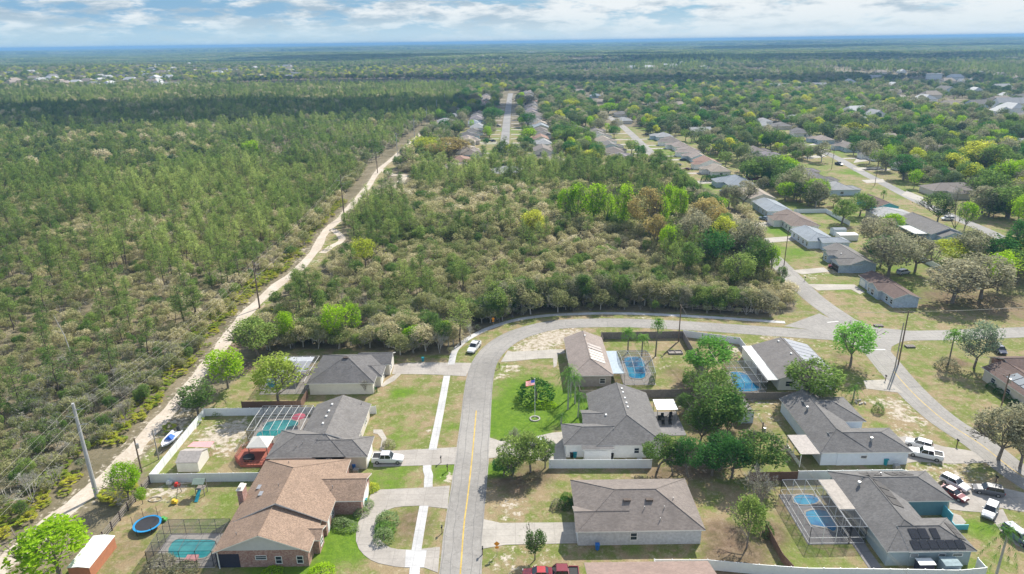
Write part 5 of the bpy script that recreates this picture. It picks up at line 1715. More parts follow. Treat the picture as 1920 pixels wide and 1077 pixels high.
bin_((664, 880), PLAST_B, 'blue bin against the tan wall beside the pickup'); bin_((1120, 1031), PLAST_B, 'blue bin with green foot below the side window wall')
bin_((686, 946), PLAST_T, 'teal bin at the brick garage corner'); bin_((793, 678), PLAST_T, 'teal bin at the woods edge by the cream house drive')
bin_((1078, 858), PLAST_T, 'teal bin between the white fence and garage', 0, 1.1); bin_((1072, 858), BLACK, 'black bin beside the teal one behind the white fence')
bin_((1660, 872), PLAST_T, 'teal rounded bin under the white garage wall', 0, 1.2); bin_((1768, 1050), PLAST_G, 'lime green bin behind the bottom white fence'); bin_((1147, 860), BLACK, 'dark bin by the side door behind the white fence')


def mailbox(px, label, mat=None):
    g = G(px); r = thing('mailbox', (g.x, g.y, 0), label, 'mailbox', 'roadside mailboxes')
    m = MB(); m.box((g.x, g.y, .55), (.12, .12, 1.1)); m.build('post', WOODB if mat is None else mat, r)
    m = MB(); m.box((g.x, g.y, 1.2), (.22, .5, .2)); m.tube([(g.x, g.y - .25, 1.28), (g.x, g.y + .25, 1.28)], .11, 8); m.build('box', BLACK if mat is None else mat, r)


for p, l in (((936, 691), 'black mailbox beside the drive inside the bend'), ((829, 1000), 'dark mailbox in the verge of the brick house'), ((839, 884), 'black mailbox in the verge below the white pickup drive'), ((905, 1040), 'grey mailbox at the wide pale driveway'),
             ((1660, 714), 'brown mailbox by the pink tinted drive'), ((1794, 836), 'dark brown mailbox at the white trucks drive'), ((1867, 905), 'dark mailbox where the shaded road begins'), ((1509, 527), 'thin mailbox at the white gabled house drive'), ((827, 868), 'thin sign like mailbox at the sidewalk gap')):
    mailbox(p, l)


def osign(px, label, s=1.0):
    g = G(px); r = thing('road_sign', (g.x, g.y, 0), label, 'sign', 'orange roadside signs')
    m = MB(); m.box((g.x, g.y + .05, 1.1 * s), (.06, .06, 2.2 * s)); m.build('post', GALV, r)
    m = MB(); c = Vector((g.x, g.y, 1.95 * s)); q = .42 * s
    m.poly([c + Vector((0, 0, q)), c + Vector((q, 0, 0)), c - Vector((0, 0, q)), c - Vector((q, 0, 0))])
    m.box((c.x, c.y, c.z - q - .2), (.5 * s, .03, .34 * s)); m.build('panel', ORANGE, r)


osign((932, 1042), 'orange diamond sign with plate below at the wide pale drive', 1.1); osign((925, 612), 'orange diamond sign in the woods edge behind the bend sidewalk', 1.1)

# flagpole
g = G((1003, 786)); fp = thing('flagpole', (g.x, g.y, 0), 'white flagpole flying a stars and stripes flag on the bright green lawn', 'flagpole')
m = MB(); m.tube([(g.x, g.y, 0), (g.x, g.y, 9.1)], [.06, .035], 8); m.tube([(g.x, g.y, 9.1), (g.x, g.y, 9.2)], .08, 8); m.build('pole', WHITE, fp)


def flagpt(u, v):
    return (g.x - .05 - 1.75 * u, g.y + .22 * math.sin(u * 6.5) * u, 8.9 - 1.15 * v - .42 * u * u - .1 * math.sin(u * 5))


fm = MB(); FR, FWh, FB = [leafmat(n_, [c_, c_], .33, .02) for n_, c_ in (('flag_red', (.36, .015, .025)), ('flag_white', (.42, .42, .42)), ('flag_blue', (.02, .035, .17)))]
for s_ in range(13):
    for k in range(12):
        u0, u1 = k / 12, (k + 1) / 12
        mi = 2 if (s_ < 7 and k < 5) else (0 if s_ % 2 == 0 else 1)
        fm.poly([flagpt(u0, s_ / 13), flagpt(u1, s_ / 13), flagpt(u1, (s_ + 1) / 13), flagpt(u0, (s_ + 1) / 13)], mi)
for i in range(5):
    for j in range(4):
        u, v = .05 + i * .08, .06 + j * .13
        a, b_, c = Vector(flagpt(u, v)), Vector(flagpt(u + .03, v)), Vector(flagpt(u, v + .05))
        o_ = Vector((0, -.02, 0)); fm.poly([a + o_, b_ + o_, b_ + (c - a) + o_, c + o_], 1)
fm.build('flag', [FR, FWh, FB], fp)
m = MB()
for k in range(22):
    a = k * 2 * math.pi / 22; m.box((g.x + .95 * math.cos(a), g.y + .95 * math.sin(a), .1), (.26, .2, .22), (math.cos(a), math.sin(a), 0), (-math.sin(a), math.cos(a), 0))
simple('stone_ring', m, plain('stone_pale', (.45, .42, .38), .9), 'ring of pale edging stones around the flagpole foot', 'planter', (g.x, g.y, 0))
# pavilion with patio
g = G((1243, 780)); pv = thing('patio_pavilion', (g.x, g.y, 0), 'white flat roofed pavilion over a furnished patio', 'pavilion')
px0, py0 = 28.4, 119.4
m = MB(); m.box((px0 + 2.2, py0 + 2.1, 2.6), (4.2, 4.2, .14)); m.build('roof', WHITE, pv)
for dx in (.3, 4.1):
    for dy in (.2, 4.0):
        m = MB(); m.box((px0 + dx, py0 + dy, 1.26), (.12, .12, 2.52)); m.build('post', GALV, pv)
m = MB(); m.box((px0 + 2.4, py0 - .8, .03), (5.0, 9.0, .06)); tag(m.build('patio', PAVER), 'grey paver patio by the white pavilion', None, None, 'structure')
for k, (dx, dy) in enumerate(((.8, .3), (1.6, 1.2), (3.0, .4), (3.4, 1.6), (1.2, -1.4), (2.6, -1.2))):
    m = MB(); x, y = px0 + dx, py0 + dy; m.box((x, y, .42), (.6, .6, .1)); m.box((x, y + .3, .75), (.6, .08, .6))
    for a in (-.25, .25):
        for b in (-.25, .25): m.box((x + a, y + b, .2), (.06, .06, .36))
    simple('patio_chair', m, BLACK, 'dark patio chair, %s from the house wall at the white pavilion' % ORD[k], 'chair', (x, y, 0), 'patio chairs')
# raised bed, leaning post, pallets, air conditioners, hose reel, satellite bits
g = G((1266, 662)); m = MB()
for dx, dy, a, b in ((0, -.9, 3.4, .12), (0, .9, 3.4, .12), (-1.65, 0, .12, 1.8), (1.65, 0, .12, 1.8), (0, 0, .1, 1.8)): m.box((g.x + dx, g.y + dy, .18), (a, b, .36))
m.box((g.x, g.y, .1), (3.2, 1.7, .12)); simple('raised_bed', m, WOODG, 'empty timber raised bed near the fence corner', 'planter', (g.x, g.y, 0))
g = G((1247, 663)); m = MB(); m.tube([(g.x - .6, g.y - .6, 0), (g.x + 3.2, g.y + 2.6, 1.6)], .09, 6); simple('leaning_log', m, BARKD, 'thin log propped across the dry yard', 'log', (g.x, g.y, 0))
for p, l in (((1647, 612), 'dark wooden pallet on the corner lawn'), ((1706, 651), 'pale wooden pallet on the verge by the twin poles')):
    g = G(p); m = MB()
    for k in range(5): m.box((g.x - .9 + k * .45, g.y, .35), (.34, 1.3, .06))
    for k in (-.5, 0, .5): m.box((g.x, g.y + k, .17), (2.2, .12, .28))
    simple('pallet', m, WOODG, l, 'pallet', (g.x, g.y, 0), 'wooden pallets')
for w, l in (((46.9, 126.3), 'white box unit by the grey fence'), ((67.4, 102.3), 'grey air conditioner under the white garage wall'), ((-28.2, 103.3), 'grey air conditioner at the tan garage corner'), ((22.6, 105.2), 'air conditioner at the white house wall')):
    m = MB(); m.box((w[0], w[1], .45), (.9, .9, .9)); m.box((w[0], w[1], .93), (.7, .7, .06)); simple('air_conditioner', m, GALV, l, 'air conditioner', (w[0], w[1], 0), 'outdoor units')
for p, mt, l, n in (((333, 912), PLAST_R, 'red toy car by the white fence', 'toy_car'), ((318, 908), WHITE, 'white toy house heap by the white fence', 'toy_house'), ((328, 944), PLAST_Y, 'yellow toy on the sandy lawn patch', 'toy_slide'), ((308, 977), PLAST_G, 'pale green toy by the trampoline', 'toy_box')):
    g = G(p); m = MB(); m.box((g.x, g.y, .3), (.9, .6, .4)); m.box((g.x - .1, g.y, .6), (.45, .5, .3)); simple(n, m, mt, l, 'toy', (g.x, g.y, 0))
g = G((291, 937)); m = MB(); pts = [(g.x + 1.1 * math.cos(a * .4), g.y + .7 * math.sin(a * .4), .05) for a in range(17)]; m.tube(pts, .07, 5); simple('sand_ring', m, WOODG, 'oval ring half buried in the pale sand', 'ring', (g.x, g.y, 0))
g = G((372, 1036)); m = MB(); m.box((g.x - .3, g.y - 1.6, .25), (1.7, 1.3, .35)); simple('pool_float', m, PINKT, 'pink and blue pool float on the brick house deck', 'pool float', (g.x, g.y, 0))
g = G((562, 797)); m = MB(); ap = Vector((g.x, g.y, 2.3))
for k in range(8):
    a0, a1 = k * math.pi / 4, (k + 1) * math.pi / 4
    m.poly([ap, (g.x + 1.4 * math.cos(a0), g.y + 1.4 * math.sin(a0), 1.9), (g.x + 1.4 * math.cos(a1), g.y + 1.4 * math.sin(a1), 1.9)])
m.tube([(g.x, g.y, 0), (g.x, g.y, 2.3)], .04, 5); simple('parasol', m, plain('parasol_crimson', (.50, .07, .12), .8), 'crimson parasol at the freeform pool', 'parasol', (g.x, g.y, 0))
g = G((1612, 755)); m = MB()
for k in range(14): m.box((g.x + rnd.uniform(-1, 1), g.y + rnd.uniform(-1, 1), .15), (.3, .25, .25))
simple('rock_pile', m, plain('stone_pale', (.45, .42, .38), .9), 'small rock pile beside the date palm', 'rocks', (g.x, g.y, 0))
m = MB(); R_ = [(66.8, 87.2), (69.2, 86.9), (70.8, 88.0), (70.9, 89.6), (69.6, 90.6), (69.0, 89.0), (67.8, 88.4)]
m.extrude(R_, 0, .055); tag(m.build('path', CONCP), 'pale curved entry path at the teal garage', None, None, 'structure')
m = MB(); m.box((68.9, 86.4, .45), (2.2, .12, .9)); m.box((67.9, 87.3, .45), (.12, 1.8, .9)); simple('entry_wall', m, TURQ, 'low turquoise entry wall before the sage house', 'wall', (68.9, 86.4, 0))


# ------------------------------------------------------------------ trees: skeletons with leaf clumps
def rdir(g):
    v = g.normal(size=3); return v / np.linalg.norm(v)


def quads(P, s, g, flat=0.0):
    """leaf-sized faces around the points P; returns verts, faces"""
    n = len(P)
    a = g.normal(size=(n, 3)); a /= np.linalg.norm(a, axis=1)[:, None]
    b = g.normal(size=(n, 3)); b -= (b * a).sum(1)[:, None] * a; b /= np.linalg.norm(b, axis=1)[:, None]
    if flat:
        a[:, 2] *= (1 - flat); b[:, 2] *= (1 - flat)
    a = a * np.array([1, 1, .55]); b = b * np.array([1, 1, .55])
    s = np.broadcast_to(np.asarray(s), (n,))[:, None] * g.uniform(.6, 1.3, (n, 1))
    V = np.stack([P - a * s, P + b * s * .55, P + a * s, P - b * s * .55], 1).reshape(-1, 3)
    return V, np.arange(4 * n).reshape(n, 4)


def twigs(P, g, share):
    """thin upright slivers of bare twig among the leaves"""
    n = max(4, int(len(P) * share)); Q = P[g.integers(0, len(P), n)] + g.normal(size=(n, 3)) * .08
    c = P.mean(0); d = Q - c; d[:, 2] += 1.2; d += g.normal(size=(n, 3)) * .8; d /= np.linalg.norm(d, axis=1)[:, None]
    w = np.cross(d, g.normal(size=(n, 3))); w /= np.linalg.norm(w, axis=1)[:, None] + 1e-9; L = g.uniform(.25, .6, (n, 1))
    V = np.stack([Q - w * .018, Q + w * .018, Q + d * L + w * .006, Q + d * L - w * .006], 1).reshape(-1, 3)
    return V, np.arange(4 * n).reshape(n, 4)


def mesh_np(name, V, F, mats, mi=None):
    me = bpy.data.meshes.new(name)
    me.vertices.add(len(V)); me.vertices.foreach_set('co', np.ascontiguousarray(V, np.float32).ravel())
    me.loops.add(F.size); me.loops.foreach_set('vertex_index', F.ravel().astype(np.int32))
    me.polygons.add(len(F)); k = F.shape[1]
    me.polygons.foreach_set('loop_start', np.arange(0, F.size, k, dtype=np.int32)); me.polygons.foreach_set('loop_total', np.full(len(F), k, np.int32))
    for m in mats: me.materials.append(m)
    if mi is not None: me.polygons.foreach_set('material_index', mi)
    me.update(); me.validate()
    return me


def tube_np(segs, k=4):
    V, F = [], []
    for p, q, r0, r1 in segs:
        p, q = np.array(p, float), np.array(q, float); d = q - p; L = np.linalg.norm(d) + 1e-9; d /= L
        a = np.cross(d, [0, 0, 1.]);
        if np.linalg.norm(a) < 1e-3: a = np.array([1., 0, 0])
        a /= np.linalg.norm(a); b = np.cross(d, a); n = sum(len(x) for x in V)
        ang = np.arange(k) * 2 * np.pi / k
        ring = np.outer(np.cos(ang), a) + np.outer(np.sin(ang), b)
        V.append(np.concatenate([p + ring * r0, q + ring * r1]))
        i = np.arange(k); j = (i + 1) % k
        F.append(np.stack([n + i, n + j, n + k + j, n + k + i], 1))
    return np.concatenate(V), np.concatenate(F)


def grow(g, p, d, L, r, lev, spread, segs, tips, nb=3, upb=.25, shrink=.68):
    q = p + d * L
    segs.append((p, q, r, r * .62))
    if lev == 0:
        tips.append(q); return
    for _ in range(nb):
        nd = d + rdir(g) * spread + np.array([0, 0, upb]); nd /= np.linalg.norm(nd)
        grow(g, q, nd, L * shrink * g.uniform(.8, 1.2), r * .6, lev - 1, spread, segs, tips, nb, upb, shrink)
    if lev > 1: tips.append(q)


def lobes(g, cz, R, Hh, n, m, rl=.46):
    """leaf points on the outer faces of overlapping lobes"""
    out = []
    for k in range(n):
        v = rdir(g); v[2] = v[2] * .8 + .12; q = g.uniform(.45, .72)
        c = np.array([v[0] * R * q, v[1] * R * q, cz + v[2] * Hh * q])
        w = g.normal(size=(m, 3)); w /= np.linalg.norm(w, axis=1)[:, None]
        w = w[(w @ v > -.45)]
        r = rl * g.uniform(.7, 1.2)
        f = 1 + .16 * np.sin(w[:, 0] * 9 + k) * np.cos(w[:, 1] * 8 - k) 
        out.append(c + w * np.array([R * r, R * r, Hh * r * 1.05]) * (f * g.uniform(.72, 1.05, len(w)))[:, None])
    return np.concatenate(out)


def make_tree(kind, seed):
    """unit description -> (leaf points, leaf size, trunk segments); natural sizes in metres"""
    g = np.random.default_rng(seed)
    segs, tips = [], []
    if kind == 'scrub':         # low many stemmed scrub oak, about 4 m
        for _ in range(5):
            d = np.array([g.normal() * .5, g.normal() * .5, 1.]); d /= np.linalg.norm(d)
            grow(g, np.array([g.normal() * .25, g.normal() * .25, 0]), d, 1.25, .07, 3, .75, segs, tips, 3, .12, .72)
        T = np.array(tips); P = np.concatenate([T + g.normal(size=T.shape) * .35, lobes(g, 2.2, 1.9, 1.6, 13, 120, .42)])
        return P, .16, segs
    if kind == 'pine':          # sand pine, about 12 m, bare lower trunk
        H = g.uniform(10.5, 13); lean = g.normal(size=2) * .5
        top = np.array([lean[0], lean[1], H]); n = 6
        pts = [np.array([0, 0, 0.])] + [top * t + np.array([g.normal() * .15, g.normal() * .15, 0]) for t in np.linspace(.18, 1, n)]
        for i in range(n): segs.append((pts[i], pts[i + 1], .20 * (1 - i / (n + .5)), .20 * (1 - (i + 1) / (n + .5))))
        z0 = g.uniform(.30, .48); C = []
        for t in np.linspace(z0, .98, 21):
            base = top * t
            R = (1 - ((t - z0) / (1 - z0)) ** 1.6) * g.uniform(1.5, 2.9) * (.55 + .45 * min(1, (t - z0) * 6)) + .35
            for _ in range(2 if t < .9 else 1):
                a = g.uniform(0, 6.28); e = np.array([math.cos(a) * R, math.sin(a) * R, g.uniform(.2, .9)])
                segs.append((base, base + e, .05, .015))
                for s in (.45, .75, 1.0):
                    C.append(base + e * s + g.normal(size=3) * .12)
        C = np.array(C); P = np.repeat(C, 15, 0) + g.normal(size=(len(C) * 15, 3)) * np.array([.36, .36, .24])
        return P, .17, segs
    if kind == 'oak':           # broad yard oak, about 8 m tall, 4 m radius
        trunk = np.array([g.normal() * .1, g.normal() * .1, 1.]); trunk /= np.linalg.norm(trunk)
        segs.append((np.zeros(3), trunk * 1.9, .28, .22))
        for _ in range(5):
            d = np.array([g.normal(), g.normal(), .9]); d /= np.linalg.norm(d)
            grow(g, trunk * 1.8, d, 2.1, .15, 3, .62, segs, tips, 3, .2, .72)
        T = np.array(tips); P = np.concatenate([T + g.normal(size=T.shape) * .4, lobes(g, 5.0, 3.9, 3.1, 15, 290)])
        return P, .24, segs
    if kind == 'decid':         # upright fresh green tree, about 8 m, 2.6 m radius
        segs.append((np.zeros(3), np.array([0, 0, 1.6]), .17, .14))
        for k in range(6):
            d = np.array([g.normal() * .75, g.normal() * .75, 1.3]); d /= np.linalg.norm(d)
            grow(g, np.array([0, 0, 1.5 + k * .25]), d, 1.9, .10, 3, .5, segs, tips, 3, .3, .70)
        T = np.array(tips); P = np.concatenate([T + g.normal(size=T.shape) * .4, lobes(g, 4.9, 2.5, 3.4, 15, 250, .44)])
        return P, .19, segs
    if kind == 'bare':          # leafless grey tree, about 6 m
        for _ in range(4):
            d = np.array([g.normal() * .4, g.normal() * .4, 1.]); d /= np.linalg.norm(d)
            grow(g, np.array([g.normal() * .1, g.normal() * .1, 0]), d, 1.9, .10, 4, .55, segs, tips, 3, .2, .70)
        T = np.array(tips); P = np.repeat(T, 2, 0) + g.normal(size=(len(T) * 2, 3)) * .2
        return P, .10, segs
    if kind == 'bush':          # clipped or dense shrub, unit about 1 m radius 1 m high
        n = 1100; v = g.normal(size=(n, 3)); v /= np.linalg.norm(v, axis=1)[:, None]; v[:, 2] = np.abs(v[:, 2])
        bump = 1 + .12 * np.sin(v[:, 0] * 7 + seed) * np.cos(v[:, 1] * 6 + seed * 2)
        P = v * (bump * g.uniform(.78, 1.0, n))[:, None]
        return P, .075, [((0, 0, 0), (0, 0, .5), .08, .05)]
    if kind == 'conif':         # dense dark cone shaped tree, 9 m
        n = 3800; t = g.uniform(0, 1, n) ** 1.25; a = g.uniform(0, 6.28, n)
        R = 2.3 * (1 - t) ** .75 * (1 + .22 * np.sin(a * 5 + t * 9) + .1 * np.sin(a * 11 - t * 20)) * g.uniform(.72, 1.0, n)
        P = np.stack([np.cos(a) * R, np.sin(a) * R, .4 + t * 8.8], 1) + g.normal(size=(n, 3)) * .12
        return P, .19, [((0, 0, 0), (0, 0, 6), .2, .06)]
    raise ValueError(kind)


LEAF = {'scrub': L_OAK, 'pine': L_PINE, 'lime': L_LIME, 'yellow': L_YEL, 'yard': L_YARD, 'dark': L_DARK, 'grey': L_GREY, 'rust': L_RUST, 'palm': L_PALM, 'pmet': L_PMET}
MESHES = {}


def tree_meshes(kind, seed, leaf, bark=BARK):
    key = (kind, seed, leaf.name)
    if key not in MESHES:
        P, s, segs = make_tree(kind, seed)
        g = np.random.default_rng(seed + 99)
        V, F = quads(P, s, g)
        if kind in ('scrub', 'bare', 'oak'):
            TVw, TFw = twigs(P, g, {'scrub': .22, 'bare': 1.2, 'oak': .07}[kind])
            mi = np.concatenate([np.zeros(len(F), np.int32), np.ones(len(TFw), np.int32)])
            cr_ = mesh_np('crown', np.concatenate([V, TVw]), np.concatenate([F, TFw + len(V)]), [leaf, BARKG], mi)
        else:
            cr_ = mesh_np('crown', V, F, [leaf])
        TV, TF = tube_np(segs, 5 if kind in ('oak', 'decid') else 4)
        tm = mesh_np('trunk', TV, TF, [bark])
        ext = (float(P[:, 2].max()), float(np.percentile(np.hypot(P[:, 0], P[:, 1]), 93)))
        MESHES[key] = (cr_, tm, ext)
    return MESHES[key]


TREES = []   # (root, kindname, desc, group)


def plant(kind, name, x, y, leaf, desc, H=None, Rr=None, seed=None, bark=BARK, sc=None, group=None, cat=None, label=None, z=0.0):
    seed = rnd.randrange(5) if seed is None else seed
    cm, tm, (eh, er) = tree_meshes(kind, seed, leaf, bark)
    r = bpy.data.objects.new(name, None); COL.objects.link(r)
    r.location = (x, y, z); r.rotation_euler = (0, 0, rnd.uniform(0, 6.28))
    if H is not None:
        rr = (Rr / er) if Rr else H / eh
        r.scale = (rr, rr, H / eh)
    else:
        r.scale = (sc * rnd.uniform(.9, 1.1),) * 2 + (sc * rnd.uniform(.85, 1.15),)
    for m, nm in ((cm, 'crown'), (tm, 'trunk')):
        c = bpy.data.objects.new(nm, m); COL.objects.link(c); c.parent = r
    r['category'] = cat or 'tree'
    r['group'] = group or name.replace('_', ' ') + 's'
    if label: r['label'] = label
    else: TREES.append((r, name, desc))
    return r


def px_tree(kind, name, bx, by, top, rad, leaf, desc, **kw):
    g = G((bx, by))
    H = min(range(10, 500), key=lambda h: abs(prj(g.x, g.y, h / 20)[1] - top)) / 20
    dist = math.hypot(g.y * cp + HC * sp, 0)
    Rm = rad / FP * dist
    return plant(kind, name, g.x, g.y, leaf, desc, H=H, Rr=Rm, **kw)


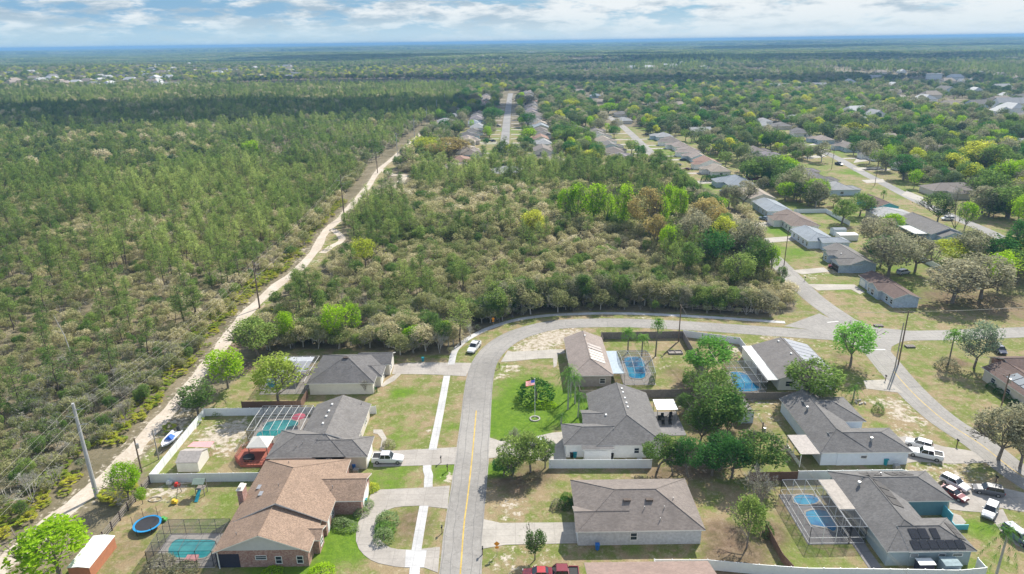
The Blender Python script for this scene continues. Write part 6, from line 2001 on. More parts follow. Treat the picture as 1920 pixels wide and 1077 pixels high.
YT = [  # kind, name, base x, base y, top y, crown radius px, leaf, description
    ('decid', 'lime_tree', 428, 728, 652, 31, L_LIME, 'vivid lime green tree'), ('decid', 'lime_tree', 242, 936, 868, 27, L_LIME, 'vivid green bushy tree'), ('decid', 'lime_tree', 112, 1078, 985, 62, L_LIME, 'big vivid lime green tree'),
    ('decid', 'lime_tree', 268, 945, 915, 11, L_LIME, 'small lime green sapling'), ('decid', 'yellow_green_tree', 522, 757, 668, 40, leafmat('leaf_spring', [(.16, .22, .04), (.25, .29, .06)], .4), 'airy yellow green spring tree'),
    ('oak', 'yard_oak', 372, 780, 716, 33, L_YARD, 'low green bushy oak'), ('oak', 'yard_oak', 487, 672, 594, 44, L_YARD, 'rounded green tree at the woods edge'),
    ('decid', 'lime_tree', 632, 648, 570, 26, L_LIME, 'vivid lime tree in the woods edge'), ('decid', 'lime_tree', 541, 650, 583, 17, L_LIME, 'slim lime green tree'), ('decid', 'lime_tree', 665, 630, 565, 15, L_LIME, 'slim bright lime tree'),
    ('decid', 'lime_tree', 778, 652, 612, 22, L_LIME, 'low lime green tree'), ('decid', 'lime_tree', 835, 640, 600, 11, L_LIME, 'small lime green tree'),
    ('oak', 'yard_oak', 962, 890, 822, 32, L_YARD, 'grey green wispy shrub tree'), ('oak', 'yard_oak', 995, 886, 815, 30, L_YARD, 'leafy shrub tree'), ('oak', 'yard_oak', 1022, 878, 820, 20, L_YARD, 'dense green shrub tree'), ('oak', 'yard_oak', 945, 892, 862, 24, L_DARK, 'low dark green shrub tree'),
    ('oak', 'yard_oak', 1322, 706, 636, 46, leafmat('leaf_fresh', [(.06, .15, .03), (.12, .24, .04)], .28), 'broad fresh green round tree'), ('oak', 'yard_oak', 1338, 765, 690, 42, L_YARD, 'olive green tree over the fence'),
    ('oak', 'tall_evergreen', 1342, 824, 712, 50, L_YARD, 'tall dense green tree'), ('decid', 'tall_evergreen', 1362, 826, 735, 26, L_DARK, 'narrow dark green tree'), ('oak', 'yard_oak', 1232, 884, 815, 31, L_YARD, 'speckled green tree'), ('oak', 'yard_oak', 1290, 895, 822, 29, L_DARK, 'dark green hedge tree'),
    ('oak', 'yard_oak', 1335, 892, 830, 32, L_DARK, 'dark spreading hedge tree'), ('oak', 'yard_oak', 1372, 896, 818, 34, L_DARK, 'dense green hedge tree'), ('oak', 'yard_oak', 1420, 890, 806, 46, L_YARD, 'olive crowned hedge tree'),
    ('oak', 'yard_oak', 1312, 832, 762, 30, L_YARD, 'leafy tree filling the hedge gap'), ('oak', 'yard_oak', 1372, 800, 738, 26, L_YARD, 'round green tree by the small shed'), ('oak', 'yard_oak', 1352, 880, 812, 30, L_DARK, 'dark hedge tree in front'), ('oak', 'yard_oak', 1262, 890, 838, 20, L_DARK, 'low dark hedge tree'), ('oak', 'yard_oak', 1300, 745, 690, 22, L_YARD, 'green tree behind the grey fence'),
    ('bare', 'grey_tree', 1418, 968, 885, 30, L_GREY, 'grey twiggy tree'), ('decid', 'yard_oak', 1400, 1027, 928, 26, L_YARD, 'ragged green tree'), ('oak', 'yard_oak', 1284, 776, 735, 17, L_YARD, 'small feathery tree'),
    ('oak', 'yard_oak', 1516, 752, 672, 52, L_YARD, 'broad green tree leaning over the slate roof'), ('decid', 'lime_tree', 1594, 686, 604, 35, leafmat('leaf_crossing', [(.13, .27, .05), (.19, .33, .07)], .35), 'bright green open tree'),
    ('oak', 'yard_oak', 1826, 690, 602, 32, leafmat('leaf_silver', [(.10, .14, .08), (.20, .23, .16)], .25), 'silvery grey green tree'), ('oak', 'yard_oak', 1872, 862, 755, 46, L_GREY, 'grey olive roadside tree'), ('oak', 'yard_oak', 1912, 878, 770, 40, L_GREY, 'olive brown roadside tree'),
    ('decid', 'sapling', 1003, 1050, 990, 19, L_YARD, 'thin olive sapling'), ('bare', 'grey_tree', 686, 738, 708, 11, L_GREY, 'thin bare sapling by the cream wall'), ('bare', 'grey_tree', 960, 850, 800, 26, L_GREY, 'bare grey twiggy tree'),
    ('oak', 'yard_oak', 1665, 522, 432, 44, L_GREY, 'large grey green oak with forked trunk'), ('oak', 'yard_oak', 1640, 470, 400, 34, L_GREY, 'brown grey bushy oak'), ('oak', 'yard_oak', 1715, 510, 436, 34, L_GREY, 'spreading grey oak'),
    ('oak', 'yard_oak', 1785, 568, 488, 52, L_GREY, 'wide dark grey oak'), ('oak', 'yard_oak', 1838, 560, 476, 50, L_GREY, 'tall grey brown oak'), ('decid', 'lime_tree', 1870, 545, 470, 28, L_LIME, 'vivid lime tree'), ('decid', 'lime_tree', 1885, 500, 445, 24, L_YEL, 'yellow lime tree'),
    ('oak', 'lime_tree', 1785, 492, 450, 36, L_YEL, 'yellow green rounded tree'), ('oak', 'yard_oak', 1900, 500, 412, 34, L_DARK, 'dark round oak on the far lawn'), ('oak', 'yard_oak', 1694, 338, 290, 29, L_DARK, 'dark round headed oak'),
    ('decid', 'lime_tree', 1672, 438, 400, 20, L_LIME, 'small vivid lime tree'), ('decid', 'yard_oak', 1757, 420, 360, 26, L_YARD, 'green tree beside the drive'), ('bare', 'grey_tree', 1790, 428, 350, 30, L_GREY, 'leaning bare tree'), ('decid', 'lime_tree', 1808, 432, 378, 18, L_LIME, 'green tree with a leaning trunk'),
    ('oak', 'yard_oak', 1578, 420, 375, 26, L_YARD, 'olive green clump tree'), ('oak', 'yard_oak', 1612, 405, 360, 24, L_YARD, 'green back yard tree'), ('oak', 'yard_oak', 1470, 335, 290, 26, L_LIME, 'light green round tree'), ('oak', 'yard_oak', 1440, 340, 285, 32, L_YARD, 'tall green back yard tree'),
    ('oak', 'yard_oak', 1408, 345, 300, 24, L_YARD, 'dark green back yard tree'), ('decid', 'lime_tree', 1472, 378, 340, 16, L_LIME, 'yellow lime back yard tree'), ('oak', 'yard_oak', 1500, 378, 340, 18, L_GREY, 'bare brown back yard tree'), ('oak', 'yard_oak', 1530, 385, 335, 22, L_LIME, 'light green tall back yard tree'),
    ('oak', 'yard_oak', 1390, 388, 338, 24, L_GREY, 'grey forked tree on the near lawn'), ('oak', 'yard_oak', 1366, 390, 345, 18, L_GREY, 'thin grey tree on the near lawn'), ('oak', 'yard_oak', 1600, 258, 228, 26, L_YEL, 'golden green round tree'), ('oak', 'yard_oak', 1605, 280, 254, 20, L_DARK, 'dark palm like tree'),
    ('oak', 'yard_oak', 1650, 500, 440, 30, L_DARK, 'small green tree below the oak'), ('decid', 'sapling', 1465, 530, 498, 9, L_YARD, 'small green shrub tree by the road edge'),
    ('decid', 'lime_tree', 1058, 420, 352, 14, L_LIME, 'vivid lime tree'), ('decid', 'lime_tree', 1082, 425, 342, 20, L_LIME, 'vivid lime tree'), ('decid', 'lime_tree', 1112, 430, 338, 21, L_LIME, 'vivid lime tree'), ('decid', 'lime_tree', 1138, 430, 360, 14, L_LIME, 'pale lime tree'),
    ('decid', 'lime_tree', 1166, 438, 338, 18, L_LIME, 'vivid lime tree'), ('oak', 'rust_oak', 1204, 445, 350, 31, L_RUST, 'tall rusty brown crowned tree'), ('oak', 'rust_oak', 1228, 470, 400, 22, L_RUST, 'rusty crowned tree'), ('decid', 'lime_tree', 1256, 420, 342, 16, L_LIME, 'vivid lime tree'),
    ('decid', 'lime_tree', 1275, 425, 350, 13, L_LIME, 'vivid lime tree'), ('decid', 'lime_tree', 1240, 445, 366, 13, L_LIME, 'deep lime tree'), ('decid', 'lime_tree', 1250, 490, 420, 16, L_LIME, 'deep green lime tree'), ('oak', 'yellow_tree', 1004, 450, 392, 26, L_YEL, 'yellow topped round tree'),
    ('oak', 'yellow_tree', 686, 502, 440, 23, L_YEL, 'bright yellow round tree'), ('oak', 'rust_oak', 1330, 440, 370, 34, L_RUST, 'broad rusty olive tree'), ('oak', 'yellow_tree', 1355, 470, 402, 20, L_YEL, 'yellow green tree'), ('decid', 'lime_tree', 1350, 408, 370, 14, L_LIME, 'lime tree by the lawns'),
    ('oak', 'yard_oak', 1300, 470, 392, 32, L_GREY, 'grey wood edge tree'), ('oak', 'yard_oak', 1395, 490, 410, 34, L_GREY, 'grey roadside wood tree'), ('oak', 'yard_oak', 1420, 520, 445, 30, L_YARD, 'green roadside wood tree'), ('oak', 'yard_oak', 1290, 520, 455, 24, L_YARD, 'deep green wood tree'),
    ('oak', 'yard_oak', 1340, 500, 430, 32, L_DARK, 'dark green wood tree'), ('oak', 'yard_oak', 1380, 540, 470, 30, L_YARD, 'green wood tree'), ('decid', 'lime_tree', 1445, 520, 460, 13, L_LIME, 'lime roadside tree'), ('oak', 'rust_oak', 835, 300, 258, 42, L_RUST, 'broad golden brown tree'), ('oak', 'rust_oak', 800, 290, 256, 32, L_YEL, 'golden green wide tree'),
    ('decid', 'lime_tree', 473, 300, 262, 16, L_LIME, 'lone lime tree among pines'), ('oak', 'yard_oak', 942, 300, 262, 14, L_YARD, 'tree at the near end of the straight street'), ('oak', 'yard_oak', 925, 232, 200, 22, L_DARK, 'dark oak on the trail side verge'), ('oak', 'yard_oak', 918, 258, 236, 14, L_GREY, 'grey tree before the near cream gables'),
    ('oak', 'yard_oak', 992, 262, 240, 15, L_LIME, 'fresh green tree before the two storey gable'), ('oak', 'yard_oak', 985, 200, 175, 20, L_GREY, 'grey oak at the top of the straight street'), ('oak', 'yard_oak', 990, 238, 210, 16, L_DARK, 'dark oak on the far side verge'),
    ('oak', 'yard_oak', 1065, 275, 240, 22, L_YARD, 'green back yard tree'), ('oak', 'yard_oak', 1080, 288, 262, 20, L_LIME, 'light green back yard tree'), ('oak', 'yard_oak', 1075, 302, 272, 16, L_YEL, 'golden back yard tree'), ('oak', 'yard_oak', 1110, 310, 280, 20, L_YEL, 'yellow green tree'),
    ('oak', 'yard_oak', 1200, 300, 272, 12, L_DARK, 'dark palm like tree in the lane'), ('oak', 'yard_oak', 1140, 215, 192, 18, L_LIME, 'light green tree behind roofs'), ('oak', 'yard_oak', 1070, 210, 184, 18, L_YEL, 'yellow green tree behind roofs'),
    ('oak', 'yard_oak', 1830, 320, 262, 34, L_YEL, 'yellow green tree in the far grove'), ('oak', 'yard_oak', 1870, 330, 270, 34, L_YARD, 'green tree in the far grove'), ('oak', 'yard_oak', 1905, 360, 300, 36, L_LIME, 'light green tree in the far grove'),
    ('oak', 'yard_oak', 1850, 380, 318, 36, L_YARD, 'mid green tree in the far grove'), ('oak', 'yard_oak', 1890, 410, 345, 38, L_YARD, 'big green tree in the far grove'), ('oak', 'yard_oak', 1840, 405, 350, 30, L_GREY, 'grey tree in the far grove'), ('oak', 'yard_oak', 1870, 240, 222, 30, L_DARK, 'wide dark dome oak')]
for k, n_, bx, by, ty, rad, lf, ds in YT:
    px_tree(k, n_, bx, by, ty, rad, lf, ds, seed=rnd.randrange(4))


def shrub(px, Rm, Hm, leaf, desc, name='round_shrub', sy=1.0, rz=0, label=None):
    g = G(px); r = plant('bush', name, g.x, g.y, leaf, desc, H=Hm, Rr=Rm, seed=rnd.randrange(3), label=label, cat='shrub', group='garden shrubs')
    r.rotation_euler.z = rz; r.scale[1] = r.scale[0] * sy; return r


SHR = leafmat('leaf_topiary', [(.10, .15, .06), (.16, .20, .09)], .2, .4)
L_HEDGE = leafmat('leaf_hedge', [(.02, .06, .012), (.035, .09, .018)], .15, .8)
shrub((1005, 748), 4.0, 4.8, L_HEDGE, '', label='huge dark green round shrub behind the flagpole')
shrub((1016, 762), 3.2, 1.0, L_LIME, '', 'hedge', .5, label='low curved lime hedge at the foot of the huge round shrub')
shrub((645, 988), 2.6, 1.5, SHR, '', 'hedge', .5, -.4, label='clipped grey green hedge by the brick entrance')
shrub((678, 966), 1.4, 1.4, SHR, '', 'hedge', .7, .6, label='short clipped hedge at the inside of the loop drive')
shrub((688, 950), 1.2, 1.3, SHR, '', label='clipped shrub next to the teal bin')
shrub((726, 982), 1.9, 2.2, SHR, '', label='upper grey green shrub on the loop island')
shrub((722, 996), 1.7, 1.6, L_PALM, '', label='palm like green shrub in the middle of the loop island')
shrub((720, 1012), 1.6, 2.0, SHR, '', label='lower round topiary on the loop island')
shrub((729, 838), 1.3, 1.6, L_GREY, '', label='grey dry round shrub above the white pickup')
shrub((1775, 690), 2.6, 2.6, plain('x', (0, 0, 0)) if False else L_GREY, '', label='reddish grey shrub around the ball palm trunk')
shrub((1646, 772), 1.2, 2.2, L_YARD, '', label='small upright green shrub on the dry slope')
shrub((1060, 950), 1.3, 1.9, L_HEDGE, '', label='dark green shrub against the taupe hip roofed house')
shrub((1062, 935), 1.0, 1.2, L_YARD, '', label='small fresh green shrub above the dark one')
shrub((1045, 950), 1.1, 1.5, L_GREY, '', label='spiky grey shrub on the lawn beside the dark one')
shrub((1222, 720), .7, 2.2, L_HEDGE, '', label='column shrub at the corner of the arched cage')
shrub((697, 918), 1.3, 1.2, L_YEL, '', label='yellow green shrub at the garage bed')
shrub((1568, 845), .9, 1.6, L_HEDGE, '', label='low palm shrub against the white wall')
shrub((602, 1077), 2.0, 1.2, L_LIME, '', label='yellow green shrub at the bottom edge')
shrub((510, 1077), 1.6, .8, L_LIME, '', label='low lime shrub below the brick wall')
shrub((300, 1062), 2.2, 1.5, L_GREY, '', label='grey dry bush at the pool cage corner')
shrub((345, 1072), 2.0, 1.3, L_GREY, '', label='second grey dry bush below the pool cage')
shrub((1430, 1000), 1.6, 2.2, L_YARD, '', label='green bush along the low plank fence')
shrub((700, 735), .9, 1.4, L_HEDGE, '', label='dark ball shrub at the cream house corner')
shrub((410, 776), 1.5, 1.2, L_YARD, '', label='small bush inside the white fence corner')
for k in range(9):
    g = Vector((106.5 + k * .3, 362 + k * 2.6, 0)); g = Vector((104 + k * 2.4, 364, 0))
    plant('bush', 'hedge', g.x, g.y, L_HEDGE, 'dark hedge clump in the tall hedge row', H=3.6, Rr=1.9, seed=k % 3, cat='hedge', group='tall hedge row')
for k in range(5):
    g = Vector((104.2, 121.5 + k * 2.4, 0))
    plant('bush', 'hedge', g.x - .9, g.y, L_HEDGE, 'dark foundation shrub before the tan corner house', H=1.4, Rr=1.1, seed=k % 3, cat='hedge', group='foundation shrubs')


# palms -------------------------------------------------------
def palm(px, H, label, style='sabal', R_=1.9):
    g = G(px); r = thing('palm_tree', (g.x, g.y, 0), label, 'palm', 'palm trees')
    t = MB(); lean = rnd.uniform(-.3, .3)
    t.tube([(g.x, g.y, 0), (g.x + lean * .3, g.y, H * .5), (g.x + lean, g.y, H)], [.2, .15, .15], 7); t.build('trunk', BARKG if style != 'sabal' else BARK, r)
    b = MB(); c = Vector((g.x + lean, g.y, H))
    n = 34 if style == 'sabal' else 18
    for k in range(n):
        a = k * 2.399; el = rnd.uniform(-.7, 1.25)
        L = R_ * rnd.uniform(.8, 1.1) * (1.25 if style == 'queen' else 1)
        pts = []
        for i in range(6):
            s = i / 5
            hz = L * s * math.cos(el) ; z = L * s * math.sin(el) - (1.4 if style == 'queen' else .75) * R_ * s * s * .8
            pts.append(c + Vector((math.cos(a) * hz, math.sin(a) * hz, z)))
        sd = Vector((-math.sin(a), math.cos(a), 0))
        for i in range(5):
            p, q = pts[i], pts[i + 1]
            if style == 'sabal':
                w0, w1 = (.04, .1, .35, .62, .5, .1)[i] * R_ * .5, (.04, .1, .35, .62, .5, .1)[i + 1] * R_ * .5
                if i >= 2:   # split fan tip
                    for sg in (-1, -.33, .33, 1):
                        b.poly([p + sd * w0 * sg, p + sd * w0 * (sg * .6), q + sd * w1 * sg * 1.1 - Vector((0, 0, .12 * abs(sg)))])
                else: b.poly([p - sd * w0, p + sd * w0, q + sd * w1, q - sd * w1])
            else:
                for sg in (-1, 1):
                    for u in (.0, .33, .66):
                        pp = p.lerp(q, u); o = sd * sg * .42 * (1 - .5 * i / 5) + (q - p) * .5 - Vector((0, 0, .28))
                        b.poly([pp, pp.lerp(q, .25), pp + o])
    b.build('crown', L_PALM, r)
    return r


palm((1177, 662), 6.0, 'sabal palm nearest the taupe roof, first of three', 'sabal', 2.3); palm((1203, 668), 5.2, 'shorter middle sabal palm of the three behind the arched cage', 'sabal', 2.2); palm((1229, 668), 9.0, 'tallest sabal palm of the three, beside the arched cage', 'sabal', 2.2)
palm((1065, 768), 8.2, 'tall queen palm standing nearest the huge round shrub', 'queen', 2.6); palm((1078, 757), 6.2, 'queen palm in the middle of the drooping group', 'queen', 2.6); palm((1084, 782), 5.2, 'queen palm closest to the slate roofed white house', 'queen', 2.3); palm((1070, 745), 7.0, 'queen palm at the back of the drooping group', 'queen', 2.4)
palm((1052, 795), 2.2, 'short feathery palm at the lawn edge by the garage roof', 'queen', 1.3); palm((1600, 748), 2.8, 'stout date palm on the dry slope', 'queen', 2.2); palm((1778, 684), 8.2, 'ball headed palm on the corner lawn', 'sabal', 2.6)
palm((1866, 1085), 8.0, 'feathery palm in front of the parked minivan', 'queen', 3.2); palm((1654, 384), 6.0, 'slim palm beside the second street', 'sabal', 1.8); palm((1317, 378), 6.0, 'small palm on the lawn by the hedge row', 'sabal', 1.6); palm((1204, 296), 7.5, 'palm with round head at the lane end', 'sabal', 2.2); palm((1196, 298), 7.0, 'second palm at the lane end', 'sabal', 2.0)


# ------------------------------------------------------------------ woods, scrub and far canopy
RECTS = []
for o in COL.objects:
    if o.type == 'MESH' and o.name.startswith('roof') and o.parent is not None and o.parent.name.startswith('house'):
        bb = [o.matrix_basis @ Vector(c) + o.parent.location for c in o.bound_box]
        RECTS.append((min(b.x for b in bb), min(b.y for b in bb), max(b.x for b in bb), max(b.y for b in bb)))
RA = np.array(RECTS)


def clear(x, y, pad):
    ok = np.ones(len(x), bool)
    for x0, y0, x1, y1 in RECTS:
        ok &= ~((x > x0 - pad) & (x < x1 + pad) & (y > y0 - pad * 2.2) & (y < y1 + pad))
    for pl, w in ((aR1, 3.6), (aR2, 5), (aR3, 6), (aR4, 7)):
        ok &= dist_poly(x, y, pl) > w + pad
    return ok


def infrustum(x, y, z=4, m=60):
    zc = y * cp + (HC - z) * sp
    u2 = x / np.maximum(zc, 1); v2 = (-(y * sp) + (HC - z) * cp) / np.maximum(zc, 1)
    px = CX + (u2 * cr + v2 * sr) * FP; py = CY + (-u2 * sr + v2 * cr) * FP
    return (zc > 20) & (px > -m * 2.5) & (px < 1920 + m) & (py < 1077 + m * 2.5)


def jgrid(x0, y0, x1, y1, s, j=.48):
    gx, gy = np.meshgrid(np.arange(x0, x1, s), np.arange(y0, y1, s))
    x = gx.ravel() + nrg.uniform(-j, j, gx.size) * s; y = gy.ravel() + nrg.uniform(-j, j, gx.size) * s
    return x, y


def fbm(x, y, s, seed=0):
    v = 0
    for k, (a, b, c) in enumerate(((1, .3, 1), (-.5, 1.1, .6), (2.1, -1.3, .4), (-2.7, -2.2, .25), (4.1, 3.0, .18))):
        v = v + c * np.sin((a * x + b * y) / s + seed * 1.7 + k * 2.1 + 1.3 * np.sin((b * x - a * y) / s * .8 + seed + k))
    return v / 2.4


scr, pin = [], []
x, y = jgrid(-420, 84, 200, 420, 3.0)
ins = inpoly(x, y, WOODS_L) | inpoly(x, y, WOODS_C)
edge = inpoly(x, y, WOODS_T)
dT = np.minimum(np.minimum(dist_poly(x, y, aT), dist_poly(x, y, aT2)), dist_poly(x, y, aT3))
ok = (ins | (edge & (nrg.uniform(size=x.size) < .22))) & (dT > 5.0 + 3.0 * (y > 300)) & clear(x, y, 1.5) & infrustum(x, y)
ok &= ~((dT < 8) & (nrg.uniform(size=x.size) < .35))
ok &= ~(edge & (x > -66) & (y < 128) & (y > 84) & (x < -48)) & ~((x > -66.5) & (x < -26) & (y < 131))
x, y, dT = x[ok], y[ok], dT[ok]
# chance of a pine instead of scrub
left = x < -79
pp = np.where(left, np.clip((y - 150) / 260, .12, .62), .08) + np.where(left, .42 * fbm(x, y, 24, 2), 0)
pp = np.where(left & (y < 175), .13 + .12 * (fbm(x, y, 17, 5) > .35), pp)
ce = ~left
pe = np.zeros(len(x))
for (qx, qy, rm, a) in ((700, 420, 15, .8), (690, 390, 14, .8), (720, 450, 12, .7), (870, 335, 30, .9), (950, 330, 34, .9), (800, 330, 30, .85), (1040, 325, 34, .9), (1120, 330, 34, .85), (1200, 340, 24, .8), (1280, 360, 20, .6), (640, 580, 9, .6), (870, 430, 5, 1), (905, 540, 6, .6), (1000, 455, 6, 1), (780, 540, 6, .6), (590, 560, 7, .5), (1290, 480, 10, .4), (560, 600, 6, .4)):
    g = G((qx, qy + 12)); pe = np.maximum(pe, a * np.clip(1.5 - np.hypot(x - g.x, y - g.y) / rm, 0, 1))
pp = np.where(ce, np.maximum(pe, .03), pp)
isp = nrg.uniform(size=len(x)) < pp * .55
nearrail = dT < 10
for i in range(len(x)):
    (pin if isp[i] and not nearrail[i] else scr).append((x[i], y[i]))
scr, pin = np.array(scr), np.array(pin)
# a scrub bush keeps some distance from pines only by chance; order by nearness
scr = scr[np.argsort(np.hypot(scr[:, 0], scr[:, 1]))]; pin = pin[np.argsort(np.hypot(pin[:, 0], pin[:, 1]))]


def fr_in(p, m=-6):
    return infrustum(p[:, 0], p[:, 1], 3, m)


NI = 290
fi = fr_in(scr); si = np.where(fi)[0][:NI]
for i in si:
    x_, y_ = scr[i]; k = rnd.random(); f = fbm(x_, y_, 30, 3)
    tall = (x_ > -66 and y_ < 205 and not x_ < -79)
    if tall and k > .35:
        plant('oak', 'scrub_oak', x_, y_, L_OAK if k < .85 else L_YARD, 'tall grey green wood edge oak', sc=rnd.uniform(.55, .85), bark=BARKG, group='scrub oaks in the wild woods'); continue
    if k < .10: plant('bare', 'scrub_oak', x_, y_, L_GREY, 'leafless grey scrub oak', sc=rnd.uniform(.5, .8), bark=BARKG, group='scrub oaks in the wild woods')
    elif k < .2: plant('decid', 'scrub_oak', x_, y_, L_YARD, 'upright green scrub tree', sc=rnd.uniform(.35, .65), group='scrub oaks in the wild woods')
    elif f > .25: plant('scrub', 'scrub_oak', x_, y_, L_OAK, 'dense olive scrub oak', sc=rnd.uniform(.6, 1.15), group='scrub oaks in the wild woods')
    else: plant('scrub', 'scrub_oak', x_, y_, L_OAK, 'pale twiggy scrub oak', sc=rnd.uniform(.4, .95), bark=BARKG, group='scrub oaks in the wild woods')
rest_s = np.delete(scr, si, 0)
fi = fr_in(pin); pi_ = np.where(fi)[0][:NI]
for i in pi_:
    x_, y_ = pin[i]; s_ = rnd.uniform(.6, 1.0) * rnd.uniform(.9, 1.25)
    plant('pine', 'pine_tree', x_, y_, L_PINE, 'short bushy pine' if s_ < .75 else ('mid height green pine' if s_ < .95 else 'tall bare stemmed pine'), sc=s_, bark=BARKD, group='pines in the wild woods')
rest_p = np.delete(pin, pi_, 0)

# palmetto along the trail
pm = []
x, y = jgrid(-110, 84, -62, 330, 2.0)
d = dist_poly(x, y, aT); lf = x < np.interp(y, aT[:, 1], aT[:, 0])
ok = (d > 3.6) & (d < 11) & infrustum(x, y) & (np.where(lf, fbm(x, y, 6, 4) > -.6, fbm(x, y, 5, 9) > .55)) & clear(x, y, 2)
PX, PY = x[ok], y[ok]


def palmetto_mesh(seed):
    g = np.random.default_rng(seed); V = []
    for f in range(16):
        a = g.uniform(0, 6.28); e = g.uniform(.4, 1.2); L = g.uniform(.6, 1.0)
        c = np.array([math.cos(a) * math.cos(e), math.sin(a) * math.cos(e), math.sin(e)]) * L
        s = np.array([-math.sin(a), math.cos(a), 0])
        for k in range(9):
            t = (k - 4) / 4 * 1.3; dirv = np.array([math.cos(a), math.sin(a), 0]) * math.cos(t) + s * math.sin(t) + np.array([0, 0, .25 - .3 * abs(t)])
            tip = c + dirv * .5; w = np.cross(dirv, [0, 0, 1.]); w = w / (np.linalg.norm(w) + 1e-6) * .05
            V.append([c, c + dirv * .25 + w, tip, c + dirv * .25 - w])
    V = np.array(V).reshape(-1, 3)
    return mesh_np('palmetto', V, np.arange(len(V)).reshape(-1, 4), [L_PMET])


PM = [palmetto_mesh(s) for s in range(4)]
od = np.argsort(np.hypot(PX, PY))
PX, PY = PX[od], PY[od]
for i in range(min(290, len(PX))):
    o = bpy.data.objects.new('palmetto', PM[i % 4]); COL.objects.link(o); o.location = (PX[i], PY[i], 0); s_ = rnd.uniform(.8, 1.6); o.scale = (s_, s_, s_ * rnd.uniform(.7, 1)); o.rotation_euler.z = rnd.uniform(0, 6.28)
    o['category'] = 'palmetto'; o['group'] = 'palmettos along the trail'
    TREES.append((o, 'palmetto', 'yellow green saw palmetto clump'))

# stuff: the rest of the woods as instanced masses --------------------------------
def merged(kind, seed, leaf, bark, big=1.0, lod=1.0):
    P, s, segs = make_tree(kind, seed)
    g = np.random.default_rng(seed + 5)
    if lod < 1:
        P = P[g.permutation(len(P))[: int(len(P) * lod)]]; s = s / math.sqrt(lod) * .95
    V, F = quads(P, s, g)
    TV, TF = tube_np([q for q in segs if q[2] > .045] or segs[:1], 3)
    VV = np.concatenate([V, TV]); 
    # trunk tubes are quads as well
    FF = np.concatenate([F, TF + len(V)]); mi = np.concatenate([np.zeros(len(F), np.int32), np.ones(len(TF), np.int32)])
    return bpy.data.objects.new('source', mesh_np('m_' + kind, VV, FF, [leaf, bark], mi))


def tile_src(seed, leafs, size=60.0, n=95):
    g = np.random.default_rng(seed); Vs, Fs, Ms = [], [], []; c = 0
    for k in range(n):
        x, y = g.uniform(-size / 2, size / 2, 2); R = g.uniform(3.2, 5.2); H = g.uniform(6.5, 11)
        m = 40; v = g.normal(size=(m, 3)); v /= np.linalg.norm(v, axis=1)[:, None]; v[:, 2] = np.abs(v[:, 2]) * .9
        P = v * R * g.uniform(.7, 1, (m, 1)); P[:, 2] = P[:, 2] * (H / R * .55) + H * .35; P[:, 0] += x; P[:, 1] += y
        V, F = quads(P, 1.25, g); Vs.append(V); Fs.append(F + c); c += len(V); Ms.append(np.full(len(F), g.integers(len(leafs)), np.int32))
    return bpy.data.objects.new('source', mesh_np('m_tile', np.concatenate(Vs), np.concatenate(Fs), leafs, np.concatenate(Ms)))


def scatter(name, label, pts, srcs, idx, scl, zs=None):
    col = bpy.data.collections.new(name + '_kinds')
    for o in srcs: col.objects.link(o)
    n = len(pts)
    me = bpy.data.meshes.new(name); me.vertices.add(n)
    z = terrain(pts[:, 0], pts[:, 1])
    me.vertices.foreach_set('co', np.column_stack([pts, z]).astype(np.float32).ravel())
    for nm, ty, val in (('idx', 'INT', idx.astype(np.int32)), ('rz', 'FLOAT', nrg.uniform(0, 6.28, n).astype(np.float32)), ('sc', 'FLOAT', scl.astype(np.float32)), ('sz', 'FLOAT', (scl * nrg.uniform(.85, 1.2, n)).astype(np.float32))):
        a = me.attributes.new(nm, ty, 'POINT'); a.data.foreach_set('value', val)
    ob = bpy.data.objects.new(name, me); COL.objects.link(ob)
    ng = bpy.data.node_groups.new(name, 'GeometryNodeTree')
    ng.interface.new_socket('Geometry', in_out='INPUT', socket_type='NodeSocketGeometry')
    ng.interface.new_socket('Geometry', in_out='OUTPUT', socket_type='NodeSocketGeometry')
    gi, go = ng.nodes.new('NodeGroupInput'), ng.nodes.new('NodeGroupOutput')
    ci = ng.nodes.new('GeometryNodeCollectionInfo'); ci.inputs[0].default_value = col; ci.inputs[1].default_value = True; ci.inputs[2].default_value = True
    ip = ng.nodes.new('GeometryNodeInstanceOnPoints'); ip.inputs['Pick Instance'].default_value = True

    def na(nm, ty):
        q = ng.nodes.new('GeometryNodeInputNamedAttribute'); q.data_type = ty; q.inputs[0].default_value = nm; return q.outputs[0]
    cr1 = ng.nodes.new('ShaderNodeCombineXYZ'); cs = ng.nodes.new('ShaderNodeCombineXYZ')
    ng.links.new(na('rz', 'FLOAT'), cr1.inputs[2])
    s1 = na('sc', 'FLOAT'); ng.links.new(s1, cs.inputs[0]); ng.links.new(s1, cs.inputs[1]); ng.links.new(na('sz', 'FLOAT'), cs.inputs[2])
    ng.links.new(gi.outputs[0], ip.inputs['Points']); ng.links.new(ci.outputs[0], ip.inputs['Instance'])
    ng.links.new(na('idx', 'INT'), ip.inputs['Instance Index']); ng.links.new(cr1.outputs[0], ip.inputs['Rotation']); ng.links.new(cs.outputs[0], ip.inputs['Scale'])
    ng.links.new(ip.outputs[0], go.inputs[0])
    md = ob.modifiers.new('scatter', 'NODES'); md.node_group = ng
    tag(ob, label, None, None, 'stuff')
    return ob


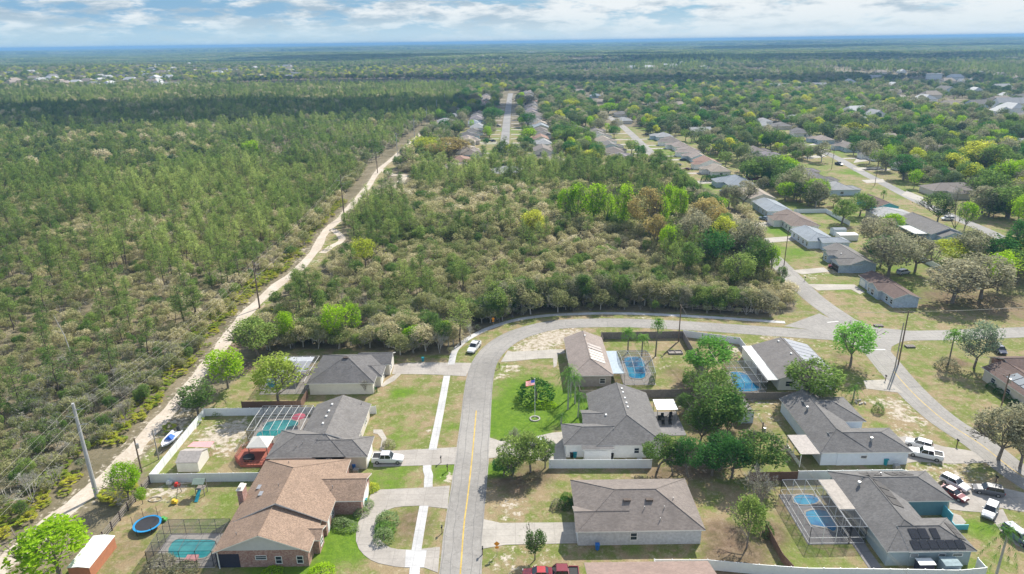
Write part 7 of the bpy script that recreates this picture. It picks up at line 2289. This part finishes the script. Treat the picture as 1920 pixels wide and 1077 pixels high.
sS = [merged('scrub', s, L_OAK, BARKG if s % 2 else BARK, lod=.75) for s in range(4)] + [merged('bare', 0, L_GREY, BARKG), merged('oak', 2, L_YARD, BARK, lod=.5), merged('decid', 1, L_YARD, BARK, lod=.5), merged('oak', 1, L_OAK, BARKG, lod=.5)]
sP = [merged('pine', s, L_PINE, BARKD, lod=.8) for s in range(4)]
n = len(rest_s); ix = nrg.choice(8, n, p=[.18, .18, .18, .16, .11, .06, .06, .07]); scl = nrg.uniform(.45, 1.15, n) * (1 + .35 * (rest_s[:, 1] > 250)); scl[rest_s[:, 0] > -60] *= 1.2; scl[ix == 4] *= .65; scl[ix >= 5] *= .5
scatter('scrub_thicket', 'dense olive and grey scrub oak thicket filling the woods', rest_s, sS, ix, scl)
n = len(rest_p); scatter('pine_woods', 'dark green pines standing through the woods', rest_p, sP, nrg.integers(0, 4, n), nrg.uniform(.42, 1.0, n) * nrg.uniform(.9, 1.3, n))

# farther woods on the trail side, 420 m to the suburb edge
x, y = jgrid(-1000, 420, 150, 1260, 5.2)
ok = (inpoly(x, y, WOODS_L) | inpoly(x, y, WOODS_C)) & (dist_poly(x, y, aT) > 8.5) & clear(x, y, 4) & infrustum(x, y)
x, y = x[ok], y[ok]; fpn = .56 + .5 * fbm(x, y, 55, 7) - np.clip((x + 260) / 150, 0, .55) * (y > 450)
isp = nrg.uniform(size=len(x)) < fpn
pts = np.column_stack([x, y]); F_ = merged('oak', 1, L_OAK, BARK, lod=.35); F2 = merged('oak', 3, L_FAR, BARK, lod=.35)
pine_l = [merged('pine', s, L_PINE, BARKD, lod=.4) for s in range(3)]
srcs = pine_l + [F_, F2, merged('oak', 2, L_GREY, BARKG, lod=.3), merged('oak', 0, L_YARD, BARK, lod=.35)]
kp = (fbm(x, y, 34, 21) > -.62) | (nrg.uniform(size=len(x)) < .45)
x, y, isp, pts = x[kp], y[kp], isp[kp], pts[kp]
ix = np.where(isp, nrg.integers(0, 3, len(x)), nrg.choice([3, 4, 5, 6], len(x), p=[.45, .2, .17, .18])); scl = np.where(isp, nrg.uniform(.55, 1.1, len(x)) * nrg.uniform(.9, 1.25, len(x)), nrg.uniform(.45, 1.05, len(x)))
scatter('far_pine_woods', 'far pine and oak woods behind the scrub', pts, srcs, ix, scl)

for k in range(46):
    yy = 214 + k * 4.4 + rnd.uniform(-1.5, 1.5); xx = np.interp(yy, aR2[:, 1], aR2[:, 0]) - rnd.uniform(6.5, 10.5)
    if 262 < yy < 268 or yy > 420: continue
    plant('oak', 'roadside_oak', xx, yy, rnd.choice([L_YARD, L_GREY, L_OAK, L_YARD, L_DARK]), '', H=rnd.uniform(7.5, 11), Rr=rnd.uniform(3.2, 5), group='trees lining the woods side of the diagonal street', cat='tree', label='wood edge tree, %s from the crossing in the line shading the diagonal street' % ordw(k))
ed_ = catmull([G(p) for p in [(925, 610), (960, 594), (1010, 586), (1060, 582), (1140, 579), (1220, 581), (1300, 586), (1380, 592), (1440, 596)]], 9)
for k, p in enumerate(ed_):
    for rw in (0, 1):
        if rnd.random() < .12: continue
        plant('oak', 'wood_edge_oak', p.x + rnd.uniform(-1, 1), p.y + 3.6 + rw * 4.0 + rnd.uniform(-.6, .8), rnd.choice([L_OAK, L_OAK, L_GREY, L_YARD]), rnd.choice(['tall grey green wood edge oak', 'dense olive wood edge oak']), H=rnd.uniform(6.5, 9.5) * (1 if k < 50 else .75), Rr=rnd.uniform(2.3, 3.4), bark=BARKG, group='oaks along the sidewalk of the bend')
pmo = [bpy.data.objects.new('source', m_) for m_ in PM]
if len(PX) > 290:
    scatter('palmetto_patch', 'yellow green saw palmetto cover along the farther trail', np.column_stack([PX[290:], PY[290:]]), pmo, nrg.integers(0, 4, len(PX) - 290), nrg.uniform(.8, 1.5, len(PX) - 290))
# trees among the far houses
x, y = jgrid(-72, 196, 420, 1150, 7.8)
nat = inpoly(x, y, WOODS_L) | inpoly(x, y, WOODS_C)
gap = fbm(x, y, 22, 3)
dst = np.minimum(np.minimum(dist_poly(x, y, aR2), dist_poly(x, y, aR3)), dist_poly(x, y, aR4))
front = dst < 13
ok = ~nat & (dist_poly(x, y, aT) > 8) & (dist_poly(x, y, aT2) > 6) & clear(x, y, 3.0) & infrustum(x, y) & ((gap > -.1) | (np.abs(x) < 70) & (y > 400) | (nrg.uniform(size=x.size) < .25) | (x > 235)) & (~front | (nrg.uniform(size=x.size) < np.where(np.abs(x) < 60, .3, .07)))
ok &= ~((y < 300) & (x < 150)) & ~((x > 95) & (x < 110)) & ~((x > 168) & (x < 186) & (y < 420))
x, y = x[ok], y[ok]
srcs = [merged('oak', 0, L_YARD, BARK, lod=.5), merged('oak', 1, L_DARK, BARK, lod=.5), merged('oak', 2, L_GREY, BARKG, lod=.5), merged('decid', 1, L_LIME, BARK, lod=.5), merged('oak', 3, L_YEL, BARK, lod=.45), merged('oak', 2, L_FAR, BARK, lod=.5)]
pr = [.32, .12, .22, .05, .05, .24]
scatter('neighbourhood_trees', 'oaks and spring green trees massed between the far houses', np.column_stack([x, y]), srcs, nrg.choice(6, len(x), p=pr), nrg.uniform(.65, 1.5, len(x)))

# distant small houses in the far suburbs, each a simple thing
dh = []
for (qx0, qx1, qy0, qy1, n_) in ((0, 330, 150, 170, 48), (260, 560, 132, 152, 34), (150, 420, 122, 136, 10), (700, 960, 108, 122, 12), (1180, 1330, 118, 134, 8), (1590, 1920, 140, 250, 52), (1420, 1560, 150, 175, 8), (960, 1130, 96, 104, 12)):
    for _ in range(n_):
        g = G((rnd.uniform(qx0, qx1), rnd.uniform(qy0, qy1)))
        if all(abs(g.x - a) + abs(g.y - b) > 26 for a, b in dh) and clear(np.array([g.x]), np.array([g.y]), 8)[0]: dh.append((g.x, g.y))
# distant canopy: single crowns to 2.6 km, then tiles of crowns towards the horizon
x, y = jgrid(-2200, 620, 2100, 2600, 10.5)
d = np.hypot(x, y)
ok = infrustum(x, y, 8, 30) & ~(inpoly(x, y, WOODS_L)) & ~((x > -72) & (x < 420) & (y < 1150)) & ((d > 640)) & (y > 300)
op = fbm(x, y, 70, 12)
ok &= (op > -.55)
for a_, b_ in dh: ok &= ~((np.abs(x - a_) < 13) & (y > b_ - 26) & (y < b_ + 9))
for (qx, qy, rm) in ((1560, 135, 34), (1625, 143, 40), (1100, 120, 60), (870, 118, 80), (1490, 272, 20), (1790, 155, 30), (560, 132, 40)):
    g = G((qx, qy)); ok &= ~((np.abs(x - g.x) < rm) & (np.abs(y - g.y) < rm * 2.2))
x, y = x[ok], y[ok]
srcs = [merged('oak', 0, L_FAR, BARK, lod=.28), merged('oak', 1, L_FAR, BARK, lod=.28), merged('oak', 2, L_GREY, BARKG, lod=.28), merged('pine', 1, L_PINE, BARKD, lod=.3), merged('oak', 3, L_YARD, BARK, lod=.28), merged('oak', 3, L_YEL, BARK, lod=.28)]
f = fbm(x, y, 190, 8)
ix = np.where(f > .25, 3, nrg.choice([0, 1, 2, 4], len(x), p=[.35, .3, .2, .15])); ix = np.where((x < 0) & (y > 1200) & (y < 2100), nrg.choice([0, 2, 4, 5], len(x), p=[.3, .3, .2, .2]), ix); ix = np.where(nrg.uniform(size=len(x)) < .2, nrg.choice(5, len(x)), ix)
scatter('distant_woods', 'blue green canopy of distant woods and leafy suburbs', np.column_stack([x, y]), srcs, ix, nrg.uniform(.6, 1.35, len(x)))
tl_ = [tile_src(s, [L_FAR, L_FAR, L_PINE, L_GREY][: 3 + s % 2]) for s in range(4)]
x, y = jgrid(-7000, 2500, 6500, 7200, 52.0, .2); ok = infrustum(x, y, 8, 40) & (np.hypot(x, y) > 2550) & (fbm(x, y, 420, 4) > -.8); x1, y1 = x[ok], y[ok]
x, y = jgrid(-18000, 7000, 17000, 21000, 150.0, .2); ok = infrustum(x, y, 8, 40) & (np.hypot(x, y) > 7000); x2, y2 = x[ok], y[ok]
P_ = np.column_stack([np.concatenate([x1, x2]), np.concatenate([y1, y2])]); sc_ = np.concatenate([np.full(len(x1), 1.0), np.full(len(x2), 2.7)])
ob = scatter('horizon_forest', 'endless blue forest reaching the horizon', P_, tl_, nrg.integers(0, 4, len(P_)), sc_)

SM = {}
for k, (wm, rm) in enumerate(((WHITE, RLG), (CREAM, RTN), (TAN, RP), (WHITE, CORR), (PALEB, RG))):
    m = MB(); w, d_, h = 17, 11, 3.0
    m.box((0, 0, h / 2), (w, d_, h), m=0)
    for s_ in (-1, 1): m.poly([(-w / 2 - .4, s_ * (d_ / 2 + .4), h - .1), (w / 2 + .4, s_ * (d_ / 2 + .4), h - .1), (w / 2 - (3 if k % 2 else -.4), 0, h + 2.6), (-w / 2 + (3 if k % 2 else -.4), 0, h + 2.6)], 1)
    for s_ in (-1, 1): m.poly([(s_ * (w / 2 + (.4 if k % 2 else 0)), -d_ / 2 - .3, h), (s_ * (w / 2 + (.4 if k % 2 else 0)), d_ / 2 + .3, h), (s_ * (w / 2 - (3 if k % 2 else 0)), 0, h + 2.55)], 1 if k % 2 else 0)
    o = m.build('distant_house', [wm, rm], None, (0, 0, 0)); SM[k] = o.data; bpy.data.objects.remove(o)
LM2 = [('the left picture edge', (0, 160)), ('the straight street top', (957, 172)), ('the far clearing', (1560, 135)), ('the second far clearing', (1625, 143)), ('the dark pine block', (400, 185)), ('the long white roof', (1245, 100)), ('the far hill houses', (1880, 118)), ('the wide dome oak', (1870, 240)), ('the distant plant roofs', (1060, 100)), ('the pale far fields', (800, 112)), ('the grove right edge', (1910, 200))]
LM2 = [(a.replace('left picture', 'western picture').replace('right edge', 'east edge'), G(p)) for a, p in LM2]
DA = np.array(dh); D = np.array([[math.hypot(a - l[1].x, b - l[1].y) for l in LM2] for a, b in dh]); rk = np.argsort(np.argsort(D, 0), 0)
NMS = ['white walled, grey roofed', 'cream and tan roofed', 'tan and pink roofed', 'pale metal roofed', 'pale blue, grey roofed']
for i, (a, b) in enumerate(dh):
    k = rnd.choice([0, 1, 2, 3, 3, 4, 0]); o = bpy.data.objects.new('distant_house', SM[k]); COL.objects.link(o)
    o.location = (a, b, float(terrain(np.array(a), np.array(b)))); o.rotation_euler.z = rnd.choice([0, .15, 1.57, -.2, 1.4]); s_ = rnd.uniform(.9, 1.5); o.scale = (s_, s_, s_ * 1.3)
    j = int(np.argmin(rk[i])); r_ = int(rk[i, j])
    tag(o, ('tiny %s house, %s nearest to %s' % (NMS[k], '' if r_ == 0 else ordw(r_), LM2[j][0])).replace('  ', ' '), 'house', 'distant suburb houses')
for q, w, l in (((1240 / 4 + 480, 108), (70, 20), 'long pale shed roof on the far rise'), ((1088, 99), (110, 30), 'long white warehouse roof near the horizon'), ((1000, 103), (90, 30), 'grey warehouse roof left of the white one'), ((1812, 82), (60, 40), 'white block by the far eastern ridge'), ((1740, 107), (40, 12), 'pale long roof among the far eastern trees'), ((1750, 150), (28, 10), 'bright white roof line in the eastern suburb')):
    g = G(q); m = MB(); z0 = float(terrain(np.array(g.x), np.array(g.y))); m.box((g.x, g.y, z0 + 4), (w[0] * .8, w[1], 8)); m.box((g.x, g.y, z0 + 8.4), (w[0] * .8 + 2, w[1] + 2, .8), m=0)
    simple('warehouse', m, WHITE, l.replace('left of', 'beside'), 'warehouse', (g.x, g.y, z0), 'distant warehouses')

# landmark based labels: the order of each plant of a kind as seen from the nearest landmark
LMK = [('the concrete power pole', (182, 932)), ('the parked boat', (322, 830)), ('the blue trampoline', (278, 990)), ('the white roofed shed', (190, 1050)), ('the leaning dead trunk', (140, 682)), ('the trail bend by the cream house', (478, 575)), ('the trail at the left frame corner', (10, 1050)),
       ('the sandy loop', (610, 440)), ('the third power pole', (646, 412)), ('the fourth power pole', (708, 325)), ('the cream house', (640, 700)), ('the pickup on the verge', (889, 656)), ('the woods orange sign', (925, 612)), ('the start of the bend sidewalk', (846, 684)), ('the middle of the bend sidewalk', (1040, 592)),
       ('the fence corner pole', (1272, 641)), ('the road crossing', (1640, 630)), ('the leaning lawn pole', (1470, 498)), ('the flagpole', (1003, 786)), ('the loop driveway', (700, 980)), ('the white pavilion', (1240, 780)), ('the transformer pole', (1423, 858)), ('the lap pool', (1540, 975)), ('the turbine vented roof', (1560, 800)),
       ('the corner house with brick front', (1870, 740)), ('the white gabled house', (1670, 560)), ('the van under the oak', (1693, 514)), ('the turquoise gable', (1665, 390)), ('the motorhome', (1776, 413)), ('the blue car on the lawn', (1487, 281)), ('the teal car', (1357, 360)), ('the lane end palms', (1200, 297)), ('the straight street end', (944, 290)),
       ('the middle of the straight street', (951, 225)), ('the yellow round tree', (686, 502)), ('the yellow topped tree', (1004, 450)), ('the rusty crowned tree', (1204, 445)), ('the far left frame edge scrub', (20, 700)), ('the crossing trees', (1594, 686)), ('the far grove', (1870, 340)), ('the lone lime tree', (473, 300)), ('the open scrub left of the trail', (250, 640)), ('the scrub hollow behind the bend', (960, 540)), ('the wood edge above the road', (1200, 560)), ('the sidewalk end', (1472, 605)), ('the second trail pole', (487, 578)), ('the snag hollow', (60, 800)), ('the wooden trail pole', (266, 886)), ('the yellow green yard tree', (522, 757))]
LP = np.array([tuple(G(p))[:2] for _, p in LMK])
bykind = {}
for t in TREES: bykind.setdefault(t[1], []).append(t)
for kn, lst in bykind.items():
    XY = np.array([(t[0].location.x, t[0].location.y) for t in lst])
    D = np.hypot(XY[:, None, 0] - LP[None, :, 0], XY[:, None, 1] - LP[None, :, 1])
    rk = np.argsort(np.argsort(D, 0), 0)
    for i, t in enumerate(lst):
        j = int(np.argmin(rk[i] + D[i] * .02))
        nm = kn.replace('_', ' ')
        r_ = int(rk[i, j])
        lm = LMK[j][0].replace('left ', 'west '); od_ = '' if r_ == 0 else ordw(r_) + ' '
        lb = '%s, %snearest %s to %s' % (t[2], od_, nm, lm)
        if len(lb.split()) > 16: lb = '%s, %snearest %s to %s' % (' '.join(t[2].split()[:2]), od_, nm, lm)
        t[0]['label'] = lb


# ------------------------------------------------------------------ clouds casting the far shadows
def cloud(tx, ty, rx, ry, alt, seed, label):
    import bmesh
    sh = alt / math.tan(SUN_EL)
    c = Vector((tx + math.sin(SUN_AZ) * sh, ty + math.cos(SUN_AZ) * sh, alt))
    m = MB(); g = np.random.default_rng(seed)
    bm = bmesh.new()
    for k in range(16):
        a = g.uniform(0, 6.28); q = math.sqrt(g.uniform(0, 1)) * .72
        mat = Matrix.Translation((math.cos(a) * q * rx, math.sin(a) * q * ry, g.uniform(-10, 60))) @ Matrix.Diagonal((rx * g.uniform(.14, .38), ry * g.uniform(.14, .38), 60, 1))
        bmesh.ops.create_icosphere(bm, subdivisions=3, radius=1, matrix=mat)
    me = bpy.data.meshes.new('cloud'); bm.to_mesh(me); bm.free(); me.materials.append(plain('cloud_white', (.8, .8, .82), .9, .03, .01))
    o = bpy.data.objects.new('cloud', me); o.location = c; COL.objects.link(o)
    tag(o, label, None, None, 'structure')


cloud(-330, 800, 420, 190, 1500, 1, 'drifting white cloud shading the far pines')
cloud(-130, 1420, 380, 160, 1500, 2, 'drifting white cloud shading the woods beyond the straight street')
cloud(900, 2300, 900, 420, 1500, 3, 'drifting white cloud over the eastern suburb')
cloud(-300, 3300, 1400, 700, 1600, 4, 'drifting white cloud over the far forest')
cloud(420, 1250, 420, 150, 1500, 5, 'drifting white cloud beyond the oak grove')
cloud(2600, 4600, 1800, 900, 1700, 6, 'drifting white cloud near the eastern ridge')

# ------------------------------------------------------------------ haze
HZ = MB(); HZ.box((0, 30000, 40), (150000, 130000, 84)); hz = HZ.build('haze', [], None, (0, 30000, 40))
hz.data.materials.clear()
m, nt = new_mat('haze_air')
vp = nt.nodes.new('ShaderNodeVolumePrincipled'); vp.inputs['Color'].default_value = (.23, .45, .76, 1); vp.inputs['Density'].default_value = 0.00014; vp.inputs['Anisotropy'].default_value = 0.1
o = nt.nodes.new('ShaderNodeOutputMaterial'); nt.links.new(vp.outputs[0], o.inputs[1])
hz.data.materials.append(m)
tag(hz, 'thin bluish air over the whole landscape', None, None, 'stuff')

for o in COL.objects:
    if o.get('label') and len(o['label'].replace('-', ' ').split()) > 16 and o.name.startswith('house'):
        o['label'] = o['label'].replace('from near end, ', '').replace('white metal roofed, ', '')
